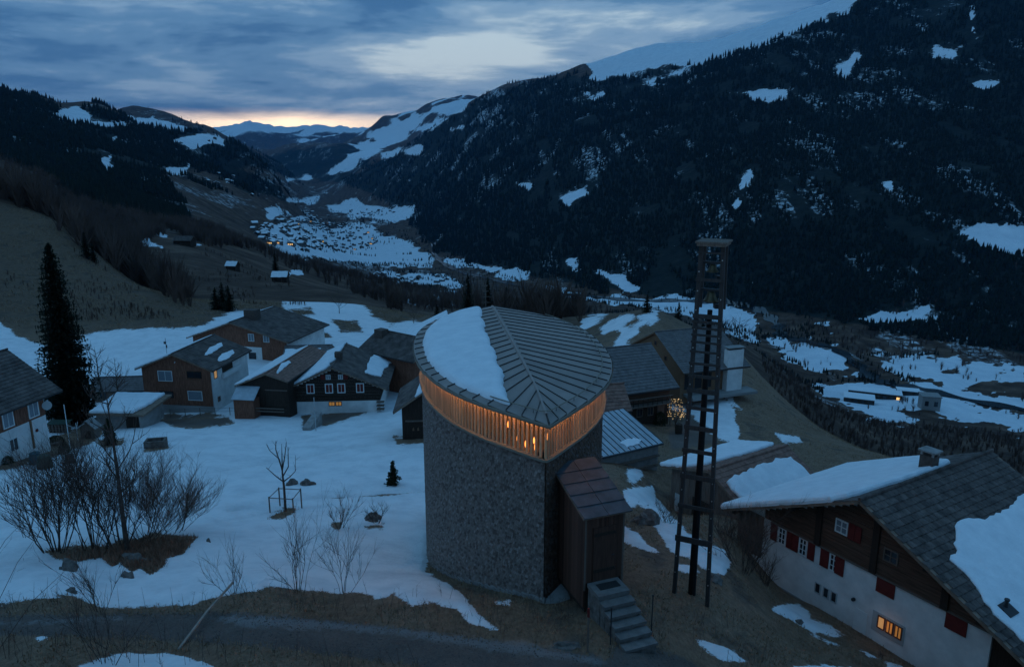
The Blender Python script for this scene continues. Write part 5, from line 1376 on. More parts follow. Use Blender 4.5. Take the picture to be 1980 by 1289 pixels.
for q, z in ((3.0, 3.0), (6.0, 4.6), (8.6, 3.2), (5.0, 2.2)): window(MH.o, MH.LS, q, z, 0.6, 0.6, M_WOOD, M_PANE, (0, 0), 0.05)
x0, z0 = MH.front(1405, 676, -0.45); x1, z1 = MH.front(1431, 742, -0.45)
m = MB(); m.box(x0, -0.95, -0.3, x1 - 0.15, -0.04, z0); c = m.build('chimney', M_PLASTER, MH.o); piece('chimney_cap', M_CONC, c, (x0 - 0.12, -1.07, z0 + 0.25), (x1 - 0.03, 0.08, z0 + 0.34), MH.F); piece('flue', M_DARKMETAL, c, (x0 + 0.15, -0.8, z0), (x1 - 0.3, -0.2, z0 + 0.25), MH.F)
piece('terrace', M_CONC, MH.o, (0.5, -2.2, -0.55), (MH.W + 1.2, -0.06, -0.2), MH.F)
# fore building with brown roof tucked against the chapel, and metal-roofed shed
a = G(1160, 795, -22.9); b = G(1214, 783, -22.9); yw = 14
O_ = a + Vector((-1.5, 0.6, 0)); O_.z = -27.2
BR = House('annex', "small annex with brown tiled roof hard behind the chapel's right edge", 'annex', tuple(O_), yw, 4.4, 3.6, 4.3, 5.9, 'x', 0.5, (0.3, 0.4, 0.5, 0.3), wall=M_WOODD, roof=M_TILEB)
boards(BR.o, BR.F, 0.0, BR.W, 0.0, lambda q: BR.H - 0.1, 0.2, M_WOODD, y=-0.003)
a = G(1186, 876, -22.7); b = G(1284, 853, -22.7); yw = math.degrees(math.atan2(b.y - a.y, b.x - a.x)); ww = (b - a).length
dv = Vector((-math.sin(math.radians(yw)), math.cos(math.radians(yw)), 0)); ev = Vector((math.cos(math.radians(yw)), math.sin(math.radians(yw)), 0))
O_ = a + dv * 0.35 - ev * 0.9; O_.z = -24.6
SH = House('shed', "low shed with pale standing-seam metal roof beside the chapel", 'shed', tuple(O_), yw, ww + 0.6, 5.6, 1.85, 3.1, 'x', 0.9, (0.2, 0.25, 0.35, 0.2), wall=M_CONC, roof=None, verge=M_METAL, rth=0.08)
p, U, V, N, L, lv = SH.slope['l']
for i in range(12):
    u = 0.05 + i * (L - 0.1) / 11; m = MB(); a_ = p + U * u + N * 0.0; m.slab([a_ - U * 0.02 + N * 0.05, a_ - U * 0.02 + V * lv + N * 0.05, a_ + U * 0.02 + V * lv + N * 0.05, a_ + U * 0.02 + N * 0.05], 0.055, N); m.build('seam', M_DARKMETAL, SH.roof)
SH.snow('l', [(1.2, 1.2), (2.6, 1.0), (2.9, 1.7), (1.4, 1.9)], "small snow scrap high on the metal shed roof", 0.04, 0.2, seed=2)
SH.snow('l', [(2.5, lv - 1.1), (4.2, lv - 1.4), (4.6, lv - 0.8), (2.8, lv - 0.4)], "small snow scrap near the eave of the metal shed roof", 0.04, 0.2, seed=3)
piece('beam', M_WOODG, SH.o, (1.6, -0.25, 0.6), (SH.W, -0.05, 0.75), SH.F); piece('beam', M_WOODG, SH.o, (1.6, -0.5, -0.1), (SH.W - 0.4, -0.3, 0.15), SH.F)

# ------------------------------------------------------------------ left group
def from_line(a, b, z):
    A = G(a[0], a[1], z); B = G(b[0], b[1], z); return A, math.degrees(math.atan2(B.y - A.y, B.x - A.x)), (B - A).length
A, yw, ww = from_line((282, 781), (414, 786.5), -29.0)
LB = House('brown_house', "two-storey brown board house with white side wall near the big spruce", 'house', tuple(A), yw, ww, 9.2, 4.75, 6.5, 'y', 0.49, (0.6, 0.45, 0.45, 0.5), wall=M_PLASTER, roof=M_TILE)
boards(LB.o, LB.F, 0.0, LB.W, 0.06, lambda x: LB.top(x) - 0.14, 0.17, M_WOOD, y=-0.003, seed=7)
boards(LB.o, LB.LS, 0.0, LB.D, 0.06, lambda x: LB.H - 0.14, 0.17, M_WOOD, y=-0.003, seed=8)
F2 = LB.F @ Matrix.Translation((0, -0.045, 0))
window(LB.o, F2, 2.05, 3.05, 1.85, 1.3, M_WHITEP, M_PANEL, (1, 0)); window(LB.o, F2, 5.8, 3.55, 1.85, 0.85, M_WOODD, M_PANE, (1, 0)); window(LB.o, F2, 2.0, 0.95, 1.8, 0.85, M_WOODD, M_PANE, (1, 0))
window(LB.o, F2, 5.65, 0.75, 1.85, 1.2, M_WHITEP, M_PANEL, (0, 0))
shutter(LB.o, F2, 5.8, 2.15, 1.85, 1.2, M_WOOD)
m = MB(); m.tube([(4.45, -0.06, 5.5), (4.45, -0.2, 5.45)], 0.07, 8); m.build('wall_lamp', M_WHITEP, LB.o)
window(LB.o, LB.RS, 0.6, 3.3, 0.75, 1.15, M_WOOD, M_LITW, (0, 0)); piece('balcony_recess', M_WOODD, LB.o, (2.6, -0.04, 3.3), (5.2, -0.004, 4.5), LB.RS); piece('balcony_wall', M_PLASTER, LB.o, (2.4, -0.35, 2.9), (6.8, -0.041, 3.5), LB.RS)
window(LB.o, LB.RS, 1.0, 0.3, 0.6, 0.6, M_WOOD, M_PANE, (0, 0))
piece('plinth', M_CONC, LB.o, (-0.03, -0.06, -1.4), (LB.W + 0.03, -0.004, 0.05), LB.F)
m = MB(); m.tube([(LB.W + 0.05, -0.08, 4.6), (LB.W + 0.05, -0.08, -0.6)], 0.05, 6); m.build('downpipe', M_PLASTER2, LB.o)
m = MB(); m.tube([(0.9, 4.0, 4.9), (0.9, 4.0, 7.4)], 0.025, 5); m.box(0.65, 3.97, 6.6, 0.95, 4.03, 6.9); m.box(0.9, 3.97, 6.1, 1.05, 4.03, 6.5); m.build('antenna_mast', M_DARKMETAL, LB.roof)
lv = LB.slope['l'][5]; L = LB.slope['l'][4]
LB.snow('l', [(0.0, lv + 0.02), (0.0, 0.5), (2.0, 0.35), (5.0, 0.3), (L, 0.35), (L, lv + 0.02)], "snow on the far roof slope of the two-storey brown house", 0.14, 0.05, seed=3)
for n_, poly in enumerate((((395, 687), (405, 672), (428, 663), (430, 669), (414, 680), (400, 687)), ((421, 697), (428, 685), (450, 677), (453, 683), (440, 694), (424, 699)))):
    LB.snow('r', [LB.roofuv('r', *q) for q in poly], "narrow snow strip on the roof of the brown board house, %s" % ('nearer its ridge' if n_ == 0 else 'nearer its eave'), 0.07, 0.08, seed=4 + n_)

A, yw, ww = from_line((375, 672), (556, 684), -29.0)
A2 = Vector(A); A2.z = -31.4
BH = House('back_house', "wide dark timber house with masonry chimney behind the brown board house", 'house', tuple(A2), yw, ww, 12.0, 4.35, 6.95, 'y', 0.44, (0.7, 0.7, 0.7, 0.6), H2=4.5, wall=M_PLASTER, roof=M_TILE, tile=(0.5, 0.45))
boards(BH.o, BH.F, 0.0, BH.W, 3.15, lambda x: BH.top(x) - 0.14, 0.22, M_WOOD, y=-0.003, seed=9)
boards(BH.o, BH.F, 12.1, BH.W, 0.0, lambda x: 3.14, 0.22, M_WOOD, y=-0.003, seed=11); boards(BH.o, BH.F, 0.0, 7.3, 0.0, lambda x: 3.14, 0.22, M_WOODD, y=-0.003, seed=12)
F2 = BH.F @ Matrix.Translation((0, -0.045, 0))
for a in (482, 511): x, z = BH.front(a, 645); window(BH.o, F2, x - 0.2, 4.05, 1.0, 1.2, M_WHITEP, M_PANEL, (1, 0))
x, z = BH.front(485, 685); window(BH.o, F2, x - 0.3, 1.15, 1.2, 1.1, M_WOODD, M_PANE, (0, 0))
window(BH.o, BH.RS, 0.8, 1.5, 0.8, 1.2, M_WOODD, M_PANE, (0, 0))
BH.chimney(BH.W * 0.44 + 0.9, 4.2, 2.0, 1.6, 8.15, M_BRICK, zb=5.5, cap=False)
lv = BH.slope['l'][5]; L = BH.slope['l'][4]
BH.snow('l', [(0.0, lv), (0.0, 0.4), (2.0, 0.3), (4.5, 0.25), (9.0, 0.3), (L, 0.4), (L, lv)], "snow on the far roof slope of the wide dark timber house", 0.16, 0.05, seed=3)

A, yw, ww = from_line((466, 788), (560, 792), -28.5)
MBN = House('hay_barn', "dark board barn with lean-to, between the brown house and the shuttered chalet", 'barn', tuple(A), yw, ww, 12.5, 2.95, 4.35, 'y', 0.58, (0.35, 0.2, 0.35, 0.5), H2=3.55, wall=M_WOODD, roof=M_TILEB)
boards(MBN.o, MBN.F, 0.0, MBN.W, -0.3, lambda x: MBN.top(x) - 0.14, 0.17, M_WOODD, y=-0.003, seed=3)
piece('barn_gate', M_WOODD, MBN.o, (3.3, -0.09, 0.3), (5.8, -0.04, 2.3), MBN.F); piece('gate_rail', M_WOODG, MBN.o, (3.2, -0.12, 2.3), (5.9, -0.041, 2.42), MBN.F)
m = MB(); m.box(0.0, -1.6, -0.8, 2.4, -0.05, 1.5); lt_ = m.build('lean_to', M_WOOD, MBN.o)
m = MB(); m.slab([(-0.2, -1.8, 1.62), (2.6, -1.8, 1.62), (2.6, -0.06, 2.75), (-0.2, -0.06, 2.75)], 0.08); m.build('lean_to_roof', M_METAL, lt_)
for zz in (0.1, 0.45): piece('ramp_rail', M_WOODG, MBN.o, (2.5, -1.3, zz), (5.9, -1.2, zz + 0.1), MBN.F)
lv = MBN.slope['l'][5]; L = MBN.slope['l'][4]
MBN.snow('l', [(0.0, lv), (0.0, lv * 0.45), (2.0, 0.35), (6.0, 0.2), (L, 0.2), (L, lv)], "snow on the left roof slope of the dark board barn", 0.14, 0.07, seed=3)
MBN.snow('r', [MBN.roofuv('r', *q) for q in ((534, 721), (543, 702), (558, 698), (562, 702), (548, 712), (537, 723))], "small snow strip on the right roof slope of the dark board barn", 0.08, 0.08, seed=4)

A, yw, ww = from_line((566, 776.5), (735, 773), -28.2)
A2 = Vector(A); A2.z = -29.9
CH = House('chalet', "black timber chalet with four white-framed red shutters and white base", 'house', tuple(A2), yw, ww, 10.8, 3.7, 5.95, 'y', 0.475, (0.9, 0.95, 0.6, 0.5), H2=3.55, wall=M_PLASTER, roof=M_TILE, tile=(0.4, 0.34))
wb = 1.7
logs(CH.o, CH.F, lambda z: max(0.0, CH.W * 0.475 - (CH.R - 0.2 - z) / CH.kl), lambda z: min(CH.W, CH.W * 0.475 + (CH.R - 0.2 - z) / CH.kr), wb, CH.R - 0.3, M_WOODD, 0.2, y=-0.003)
boards(CH.o, CH.RS, 0.0, CH.D, wb, lambda q: 3.4, 0.2, M_WOODD, y=-0.003)
F2 = CH.F @ Matrix.Translation((0, -0.05, 0))
for xx in (1.73, 3.92, 5.38, 7.6):
    o = window(CH.o, F2, xx, wb + 1.0, 0.95, 1.2, M_WHITEP, M_RED, (1, 0), 0.11)
for xx in (4.1, 5.55):
    window(CH.o, F2, xx, wb + 2.72, 0.55, 0.58, M_WHITEP, M_PANEL, (1, 0), 0.05)
shutter(CH.o, F2, 3.5, wb + 2.72, 0.5, 0.58); shutter(CH.o, F2, 6.2, wb + 2.72, 0.5, 0.58)
for xx in (4.25, 5.05): window(CH.o, CH.F, xx, wb - 0.62, 0.74, 0.55, M_WOODD, M_LIT, (1, 0), 0.06)
CH.chimney(CH.W * 0.475 + 0.1, 4.0, 0.9, 0.7, 6.75, M_BRICK, zb=5.0, cap=False)
m = MB()
for i in range(4): m.box(10.0 + 0.0, -0.7, 0.2 + i * 0.45, 10.9, -0.1, 0.3 + i * 0.45)
m.build('outer_stair', M_WOODG, CH.o)
lv = CH.slope['l'][5]; L = CH.slope['l'][4]
CH.snow('l', [(0.0, lv + 0.02), (0.0, lv * 0.93), (0.3, lv * 0.55), (0.7, 1.0), (1.6, 0.5), (3.0, 0.9), (3.6, 0.2), (L, 0.15), (L, lv + 0.02)], "snow on the left roof slope of the shuttered chalet", 0.2, 0.1, seed=12)
lv = CH.slope['r'][5]
CH.snow('r', [CH.roofuv('r', *q) for q in ((706, 722), (712, 700), (722, 687), (752, 692), (760, 698), (742, 716), (735, 729))], "snow patch on the right roof slope of the shuttered chalet", 0.12, 0.14, seed=13)

A, yw, ww = from_line((695, 668), (800, 692), -24.8)
dv = Vector((-math.sin(math.radians(yw)), math.cos(math.radians(yw)), 0)); ev = Vector((math.cos(math.radians(yw)), math.sin(math.radians(yw)), 0))
O_ = A + dv * 0.6 + ev * 0.2; O_.z = -29.6
LH = House('long_barn', "long board barn with grey tiled roof and dark chimney behind the chalet", 'barn', tuple(O_), yw, ww - 0.8, 6.5, 4.55, 6.3, 'x', 0.5, (0.6, 0.6, 0.7, 0.6), wall=M_WOOD, roof=M_TILE, tile=(0.4, 0.34))
boards(LH.o, LH.F, 0.0, LH.W, 0.0, lambda q: LH.H - 0.12, 0.18, M_WOOD, y=-0.003); boards(LH.o, LH.RS, 0.0, LH.D, 0.0, lambda q: LH.top(q) - 0.12, 0.18, M_WOOD, y=-0.003)
LH.chimney(1.0, 2.4, 1.5, 1.3, 6.75, M_BRICK, zb=4.8, cap=False)
LH.snow('r', [(0.0, 0.2), (LH.slope['r'][4], 0.2), (LH.slope['r'][4], LH.slope['r'][5]), (0.0, LH.slope['r'][5])], "snow on the far roof slope of the long board barn", 0.15, 0.06)

# snow-roofed house peeping out left of the chapel roof, and the barn below it
p0 = P(796, 664, 118); 
PH = House('snowy_house', "house with a snow-covered roof peeping out behind the chapel roof", 'house', (p0.x - 0.4, p0.y, -32.0), 8, 14, 9, p0.z + 32.0 + 0.1, p0.z + 32.0 + 3.4, 'y', 0.5, (0.6, 0.6, 0.5, 0.5), wall=M_WOOD, roof=M_TILE)
lv = PH.slope['l'][5]; L = PH.slope['l'][4]
PH.snow('l', [(0.0, 0.2), (L, 0.2), (L, lv), (0.0, lv)], "unbroken snow on the roof of the house peeping out behind the chapel", 0.2, 0.05)
window(PH.o, PH.F, 0.6, 1.2, 1.0, 1.2, M_WHITEP, M_PANE, (1, 0))
B0 = G(779, 852, -26.2)
BB = House('little_barn', "black little barn with tiled roof half hidden behind the chapel wall", 'barn', (B0.x, B0.y, B0.z), 3, 6.2, 6.5, 3.55, 5.7, 'y', 0.5, (0.75, 0.6, 0.6, 0.5), wall=M_WOODD, roof=M_TILE)
boards(BB.o, BB.F, 0.0, BB.W, -0.3, lambda x: BB.top(x) - 0.14, 0.2, M_WOODD, y=-0.003)
piece('loft_beam', M_WOODG, BB.o, (0.3, -0.14, 1.95), (BB.W - 0.3, -0.04, 2.1), BB.F); piece('byre_gate', M_WOODD, BB.o, (0.7, -0.12, 0.0), (2.4, -0.04, 1.5), BB.F)
for xx in (1.05, 1.5):
    m = MB(); m.tube([(xx, -0.13, 1.1), (xx, -0.16, 1.3), (xx + 0.05, -0.15, 1.42)], [0.10, 0.07, 0.01], 6); m.build('hung_tool', M_TAN, BB.o)
BB.snow('l', [BB.roofuv('l', *q) for q in ((803, 770), (812, 745), (822, 724), (845, 720), (850, 760), (826, 765))], "snow wedge on the little barn's roof beside the chapel slats", 0.12, 0.05, seed=3)

# house at the left edge: long eave wall turned to the right
A, yw, ww = from_line((0, 905), (92, 862), -26.0)
dv = Vector((-math.sin(math.radians(yw)), math.cos(math.radians(yw)), 0)); ev = Vector((math.cos(math.radians(yw)), math.sin(math.radians(yw)), 0))
O_ = A - ev * 7.0
EH = House('edge_house', "house with brown upper floor and white base cut by the left edge", 'house', (O_.x, O_.y, -26.0), yw, 12.5, 9.0, 5.55, 8.6, 'x', 0.5, (0.6, 1.4, 0.9, 0.6), wall=M_PLASTER, roof=M_TILE, tile=(0.45, 0.4))
boards(EH.o, EH.F, 0.0, EH.W, 3.0, lambda q: EH.H - 0.1, 0.2, M_WOOD, y=-0.003)
F2 = EH.F @ Matrix.Translation((0, -0.05, 0))
for a, b in (((0, 795), (14, 828)), ((49, 768), (64, 800))):
    x, z = EH.front(*a); window(EH.o, F2, x, 3.2, 1.15, 1.5, M_WHITEP, M_PANEL, (1, 0), 0.1)
x, z = EH.front(16, 848); window(EH.o, EH.F, x, 0.9, 0.9, 1.2, M_WHITEP, M_PANE, (1, 0))
m = MB(); xx, zz = EH.front(70, 826); m.tube([(xx, -0.02, 1.9), (xx, -0.06, 1.9)], 0.16, 10); m.build('wall_ornament', M_RED, EH.o)
m = MB(); xx, zz = EH.front(86, 785); m.tube([(xx, -0.25, 3.9), (xx - 0.05, -0.33, 3.92)], [0.05, 0.42], 14); m.build('satellite_dish', M_PLASTER2, EH.o)
piece('downpipe', M_TAN, EH.o, (xx - 1.9, -0.12, 0.4), (xx - 1.75, -0.004, 3.0), EH.F)

# garage with a flat snow-covered roof
g0 = G(188, 822, -28.0)
GH = thing('garage', "low concrete garage with flat overhanging roof beside the brown house", 'garage', (g0.x, g0.y, g0.z - 0.0))
MI = Matrix.Identity(4)
m = MB(); m.box(0, 0, -0.8, 4.9, 5.0, 1.4); m.build('wall', M_CONC, GH)
m = MB(); m.slab([(-0.4, -0.7, 1.62), (5.5, -0.7, 1.42), (5.9, 5.3, 1.8), (-0.4, 5.3, 1.95)], 0.22); m.build('roof', M_VERGE, GH)
piece('garage_door', M_WOODD, GH, (3.2, -0.06, -0.5), (4.6, -0.004, 1.15), MI); piece('side_wall', M_CONC, GH, (4.92, -0.6, -0.8), (5.12, 3.5, 1.2), MI)
snow_sheet(Matrix.Translation(g0), Vector((-0.3, -0.6, 1.66)), Vector((1, 0, -0.012)), Vector((0, 1, 0.05)), Vector((0, 0, 1)), [(0, 0.0), (4.6, 0.1), (5.2, 2.5), (5.5, 5.7), (0, 5.7)], 0.26, 0.08, "thick snow slab on the flat garage roof", 6)
# two low roofs in the hollow behind the hay barn
for n_, (px_, py_, Y_, w_, d_, lab) in enumerate(((590, 668, 106, 6.5, 5, "low grey-roofed shed behind the hay barn"), (236, 772, 92, 8.0, 4.5, "low snow-flecked shed left of the brown house"))):
    q = P(px_, py_, Y_); zz = gz(q.x, q.y)
    h_ = House('low_shed', lab, 'shed', (q.x - w_ / 2, q.y, zz), 6, w_, d_, 1.6, 2.6, 'x', 0.5, (0.3, 0.3, 0.4, 0.3), wall=M_WOODG, roof=M_SLATE)
    if n_: window(h_.o, h_.F, 1.0, 0.4, 1.0, 0.8, M_WOODG, M_PANE, (1, 0))
    else: h_.snow('l', [(0.2, 0.9), (5.5, 0.8), (5.0, 2.4), (0.2, 2.4)], "snow on the low grey-roofed shed behind the hay barn", 0.1, 0.15)

# ------------------------------------------------------------------ plants
M_BARK = mat('dark_bark', (0.080, 0.058, 0.048), 0.9, 0.4, 6.0, 0.3, 20, obj=False)
M_TWIG = mat('brown_twigs', (0.125, 0.082, 0.066), 0.9, 0.35, 3.0, obj=False)
M_TWIGR = mat('reddish_twigs', (0.15, 0.080, 0.056), 0.9, 0.35, 3.0, obj=False)
M_NEEDLE = mat('spruce_needles', (0.022, 0.030, 0.020), 0.9, 0.5, 1.2, obj=False, spec=0.15)
M_CYP = mat('cypress_foliage', (0.030, 0.042, 0.022), 0.9, 0.5, 2.0, obj=False, spec=0.15)
M_BIRCH = mat('pale_birch_bark', (0.30, 0.28, 0.26), 0.85, 0.5, 3.0, obj=False)
def tri_mesh(name, V, material, parent=None, kind=None):
    V = np.array(V, dtype=np.float32).reshape(-1, 3); F = np.arange(len(V)).reshape(-1, 3)
    me = mesh_fast(name, V, F, material); o = bpy.data.objects.new(name, me); link(o, parent)
    return o
def conifer(name, label, base, H, R, seed, cat='tree', group=None, dense=1.0, material=None, skirt=0.03, cyl=0.0):
    """spruce: whorls of drooping branches, each a spray of small needle blades"""
    r = random.Random(seed); t = thing(name, label, cat, tuple(base), 0, group)
    m = MB(); m.tube([(0, 0, -0.4), (0, 0, H * 0.45), (0, 0, H * 0.97)], [0.016 * H + 0.03, 0.010 * H + 0.02, 0.01], 6); m.build('trunk', M_BARK, t)
    V = []; nw = max(7, int(H / 0.36 * dense)); 
    for i in range(nw):
        f = i / (nw - 1); z = H * (skirt + (0.985 - skirt) * f); rad = R * ((1 - f) ** (0.75 - 0.4 * cyl) * (1 - 0.25 * max(0, 0.12 - f) / 0.12) + 0.03) * (1 - cyl * 0.0)
        nb = max(4, int((6 + 4 * (1 - f)) * dense))
        for b in range(nb):
            a = r.uniform(0, 6.283); L = rad * r.uniform(0.62, 1.12); dr = -0.22 - 0.30 * (1 - f) + r.uniform(-0.12, 0.12); zz = z + r.uniform(-0.16, 0.16)
            ca, sa = math.cos(a), math.sin(a); nk = max(3, int(3 + L * 2.6))
            for k in range(nk):
                q = (k + 0.3) / nk; w = (0.16 + 0.10 * L) * (1.15 - q) + 0.05
                x = L * q; zc = zz + dr * L * q * (1 - 0.45 * q)
                px_, py_ = ca * x, sa * x; jx = r.uniform(-0.4, 0.4) * w; h = r.uniform(0.06, 0.18) * (0.6 + 0.4 * L)
                tx = L * min(1.0, q + 1.35 / nk)
                V += [(px_ - sa * w + ca * jx, py_ + ca * w + sa * jx, zc - h), (px_ + sa * w, py_ - ca * w, zc - h * r.uniform(0.4, 1.4)), (ca * tx, sa * tx, zc + dr * L * 0.9 / nk + r.uniform(-0.03, 0.07))]
                if k % 2 == 0:
                    V += [(px_, py_, zc + 0.05), (px_ + ca * w * 0.8 - sa * jx, py_ + sa * w * 0.8 + ca * jx, zc - 0.05), (px_ + ca * w * 0.3, py_ + sa * w * 0.3, zc - h * 2.2)]
    c = tri_mesh('crown', V, material or M_NEEDLE, t); return t
def twig_grow(m, r, p, d, L, rad, depth, spread, kids, up=0.12, k=3, seg=3, fine=None):
    pts = [p]; q = Vector(p); dd = Vector(d)
    for i in range(seg):
        dd = (dd + Vector((r.uniform(-1, 1), r.uniform(-1, 1), r.uniform(-0.7, 1.0) )) * 0.20 + Vector((0, 0, up)) * 0.35).normalized(); q = q + dd * (L / seg); pts.append(q)
    tgt = m if depth > 0 or fine is None else fine
    tgt.tube(pts, [rad * (1 - 0.55 * i / seg) for i in range(seg + 1)], k if rad > 0.012 else 3, cap=False)
    if depth <= 0: return
    n = kids + r.randint(-1, 1)
    for c in range(max(1, n)):
        t = r.uniform(0.3, 1.0); i = min(seg - 1, int(t * seg)); b = pts[i] + (pts[i + 1] - pts[i]) * (t * seg - i)
        a = Vector((r.uniform(-1, 1), r.uniform(-1, 1), r.uniform(-0.35, 0.75))); nd = (dd + a * spread).normalized()
        twig_grow(m, r, b, nd, L * r.uniform(0.42, 0.72), max(0.004, rad * 0.55), depth - 1, spread, kids, up, k, seg, fine)
def shrub(name, label, base, H, W, stems, seed, depth=3, kids=4, lean=0.55, rad=0.03, cat='shrub', group=None, material=None, spread=0.75, dirv=(0, 0, 0)):
    r = random.Random(seed); t = thing(name, label, cat, tuple(base), 0, group); m = MB(); f = MB()
    for i in range(stems):
        a = r.uniform(0, 6.283); o = Vector((math.cos(a), math.sin(a), 0)) * r.uniform(0, W * 0.16)
        d = Vector((math.cos(a) * lean * r.uniform(0.2, 1.1), math.sin(a) * lean * r.uniform(0.2, 1.1), 1)) + Vector(dirv)
        twig_grow(m, r, Vector((o.x, o.y, -0.15)), d.normalized(), H * r.uniform(0.5, 0.75), rad * r.uniform(0.7, 1.2), depth, spread, kids, fine=f)
    m.build('stems', M_BARK, t)["kind"] = 'stuff'; f.build('twigs', material or M_TWIG, t)["kind"] = 'stuff'; return t
def bare_tree(name, label, base, H, W, seed, cat='tree', group=None, depth=4, kids=4, rad=None, trunk=None, clear=0.28, up=0.18, material=None):
    r = random.Random(seed); t = thing(name, label, cat, tuple(base), 0, group); rad = rad or 0.014 * H + 0.03
    m = MB(); top = Vector((r.uniform(-0.05, 0.05) * H, r.uniform(-0.05, 0.05) * H, H * 0.9)); mid = top * 0.5 + Vector((r.uniform(-0.03, 0.03) * H, 0, 0))
    pts = [Vector((0, 0, -0.3)), top * 0.25, mid, top * 0.78, top]
    m.tube(pts, [rad * 1.15, rad * 0.9, rad * 0.65, rad * 0.35, 0.01], 6); m.build('trunk', trunk or M_BARK, t)
    b = MB(); f = MB(); n = int(8 + kids * 2)
    for i in range(n):
        q = clear + (0.95 - clear) * (i + r.random()) / n; k = min(3, int(q * 4)); p = pts[k] + (pts[k + 1] - pts[k]) * (q * 4 - k); a = i * 2.4 + r.uniform(-0.4, 0.4)
        d = Vector((math.cos(a), math.sin(a), r.uniform(0.35, 0.9))).normalized(); L = W * 0.5 * (1.15 - 0.75 * abs(q - 0.45)) * r.uniform(0.6, 0.95)
        twig_grow(b, r, p, d, L, rad * 0.38 * (1.1 - 0.6 * q), depth - 2, 0.8, kids, up, 4, 3, f)
    b.build('branches', M_BARK, t); f.build('crown', material or M_TWIG, t); return t
def rock(name, label, base, sx, sy, sz, seed, cat='boulder', group=None, snow=False):
    r = random.Random(seed); bm = bmesh.new(); bmesh.ops.create_icosphere(bm, subdivisions=3, radius=1.0)
    ph = [r.uniform(0, 6) for _ in range(6)]
    for v in bm.verts:
        c = v.co; k = 1 - 0.22 * abs(math.sin(c.x * 2.9 + c.y * 1.7 + ph[4])) - 0.18 * abs(math.sin(c.z * 3.3 - c.y * 2.2 + ph[5])) + 0.16 * math.sin(c.x * 2.3 + ph[0]) + 0.13 * math.sin(c.y * 3.1 + ph[1]) + 0.12 * math.sin(c.z * 2.7 + c.x * 2 + ph[2]) + 0.06 * math.sin(c.y * 7 + c.z * 5 + ph[3])
        v.co = Vector((c.x * sx * k, c.y * sy * k, max(-0.3, c.z) * sz * k))
        if c.z > 0.55: v.co.z *= 0.86
    me = bpy.data.meshes.new(name); bm.to_mesh(me); bm.free(); me.materials.append(M_STONE)
    o = bpy.data.objects.new(name, me); link(o); o.location = Vector(base); o.rotation_euler = (0, 0, r.uniform(0, 6)); return tag(o, label, cat, group)
ga = ground_at
def at_y(px, Y):
    """ground point under a sight column at a known distance"""
    z = -0.3 * Y
    for _ in range(6):
        x = (px - CX) / FPX * (Y * CP_ - z * SP_); z = gz(x, Y)
    return Vector((x, Y, z))

# big spruce and its neighbours
b = at_y(143, 79); top = P(140, 466, 79).z
conifer('spruce_tree', "tall lone spruce standing left of the brown board house", b, top - b.z, 3.4, 3, dense=1.9, skirt=0.04, cyl=0.5)
for i, (px_, tp, Y_, lab) in enumerate(((419, 556, 165, "leftmost of the three dark spruces behind the wide timber house"), (432, 546, 167, "middle and tallest of the three dark spruces behind the wide timber house"), (444, 552, 164, "rightmost of the three dark spruces behind the wide timber house"))):
    b = at_y(px_, Y_); conifer('spruce_tree', lab, b, P(px_, tp, Y_).z - b.z, 2.4, 20 + i, group='three spruces', dense=1.3)
for i, (px_, tp, Y_, R_, lab) in enumerate(((906, 529, 148, 2.7, "dark conifer just behind the chapel's snowy roof edge"), (944, 535, 152, 2.1, "second dark conifer behind the chapel roof, next to the utility pole"), (845, 588, 250, 1.8, "small dark conifer in the field left of the chapel roof"),
        (535, 484, 430, 4.0, "dark conifer standing at the wood edge above the hut"), (168, 448, 196, 2.2, "dark conifer on the brown hill behind the tall spruce"), (182, 470, 196, 1.7, "smaller dark conifer on the brown hill behind the tall spruce"),
        (1251, 572, 133, 1.5, "little conifer on top of the snowy knoll"), (1311, 585, 150, 1.3, "little conifer on the slope beyond the knoll"))):
    b = at_y(px_, Y_); conifer('conifer', lab, b, max(3.2, P(px_, tp, Y_).z - b.z), R_, 40 + i, dense=1.3)
b = ga(761, 937, 20, 90); conifer('young_spruce', "knee-high young spruce in the snow field left of the chapel", b, 1.75, 0.85, 61, dense=1.5, skirt=0.0, material=M_CYP)
b = ga(214, 860, 40, 90); conifer('cypress', "dense rounded garden cypress in the yard near the garage", b, 2.6, 0.75, 62, dense=2.4, material=M_CYP, skirt=0.0, cyl=0.95)

# the large bare thicket in the snow and the slim tree in it
for i, (px_, py_, H, W, st, ln, dv_, lab) in enumerate(((110, 1065, 5.2, 3.2, 16, 0.45, (-0.12, 0, 0), "upright many-stemmed bare shrub at the thicket's left end"), (182, 1062, 5.4, 3.5, 13, 0.45, (0, 0, 0), "thick-stemmed bare shrub in the middle of the thicket"),
        (232, 1055, 4.8, 3.0, 12, 0.5, (0, 0, 0), "bare shrub beside the slim tree in the thicket"), (285, 1040, 4.2, 4.5, 16, 0.95, (0.25, 0, 0), "arching fine-twigged shrub at the thicket's right end"), (330, 1030, 3.4, 4.2, 11, 1.0, (0.25, 0, 0), "low spreading shrub hanging over the snow right of the thicket"))):
    b = ga(px_, py_, 20, 60); shrub('bare_shrub', lab, b, H, W, st, 70 + i, depth=3, kids=5 if i < 3 else 6, lean=ln, rad=0.034 if i < 3 else 0.022, group='bare shrubs of the thicket', dirv=dv_, material=M_TWIGR if i >= 3 else M_TWIG)
b = ga(247, 1068, 20, 60); bare_tree('slim_tree', "tall slim bare tree rising out of the thicket", b, P(244, 700, b.y).z - b.z, 3.2, 81, depth=4, kids=3, rad=0.13, clear=0.35, up=0.45)
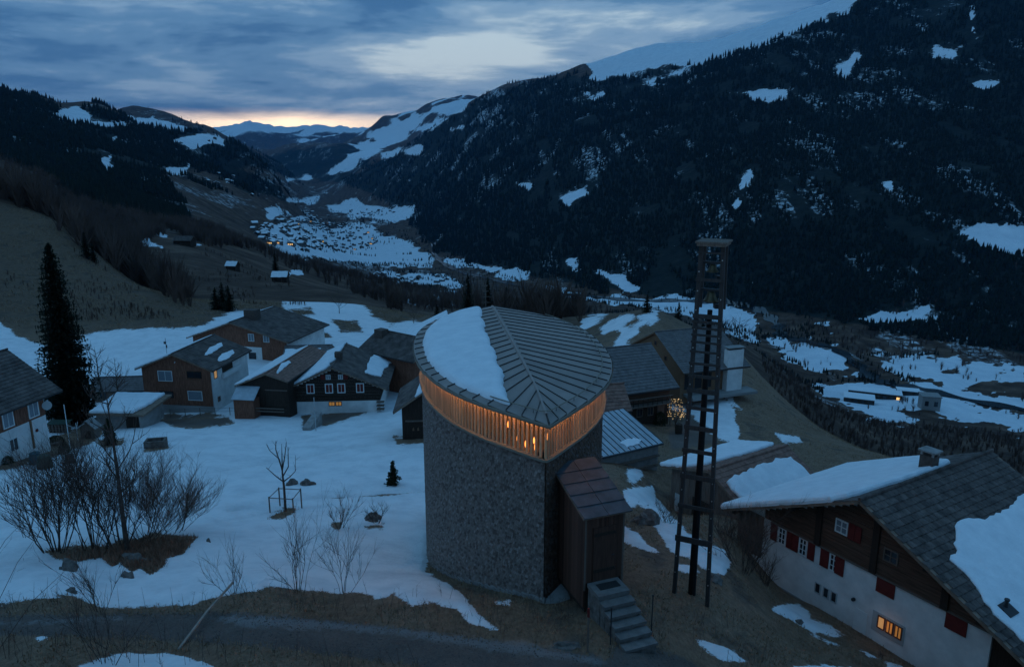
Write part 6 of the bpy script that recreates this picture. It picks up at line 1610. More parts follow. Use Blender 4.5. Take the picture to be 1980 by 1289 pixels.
# pruned fruit tree with its guard
b = ga(552, 985, 20, 80); t = thing('fruit_tree', "pruned bare fruit tree inside a wooden guard in the snow", 'tree', tuple(b)); hh = P(552, 855, b.y).z - b.z
r = random.Random(5); m = MB(); m.tube([(0, 0, -0.2), (0.02, 0, hh * 0.35), (-0.02, 0, hh * 0.55), (0.08, 0, hh * 0.98)], [0.09, 0.075, 0.055, 0.012], 6); m.build('trunk', M_BARK, t)
m = MB()
for a, h0, pts in ((0, 0.42, ((-0.45, 0.5), (-1.0, 0.62))), (1, 0.42, ((0.5, 0.52), (0.9, 0.62), (1.0, 0.86))), (2, 0.55, ((-0.15, 0.75), (-0.75, 0.86), (-0.95, 0.95))), (3, 0.5, ((0.42, 0.66), (0.5, 0.95))), (4, 0.6, ((0.2, 0.8), (0.35, 1.0))), (5, 0.58, ((-0.3, 0.9), (-0.25, 1.02)))):
    y_ = r.uniform(-0.5, 0.5); L = [(0.0, 0, hh * h0)] + [(x * 1.05, y_ * abs(x), hh * z) for x, z in pts]
    m.tube(L, [0.045 - 0.012 * i for i in range(len(L))], 5)
    for k in range(5):
        q = r.uniform(0.3, 1); i = min(len(L) - 2, int(q * (len(L) - 1))); p0 = Vector(L[i]).lerp(Vector(L[i + 1]), r.random()); m.tube([p0, p0 + Vector((r.uniform(-0.3, 0.3), r.uniform(-0.2, 0.2), r.uniform(0.1, 0.4)))], [0.014, 0.004], 3)
m.build('branches', M_BARK, t)
gd = thing('tree_guard', "four-post wooden guard around the pruned fruit tree", 'fence', tuple(b)); C4 = [(-0.8, -0.55), (0.75, -0.75), (0.85, 0.65), (-0.6, 0.8)]
for x_, y_ in C4: m = MB(); m.box(x_ - 0.035, y_ - 0.035, -0.3, x_ + 0.035, y_ + 0.035, 1.15); m.build('post', M_WOODG, gd)
for i in range(4): m = MB(); m.tube([(*C4[i], 1.08), (*C4[(i + 1) % 4], 1.08)], 0.028, 4); m.build('rail', M_WOODG, gd)
# smaller shrubs, rocks
for i, (px_, py_, H, W, st, lab) in enumerate(((655, 1022, 2.3, 1.6, 9, "bare bush in the snow field right of the fruit tree"), (728, 1012, 1.5, 1.2, 8, "thin bush behind the dark rock left of the chapel"), (1436, 1102, 3.3, 4.2, 24, "dense bare bush before the big white house's corner"), (1474, 1122, 1.8, 3.0, 14, "low scrub at the foot of the big white house"),
        (1292, 1010, 1.5, 2.2, 12, "brown brush pile on the snow behind the bell tower"), (1408, 1035, 1.4, 1.9, 10, "brush heap between the barn and the big white house"), (790, 822, 1.2, 1.6, 9, "scrubby bush at the little barn's left corner"), (50, 1040, 1.7, 1.2, 4, "sparse sapling in the snow left of the thicket"))):
    b = ga(px_, py_, 20, 90); shrub('bare_bush', lab, b, H, W, st, 90 + i, depth=2 if i not in (2,) else 3, kids=4, lean=0.7, rad=0.02, material=M_TWIGR if i in (2, 3, 4, 5) else M_TWIG)
for i, (px_, py_, a, c, h, lab) in enumerate(((597, 938, 0.55, 0.45, 0.55, "small rock in the snow right of the fruit tree"), (563, 938, 0.6, 0.45, 0.5, "small rock just behind the fruit tree's trunk"), (722, 1006, 0.75, 0.6, 0.75, "dark rock with a bush in the snow left of the chapel"), (1244, 1010, 0.85, 0.8, 1.0, "large rounded boulder on the slope right of the porch"),
        (130, 1104, 0.65, 0.42, 0.55, "flat-topped stone with snow below the thicket"), (246, 1120, 0.42, 0.34, 0.45, "small dark stone in the snow below the brown bank"), (265, 1085, 0.9, 0.6, 0.45, "mossy stone bedded in the brown bank of the thicket"), (1090, 1250, 0.62, 0.28, 0.22, "pale flat rock beside the gravel road before the steps"), (404, 1050, 0.45, 0.2, 0.16, "dark log-like stone right of the thicket"), (142, 1146, 0.3, 0.24, 0.22, "half-buried stone at the road's snowy edge"),
        (1545, 1205, 0.3, 0.25, 0.22, "stone at the edge of the snow patch by the white house"), (1380, 1120, 0.5, 0.45, 0.35, "mound-like stone beside the dense bush"))):
    b = ga(px_, py_, 15, 90); rock('boulder', lab, b, a, c, h, 110 + i)
# flat snow cushion on the stone
# young trees on the bank before the snow field
for i, (px_, py_, H, W, st, dv_, lab) in enumerate(((452, 1148, 2.4, 1.2, 5, (-0.05, 0, 0), "thin bare sapling on the road bank, leftmost of three before the snow field"), (575, 1144, 3.4, 1.8, 8, (0.05, 0, 0), "tallest bare sapling on the road bank before the snow field"), (668, 1148, 3.1, 1.6, 6, (0.2, 0, 0), "bare sapling on the road bank nearest the chapel"), (195, 1184, 2.4, 1.2, 6, (0, 0, 0), "bare sapling below the thicket at the road edge"),
        (205, 1285, 2.6, 1.3, 6, (0.05, 0, 0), "pale bare sapling at the lower left of the picture"), (1700, 1272, 0.6, 0.5, 3, (0, 0, 0), "small weed before the lit window"))):
    b = ga(px_, py_, 12, 60); shrub('sapling', lab, b, H, W, st, 130 + i, depth=2, kids=5, lean=0.4, rad=0.014, group='saplings along the road bank', dirv=dv_, spread=0.6)
for i, (a, c, lab) in enumerate((((-40, 1120), (62, 990), "long thin cane leaning in from the left edge, topmost"), ((-20, 1190), (90, 1010), "long thin cane leaning in from the left edge, middle"), ((-10, 1260), (140, 1090), "long thin cane leaning in from the left edge, lowest"))):
    p0 = ga(*a, 12, 60); p1 = P(c[0], c[1], p0.y + 1.5); m = MB(); mid = (p0 + p1) / 2 + Vector((0, 0, 0.25)); m.tube([p0 - Vector((0, 0, 0.1)), mid, p1], [0.016, 0.011, 0.004], 4)
    for k in range(5):
        q = p0.lerp(p1, 0.35 + 0.12 * k); m.tube([q, q + Vector((random.uniform(0, 0.4), random.uniform(-0.2, 0.2), random.uniform(0.1, 0.5)))], [0.006, 0.003], 3)
    o = m.build('cane', M_TWIG); tag(o, lab, 'twig', 'canes at the left edge')
p0 = ga(345, 1255, 12, 40); p1 = ga(452, 1146, 12, 40) + Vector((0, 0, 0.45)); m = MB(); m.tube([p0, p0.lerp(p1, 0.5) + Vector((0, 0, 0.1)), p1], 0.05, 6); o = m.build('wooden_stake', mat('pale_pole', (0.34, 0.27, 0.22), 0.8, 0.3, 4.0)); tag(o, "pale wooden pole leaning over the road bank", 'pole')

# broadleaf trees behind the chapel and houses
for i, (px_, tp, Y_, W_, lab) in enumerate(((656, 572, 190, 8.5, "round-crowned bare tree in the snow meadow behind the chalet"), (800, 612, 168, 6.5, "bare tree in the field left of the chapel roof"), (980, 545, 240, 9, "bare tree right behind the chapel ridge"), (1010, 548, 250, 8, "pale-barked tree behind the chapel roof"), (1045, 548, 245, 10, "bare tree among those behind the chapel, third from the ridge"),
        (1080, 556, 250, 10, "bare tree among those behind the chapel, fourth from the ridge"), (1115, 566, 240, 9, "bare tree among those behind the chapel, fifth from the ridge"), (1150, 578, 235, 8, "bare tree at the end of the row behind the chapel"), (1425, 610, 135, 6, "bare tree behind the modern house's chimney"), (1400, 615, 140, 6, "bare tree behind the modern house's roof"),
        (205, 655, 88, 4.5, "small bare fruit tree between the tall spruce and the brown house"), (232, 690, 90, 3.0, "thin bare tree before the snow field left of the brown house"), (900, 590, 220, 6, "bare tree between the conifers and the chapel roof"))):
    b = at_y(px_, Y_); H = max(3.5, P(px_, tp, Y_).z - b.z)
    bare_tree('bare_tree', lab, b, H, W_, 150 + i, depth=4 if i in (0, 1) else 3, kids=4, trunk=M_BIRCH if i == 3 else None)
# tufts of dead grass on the near bank and slope
rs = np.random.RandomState(8); n = 90000
X = rs.uniform(-22, 24, n); Y = np.exp(rs.uniform(math.log(17), math.log(44), n)); Z = height(X, Y); px, py = proj(X, Y, Z)
s_ = field(px, py, NEAR_SNOW, 14) ; bare = np.minimum(s_, -field(px, py, NEAR_BARE)); rd = field(px, py, NEAR_ROAD)
k = ((bare < -1.5) | ((bare < 5) & (rs.rand(n) < 0.16))) & (rd < 2 + 10 * rs.rand(n)) & (px > -30) & (px < 2010) & (py < 1310) & (fbm(X / 1.2, Y / 1.2, 3) > -0.22)
d2 = np.array([[(q.x), (q.y)] for q in loop]); 
X, Y, Z = X[k][:42000], Y[k][:42000], Z[k][:42000]; n = len(X); a = rs.rand(n) * 6.283; h = 0.05 + 0.13 * rs.rand(n) ** 2; w = 0.012 + 0.02 * rs.rand(n); lx = (rs.rand(n) - 0.5) * 0.22; ly = (rs.rand(n) - 0.5) * 0.22
V = np.stack([np.stack([X - w * np.cos(a), Y - w * np.sin(a), Z - 0.02], -1), np.stack([X + w * np.cos(a), Y + w * np.sin(a), Z - 0.02], -1), np.stack([X + lx, Y + ly, Z + h], -1)], 1).reshape(-1, 3)
M_STRAW = mat('dead_grass', (0.31, 0.20, 0.125), 0.95, 0.5, 1.5, obj=False, spec=0.1)
me = mesh_fast('dead_grass', V, np.arange(len(V)).reshape(-1, 3), M_STRAW); o = bpy.data.objects.new('dead_grass', me); link(o); tag(o, "short dead brown grass on the bank and slope around the chapel", None, None, 'stuff')
# loose gravel on the road and path
rs = np.random.RandomState(55); n = 60000; X = rs.uniform(-20, 9, n); Y = np.exp(rs.uniform(math.log(17.5), math.log(25.5), n)); Z = height(X, Y); px, py = proj(X, Y, Z)
k = (field(px, py, NEAR_ROAD, 14) > -3 + 5 * rs.rand(n)) & (px > -30) & (py < 1305); X, Y, Z = X[k][:9000], Y[k][:9000], Z[k][:9000]; n = len(X); s_ = 0.012 + 0.035 * rs.rand(n) ** 3; T = np.array([(1, 0, 0), (-0.5, 0.87, 0), (-0.5, -0.87, 0), (0.1, 0, 1.1)])
V = (np.stack([X, Y, Z - 0.004], -1)[:, None, :] + (T[None] + (rs.rand(n, 4, 3) - 0.5) * 0.7) * s_[:, None, None]).reshape(-1, 3); F0 = np.array([(0, 1, 3), (1, 2, 3), (2, 0, 3)]); F = (F0[None] + (np.arange(n) * 4)[:, None, None]).reshape(-1, 3)
me = mesh_fast('gravel', V, F, M_STONE); o = bpy.data.objects.new('gravel', me); link(o); tag(o, "loose gravel strewn over the road before the chapel", None, None, 'stuff')
# dry stalks along the road, in the verge and poking through the snow's edge
rs = np.random.RandomState(77); m = MB(); cnt = 0; r = random.Random(77)
while cnt < 420:
    px_ = r.uniform(-20, 1180) if cnt < 330 else r.uniform(1180, 1500); py_ = r.uniform(1130, 1300); Y_ = r.uniform(19.2, 25.5); b = at_y(px_, Y_)
    q = proj(*b)
    if field(np.array([q[0]]), np.array([q[1]]), NEAR_ROAD, 14)[0] > -2: cnt += 0.2; continue
    H = r.uniform(0.25, 0.95) * (1 if q[1] < 1240 or px_ > 900 else 1.25); lean = Vector((r.uniform(-0.35, 0.35), r.uniform(-0.2, 0.2), 1)).normalized(); tip = b + lean * H
    m.tube([b - Vector((0, 0, 0.05)), b + lean * H * 0.5 + Vector((0, 0, 0.02)), tip], [0.008, 0.006, 0.003], 3, cap=False)
    for k in range(r.randint(0, 4)):
        c = b + lean * H * r.uniform(0.4, 0.95); m.tube([c, c + Vector((r.uniform(-0.2, 0.2), r.uniform(-0.1, 0.1), r.uniform(0.05, 0.22)))], [0.004, 0.002], 3, cap=False)
    cnt += 1
o = m.build('dry_stalks', M_TWIG); tag(o, "thin dry weed stalks along the road verge", None, None, 'stuff')
# rougher tussocks on the slopes farther off
for nm, x0, x1, y0, y1, cnt, hs, lab in (('slope_grass', 8, 52, 44, 110, 26000, 0.16, "dead grass tussocks on the slope falling away at the right"), ('hill_grass', -150, -25, 132, 228, 30000, 0.34, "dead grass tussocks on the brown hill at the left")):
    rs = np.random.RandomState(len(nm)); n = cnt * 3; X = rs.uniform(x0, x1, n); Y = rs.uniform(y0, y1, n); Z = height(X, Y); px, py = proj(X, Y, Z)
    k = (np.minimum(field(px, py, NEAR_SNOW, 14), -field(px, py, NEAR_BARE)) < -2) & (field(px, py, NEAR_ROAD, 14) < -1) & (fbm(X / 4, Y / 4, 3) > -0.1) & (px > -200) & (px < 2200)
    X, Y, Z = X[k][:cnt], Y[k][:cnt], Z[k][:cnt]; n = len(X); a = rs.rand(n) * 6.283; h = hs * (0.4 + rs.rand(n) ** 2); w = hs * (0.10 + 0.16 * rs.rand(n))
    V = np.stack([np.stack([X - w * np.cos(a), Y - w * np.sin(a), Z - 0.03], -1), np.stack([X + w * np.cos(a), Y + w * np.sin(a), Z - 0.03], -1), np.stack([X + (rs.rand(n) - 0.5) * hs * 1.6, Y + (rs.rand(n) - 0.5) * hs * 1.6, Z + h], -1)], 1).reshape(-1, 3)
    me = mesh_fast(nm, V, np.arange(len(V)).reshape(-1, 3), M_STRAW); o = bpy.data.objects.new(nm, me); link(o); tag(o, lab, None, None, 'stuff')
# brown scrub on the bank of the thicket
rs = np.random.RandomState(9); n = 9000; c0 = ga(290, 1075, 20, 60); X = c0.x + rs.randn(n) * 1.9; Y = c0.y + rs.randn(n) * 1.6; Z = height(X, Y); px, py = proj(X, Y, Z)
k = field(px, py, NEAR_BARE[:2], 14) > -2; X, Y, Z = X[k], Y[k], Z[k]; n = len(X); a = rs.rand(n) * 6.283; h = 0.12 + 0.3 * rs.rand(n) ** 2; w = 0.015 + 0.02 * rs.rand(n)
V = np.stack([np.stack([X - w * np.cos(a), Y - w * np.sin(a), Z - 0.02], -1), np.stack([X + w * np.cos(a), Y + w * np.sin(a), Z - 0.02], -1), np.stack([X + (rs.rand(n) - 0.5) * 0.4, Y + (rs.rand(n) - 0.5) * 0.4, Z + h], -1)], 1).reshape(-1, 3)
me = mesh_fast('brown_scrub', V, np.arange(len(V)).reshape(-1, 3), mat('scrub_brown', (0.27, 0.150, 0.10), 0.95, 0.5, 2.0, obj=False, spec=0.1)); o = bpy.data.objects.new('brown_scrub', me); link(o); tag(o, "matted brown scrub on the bank below the thicket", None, None, 'stuff')

# ------------------------------------------------------------------ poles, yard things, lit bush
def pole(name, label, px_, y0, y1, r0, material, cat='pole', Y=None, group=None, cap=None):
    b = ga(px_, y0, 14, 160) if Y is None else at_y(px_, Y); top = P(px_, y1, b.y); m = MB(); m.tube([b - Vector((0, 0, 0.3)), (b.x, b.y, top.z)], r0, 7); o = m.build(name, material); tag(o, label, cat, group)
    if cap:
        c = MB(); c.tube([(b.x, b.y, top.z - 0.28), (b.x, b.y, top.z - 0.04)], r0 * 1.25, 8); c.tube([(b.x, b.y, top.z - 0.0399), (b.x, b.y, top.z + 0.03)], r0 * 1.1, 8); c.build('coloured_top', cap, o)
    return b, top
pole('snow_marker', "red-topped snow marker post beside the chapel steps", 1136, 1262, 1177, 0.035, M_WOODG, 'post', cap=M_RED)
pole('snow_marker', "tall pale marker pole on the road before the shuttered chalet", 611, 830, 768, 0.045, M_PLASTER2, 'pole', Y=74)
pole('clothes_pole', "tall white pole in the yard left of the tall spruce", 136, 868, 782, 0.04, M_WHITEP, 'pole')
pole('yard_post', "short dark post in the snow at the left edge", 17, 952, 936, 0.05, M_BARK, 'post')
pole('yard_post', "stake in the snow field above the roof of the low shed", 193, 745, 708, 0.05, M_BARK, 'post')
# mast with crossbars behind the chapel roof
b = at_y(939, 70); b = Vector((P(939, 545, 140).x, 140, gz(P(939, 545, 140).x, 140))); top = P(939, 543, 140)
t = thing('utility_pole', "thin utility mast with crossbars behind the chapel roof", 'mast', tuple(b)); m = MB(); m.tube([(0, 0, -0.3), (0, 0, top.z - b.z)], [0.12, 0.05], 6); m.build('mast', M_WOODG, t)
for k in range(4): m = MB(); z = (top.z - b.z) * (0.62 + 0.1 * k); m.tube([(-0.9 + 0.15 * k, 0, z), (0.9 - 0.15 * k, 0, z)], 0.05, 4); m.build('crossbar', M_WOODG, t)
# roadside fence below the brown house
f0 = ga(330, 806, 40, 110); f1 = ga(560, 803, 40, 110); t = thing('road_fence', "low wire fence along the road before the brown house and barn", 'fence', tuple(f0))
prev = None
for i in range(9):
    q = f0.lerp(f1, i / 8); q.z = gz(q.x, q.y); p0 = q - f0; m = MB(); m.tube([p0 - Vector((0, 0, 0.3)), p0 + Vector((0, 0, 1.0))], 0.04, 5); m.build('post', M_WOODG, t)
    if prev is not None: m = MB(); m.tube([prev + Vector((0, 0, 0.9)), p0 + Vector((0, 0, 0.9))], 0.015, 3); m.tube([prev + Vector((0, 0, 0.5)), p0 + Vector((0, 0, 0.5))], 0.012, 3); m.build('wire', M_DARKMETAL, t)
    prev = p0
# retaining wall stub at the snow bank before the chalet
b = ga(585, 832, 40, 110); m = MB(); m.add([(b.x, b.y, b.z - 0.5), (b.x + 0.9, b.y - 0.1, b.z - 0.5), (b.x + 1.25, b.y + 3.4, b.z - 0.5), (b.x + 0.35, b.y + 3.4, b.z - 0.5), (b.x, b.y, b.z + 0.35), (b.x + 0.9, b.y - 0.1, b.z + 0.35), (b.x + 1.25, b.y + 3.4, b.z + 0.9), (b.x + 0.35, b.y + 3.4, b.z + 0.9)], [(0, 3, 2, 1), (4, 5, 6, 7), (0, 1, 5, 4), (1, 2, 6, 5), (2, 3, 7, 6), (3, 0, 4, 7)])
o = m.build('retaining_wall', M_CONC); tag(o, "stub of a concrete retaining wall at the snow bank before the chalet", 'wall')
# stone trough
b = ga(302, 864, 40, 110); t = thing('stone_trough', "square stone trough in the snow right of the cypress", 'trough', tuple(b), 0.2)
for a in ((-0.9, -0.6, 0.9, -0.42), (-0.9, 0.42, 0.9, 0.6), (-0.9, -0.419, -0.72, 0.419), (0.72, -0.419, 0.9, 0.419)): m = MB(); m.box(a[0], a[1], -0.3, a[2], a[3], 0.75); m.build('side', M_STONE, t)
m = MB(); m.box(-0.715, -0.415, -0.3, 0.715, 0.415, 0.45); m.build('soil', mat('dark_soil', (0.02, 0.016, 0.013), 0.95), t)
# compost bins: tapered barrels with lids
M_TEAL = mat('teal_plastic', (0.030, 0.075, 0.090), 0.5, 0.15, 4.0); M_GREENP = mat('green_plastic', (0.035, 0.055, 0.040), 0.5, 0.15, 4.0); M_BRN = mat('brown_plastic', (0.05, 0.04, 0.034), 0.5, 0.2, 4.0)
for px_, py_, mt, lab, s_ in ((70, 896, M_TEAL, "teal compost bin in the yard at the left", 1.0), (88, 906, M_GREENP, "green compost bin in the yard at the left", 1.15), (136, 896, M_BRN, "brown lidded tub in the yard behind the thicket", 0.8)):
    b = ga(px_, py_, 35, 110); t = thing('compost_bin', lab, 'bin', tuple(b), 0, 'bins in the yard'); m = MB(); m.tube([(0, 0, -0.1), (0, 0, 0.45 * s_), (0, 0, 0.95 * s_)], [0.56 * s_, 0.50 * s_, 0.40 * s_], 12); m.build('tub', mt, t)
    m = MB(); m.tube([(0, 0, 0.9505 * s_), (0, 0, 1.0 * s_), (0, 0, 1.08 * s_)], [0.44 * s_, 0.44 * s_, 0.25 * s_], 12); m.build('lid', mt, t)
    m = MB(); m.box(-0.14, -0.585 * s_, 0.02, 0.14, -0.50 * s_, 0.24); m.build('hatch', M_DARKMETAL, t)
# garden hut like a tall nesting box, rotary drier, hedges and planters by the left house
b = ga(176, 846, 40, 110); t = thing('garden_hut', "tiny grey wooden hut with gabled roof under the tall spruce", 'hut', tuple(b)); m = MB(); m.prism([(-0.7, -0.2), (0.7, -0.2), (0.7, 1.2), (0, 1.85), (-0.7, 1.2)], -0.5, 0.5); m.build('wall', M_WOODG, t)
m = MB(); m.slab([(-0.9, -0.65, 1.09), (0, -0.65, 1.97), (0, 0.65, 1.97), (-0.9, 0.65, 1.09)][::-1], 0.06); m.slab([(0.9, -0.65, 1.09), (0.9, 0.65, 1.09), (0.002, 0.65, 1.97), (0.002, -0.65, 1.97)][::-1], 0.06); m.build('roof', M_CONC, t); piece('door', M_WOODD, t, (-0.25, -0.55, -0.1), (0.35, -0.502, 0.95), Matrix.Identity(4))
b = ga(151, 852, 40, 110); t = thing('rotary_drier', "folded white rotary clothes drier beside the white pole", 'clothes drier', tuple(b)); m = MB(); m.tube([(0, 0, -0.2), (0, 0, 1.9)], 0.03, 6); m.build('post', M_WHITEP, t)
for k in range(4):
    a = k * 1.57 + 0.3; m = MB(); m.tube([(0, 0, 1.3), (0.75 * math.cos(a), 0.75 * math.sin(a), 1.75)], 0.02, 4); m.build('arm', M_WHITEP, t)
for i, (px_, py_, w_, h_, lab) in enumerate(((36, 872, 1.7, 1.2, "clipped dark hedge against the left house's white wall"), (62, 866, 1.3, 0.9, "smaller dark hedge beside the left house's corner"), (108, 858, 1.5, 0.8, "rounded dark bush at the yard's middle"), (125, 876, 0.9, 0.9, "rounded bush under the white pole"), (10, 896, 1.2, 0.7, "low dark bush at the left edge by the wall"), (1276, 822, 1.2, 1.6, "round dark evergreen bush before the farmhouse balcony"))):
    b = ga(px_, py_, 35, 110); r = random.Random(200 + i); t = thing('garden_bush', lab, 'bush', tuple(b)); V = []
    for k in range(1500):
        a = r.uniform(0, 6.28); u = r.uniform(-0.25, 1); rr_ = math.sqrt(max(0, 1 - max(0, u) ** 2.6)) * r.uniform(0.72, 1.06); c = Vector((w_ * 0.55 * rr_ * math.cos(a), w_ * 0.5 * rr_ * math.sin(a), h_ * u)); s_ = 0.09
        for q in range(3): V.append(tuple(c + Vector((r.uniform(-s_, s_), r.uniform(-s_, s_), r.uniform(-s_, s_)))))
    tri_mesh('foliage', V, M_CYP, t); m = MB(); m.tube([(0, 0, -0.2), (0, 0, h_ * 0.6)], 0.06, 5); m.build('stem', M_BARK, t)
for i, (px_, py_, lab) in enumerate(((30, 884, "round log edging the bed by the left house"), (75, 866, "second log edging the bed by the left house"))):
    b = ga(px_, py_, 35, 110); m = MB(); m.tube([(b.x - 1.4, b.y - 0.8, b.z + 0.12), (b.x + 1.4, b.y + 0.9, b.z + 0.18)], 0.14, 8); o = m.build('edging_log', M_WOODG); tag(o, lab, 'log', 'logs edging the bed')
b = ga(118, 836, 40, 110); t = thing('wood_stack', "stack of firewood under a tarp between left house and spruce", 'woodpile', tuple(b)); r = random.Random(3)
for k in range(24):
    x_ = -0.9 + (k % 6) * 0.34; z_ = 0.12 + (k // 6) * 0.27; m = MB(); m.tube([(x_, -0.45, z_), (x_ + r.uniform(-0.03, 0.03), 0.45, z_)], 0.13, 7); m.build('log', M_WOODG, t)
m = MB(); m.slab([(-1.15, -0.55, 1.12), (1.1, -0.55, 1.16), (1.1, 0.55, 1.3), (-1.15, 0.55, 1.26)], 0.05); m.build('tarp', M_GREENP, t)
# bush hung with fairy lights
b = ga(1306, 826, 40, 110); t = thing('lit_bush', "bare bush hung with glowing warm fairy lights before the farmhouse", 'lit bush', tuple(b)); r = random.Random(14); m = MB(); f = MB()
zc = P(1306, 793, b.y).z - b.z
for k in range(9):
    a = k * 0.7; twig_grow(m, r, Vector((0, 0, 0.4)), Vector((math.cos(a) * 0.5, math.sin(a) * 0.5, 1)).normalized(), zc * 0.9, 0.03, 2, 0.8, 4, fine=f)
m.tube([(0, 0, -0.3), (0, 0, 0.6)], 0.09, 6); m.build('stems', M_BARK, t); f.build('twigs', M_TWIG, t)
M_FAIRY = glow('fairy_light', (1.0, 0.62, 0.25), 0.6); g_ = MB()
g_.add([(0, 0, 0.05), (0.045, 0, 0), (0, 0.045, 0), (-0.045, 0, 0), (0, -0.045, 0), (0, 0, -0.05)], [(0, 1, 2), (0, 2, 3), (0, 3, 4), (0, 4, 1), (5, 2, 1), (5, 3, 2), (5, 4, 3), (5, 1, 4)]); FM = mesh_np('fairy_light', g_.v, g_.f, M_FAIRY)
for k in range(120):
    a = r.uniform(0, 6.283); u = r.uniform(-0.75, 1.0); rr_ = math.sqrt(max(0.02, 1 - u * u)) * r.uniform(0.55, 1.1); star = 1 + 0.22 * math.cos(5 * a)
    o = bpy.data.objects.new('fairy_light', FM); link(o, t); o.location = (1.05 * rr_ * math.cos(a) * star, 1.0 * rr_ * math.sin(a) * star, zc + 1.15 * u * (1 + 0.2 * (u > 0.8)))
ld = bpy.data.lights.new('fairy_glow', 'POINT'); ld.energy = 2; ld.color = (1, 0.6, 0.25); ld.shadow_soft_size = 0.5; lo = bpy.data.objects.new('fairy_glow', ld); link(lo, t); lo.location = (0, -0.2, zc)
b = ga(1312, 838, 40, 110); m = MB(); m.tube([b - Vector((0, 0, 0.2)), b + Vector((0, 0, 0.6)), b + Vector((0, 0, 1.1))], [0.38, 0.42, 0.36], 12); o = m.build('barrel', M_WOODD); tag(o, "dark barrel standing under the lit bush", 'barrel')
b = ga(1262, 812, 40, 110); m = MB(); m.box(b.x - 0.5, b.y - 0.3, b.z - 0.1, b.x + 0.5, b.y + 0.3, b.z + 1.3); m.box(b.x - 0.56, b.y - 0.36, b.z + 1.3, b.x + 0.56, b.y + 0.36, b.z + 1.36); o = m.build('garden_cupboard', M_CONC); tag(o, "grey cupboard against the farmhouse under its balcony", 'cupboard')

# ------------------------------------------------------------------ far buildings
M_FWALL = mat('far_house_wall', (0.13, 0.115, 0.105), 0.9, 0.4, 0.2, obj=False); M_FDARK = mat('far_barn_wall', (0.035, 0.026, 0.020), 0.9, 0.4, 0.2, obj=False)
def far_house_mesh(nm, W, D, H, R, wallm, lit=False):
    m = MB(); m.prism([(-W / 2, -4), (W / 2, -4), (W / 2, H), (0, H + R), (-W / 2, H)], -D / 2, D / 2); nw = len(m.f)
    m.slab([(-W * 0.6, -D * 0.58, H - R * 0.12), (0, -D * 0.58, H + R + 0.3), (0, D * 0.58, H + R + 0.3), (-W * 0.6, D * 0.58, H - R * 0.12)][::-1], 0.5); m.slab([(0.01, -D * 0.58, H + R + 0.3), (W * 0.6, -D * 0.58, H - R * 0.12), (W * 0.6, D * 0.58, H - R * 0.12), (0.01, D * 0.58, H + R + 0.3)][::-1], 0.5); nr = len(m.f)
    for q in range(3): m.box(-W * 0.36 + q * W * 0.27, -D / 2 - 0.08, H * 0.3, -W * 0.36 + q * W * 0.27 + W * 0.14, -D / 2 - 0.01, H * 0.7)
    me = mesh_np(nm, m.v, m.f, [wallm, M_SNOW, M_LITF if lit else M_PANE]); me.polygons.foreach_set('material_index', [0] * nw + [1] * (nr - nw) + [2] * (len(m.f) - nr)); return me
M_LITF = glow('far_lit_window', (1.0, 0.55, 0.18), 1.3)
FH = [far_house_mesh('town_house', 11, 13, 6.5, 3.2, M_FWALL), far_house_mesh('town_house', 9, 11, 5, 3, M_FDARK), far_house_mesh('town_house', 16, 12, 8.5, 3.2, M_FWALL)]; FL = far_house_mesh('town_house', 16, 12, 7, 3, M_FWALL, True)
def sprinkle(polys, n, y0, y1, name, label, group, seed, scale=1.0, lit=0.0, thin_=0.0):
    rs = np.random.RandomState(seed); X, Y, Z, px, py, _ = candidates(40000, -0.6, 0.6, y0, y1, seed); f = field(px, py, polys, 6); k = np.where(f > 0)[0]; got = []
    for i in k:
        if len(got) >= n: break
        if all((X[i] - a) ** 2 + (Y[i] - b_) ** 2 > (19 * scale) ** 2 for a, b_ in got):
            got.append((X[i], Y[i])); L = rs.rand() < lit
            o = bpy.data.objects.new(name, FL if L else FH[rs.randint(3)]); link(o); o.location = (X[i], Y[i], Z[i]); s = scale * rs.uniform(0.8, 1.25); o.scale = (s, s, s); o.rotation_euler = (0, 0, rs.uniform(-0.5, 0.5) + (1.57 if rs.rand() < 0.4 and not L else 0))
            tag(o, (label + ", with lit windows") if L else label, 'house', group)
sprinkle([[(478, 440), (520, 428), (640, 424), (745, 450), (725, 478), (650, 490), (570, 486), (500, 468)]], 300, 1700, 5200, 'town_house', "small snow-roofed house in the distant valley town", 'houses of the valley town', 31, 1.0, 0.04)
sprinkle([[(640, 400), (720, 405), (800, 402), (790, 412), (700, 418)], [(560, 415), (620, 405), (640, 420), (580, 428)]], 40, 4500, 9000, 'town_house', "tiny house on the snow plain beyond the valley town", 'houses beyond the town', 32, 1.3)
sprinkle([[(300, 330), (420, 320), (500, 370), (480, 400), (380, 370)], [(335, 275), (420, 262), (430, 285)]], 28, 1500, 8500, 'hill_house', "tiny chalet scattered on the brown slope left of the town", 'chalets on the left slope', 33, 1.0)
sprinkle([[(715, 530), (880, 535), (880, 556), (740, 556)]], 22, 1500, 2600, 'valley_house', "small house in the hamlet on the valley floor beyond the chapel", 'houses of the valley hamlet', 34, 0.9)
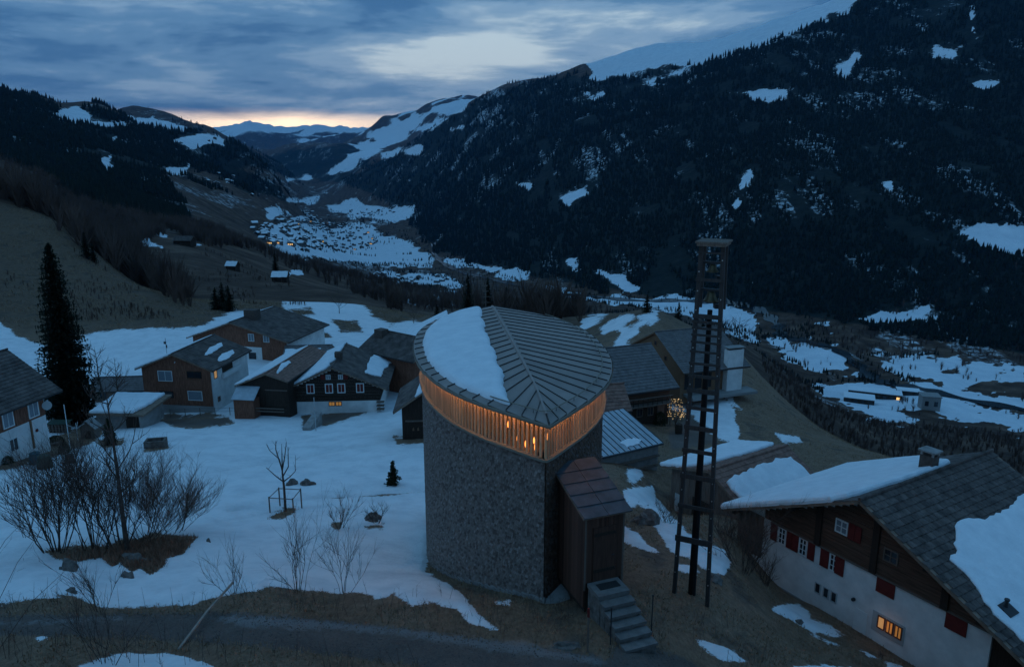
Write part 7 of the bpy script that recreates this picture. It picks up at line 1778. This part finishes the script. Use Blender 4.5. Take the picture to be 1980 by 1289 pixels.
# huts on the hillside
for i, (px_, py_, Y_, w_, lab, yaw_) in enumerate(((540, 545, 330, 6.5, "lone hay hut with snowy roof on the brown meadow", 4), (447, 522, 380, 5.5, "second hay hut half hidden by scrub on the meadow", -10), (352, 458, 470, 11, "farmhouse with snow around it on the left hillside", 0))):
    q = at_y(px_, Y_)
    h_ = House('hay_hut', lab, 'hut', (q.x - w_ / 2, q.y, q.z), yaw_, w_, w_ * 0.8, 2.0 + w_ * 0.1, 3.4 + w_ * 0.18, 'x', 0.5, (0.5, 0.5, 0.6, 0.5), wall=M_WOODD, roof=M_TILE)
    L = h_.slope['l'][4]; lv = h_.slope['l'][5]
    if i != 2: h_.snow('l', [(0.1, 0.1), (L - 0.1, 0.1), (L - 0.1, lv), (0.1, lv)], "snow on the roof of the " + lab.split(' on ')[0].split(' in ')[0].split(' half')[0], 0.15, 0.1)
    window(h_.o, h_.F, w_ * 0.4, 0.8, 1.0, 0.9, M_WOODG, M_PANE, (1, 0))
# works on the valley floor at the right
for i, (px_, py_, w_, d_, h_, yaw_, mt, lab) in enumerate(((1660, 778, 34, 22, 8, -24, M_FDARK, "snow-roofed works hall on the valley floor, nearer one"), (1690, 768, 62, 20, 9, -24, M_FDARK, "long snow-roofed works hall on the valley floor"), (1795, 790, 20, 18, 17, -15, M_CONC, "pale concrete block tower of the works on the valley floor"), (1755, 762, 26, 14, 6, -20, M_FDARK, "low works shed beside the concrete block tower"))):
    b = ga(px_, py_, 300, 1500); t = thing('works_hall', lab, 'hall', tuple(b), math.radians(yaw_)); m = MB(); m.box(-w_ / 2, -d_ / 2, -6, w_ / 2, d_ / 2, h_); m.build('wall', mt, t)
    m = MB(); m.box(-w_ / 2 - 0.8, -d_ / 2 - 0.8, h_, w_ / 2 + 0.8, d_ / 2 + 0.8, h_ + 0.9); m.build('roof', M_SNOW if i != 2 else M_CONC, t)
    n = max(2, int(w_ / 7))
    for k in range(n): x_ = -w_ / 2 + w_ * (k + 0.5) / n; m = MB(); m.box(x_ - 2, -d_ / 2 - 0.25, h_ * 0.35, x_ + 2, -d_ / 2 - 0.05, h_ * 0.7); m.build('window', M_LITF if (i == 1 and k == n - 1) else M_PANE, t)
# river in the valley
M_RIVER = mat('river_water', (0.012, 0.016, 0.020), 0.25, 0.3, 0.03, obj=False, spec=0.4)
def ribbon(name, path, w, material, label, lift=1.2):
    P_ = [ga(a, b_, 300, 6000) for a, b_ in path]; pts = []
    for i in range(len(P_) - 1):
        for t_ in np.linspace(0, 1, 12, endpoint=False): pts.append(P_[i].lerp(P_[i + 1], t_))
    pts.append(P_[-1]); V = []; F = []
    for i, p_ in enumerate(pts):
        d = (pts[min(i + 1, len(pts) - 1)] - pts[max(0, i - 1)]); d.z = 0; d.normalize(); s = Vector((-d.y, d.x, 0)) * w * (0.8 + 0.4 * math.sin(i * 0.7)) * 0.5
        for sg in (-1, 1): q = p_ + s * sg; V.append((q.x, q.y, gz(q.x, q.y) + lift))
    for i in range(len(pts) - 1): F.append((2 * i, 2 * i + 1, 2 * i + 3, 2 * i + 2))
    me = mesh_np(name, V, F, material); o = bpy.data.objects.new(name, me); link(o); return tag(o, label, None, None, 'structure')
ribbon('river', [(1390, 582), (1440, 592), (1480, 606), (1505, 630), (1508, 648), (1560, 662), (1620, 678), (1660, 708), (1690, 735), (1740, 748), (1820, 762), (1985, 795)], 24, M_RIVER, "dark river winding over the snowy valley floor", 1.5)
ribbon('river', [(838, 470), (842, 490), (850, 505), (900, 530), (980, 548), (1060, 566), (1180, 578), (1300, 582), (1390, 582)], 26, M_RIVER, "dark upper stretch of the river below the forest", 1.5)
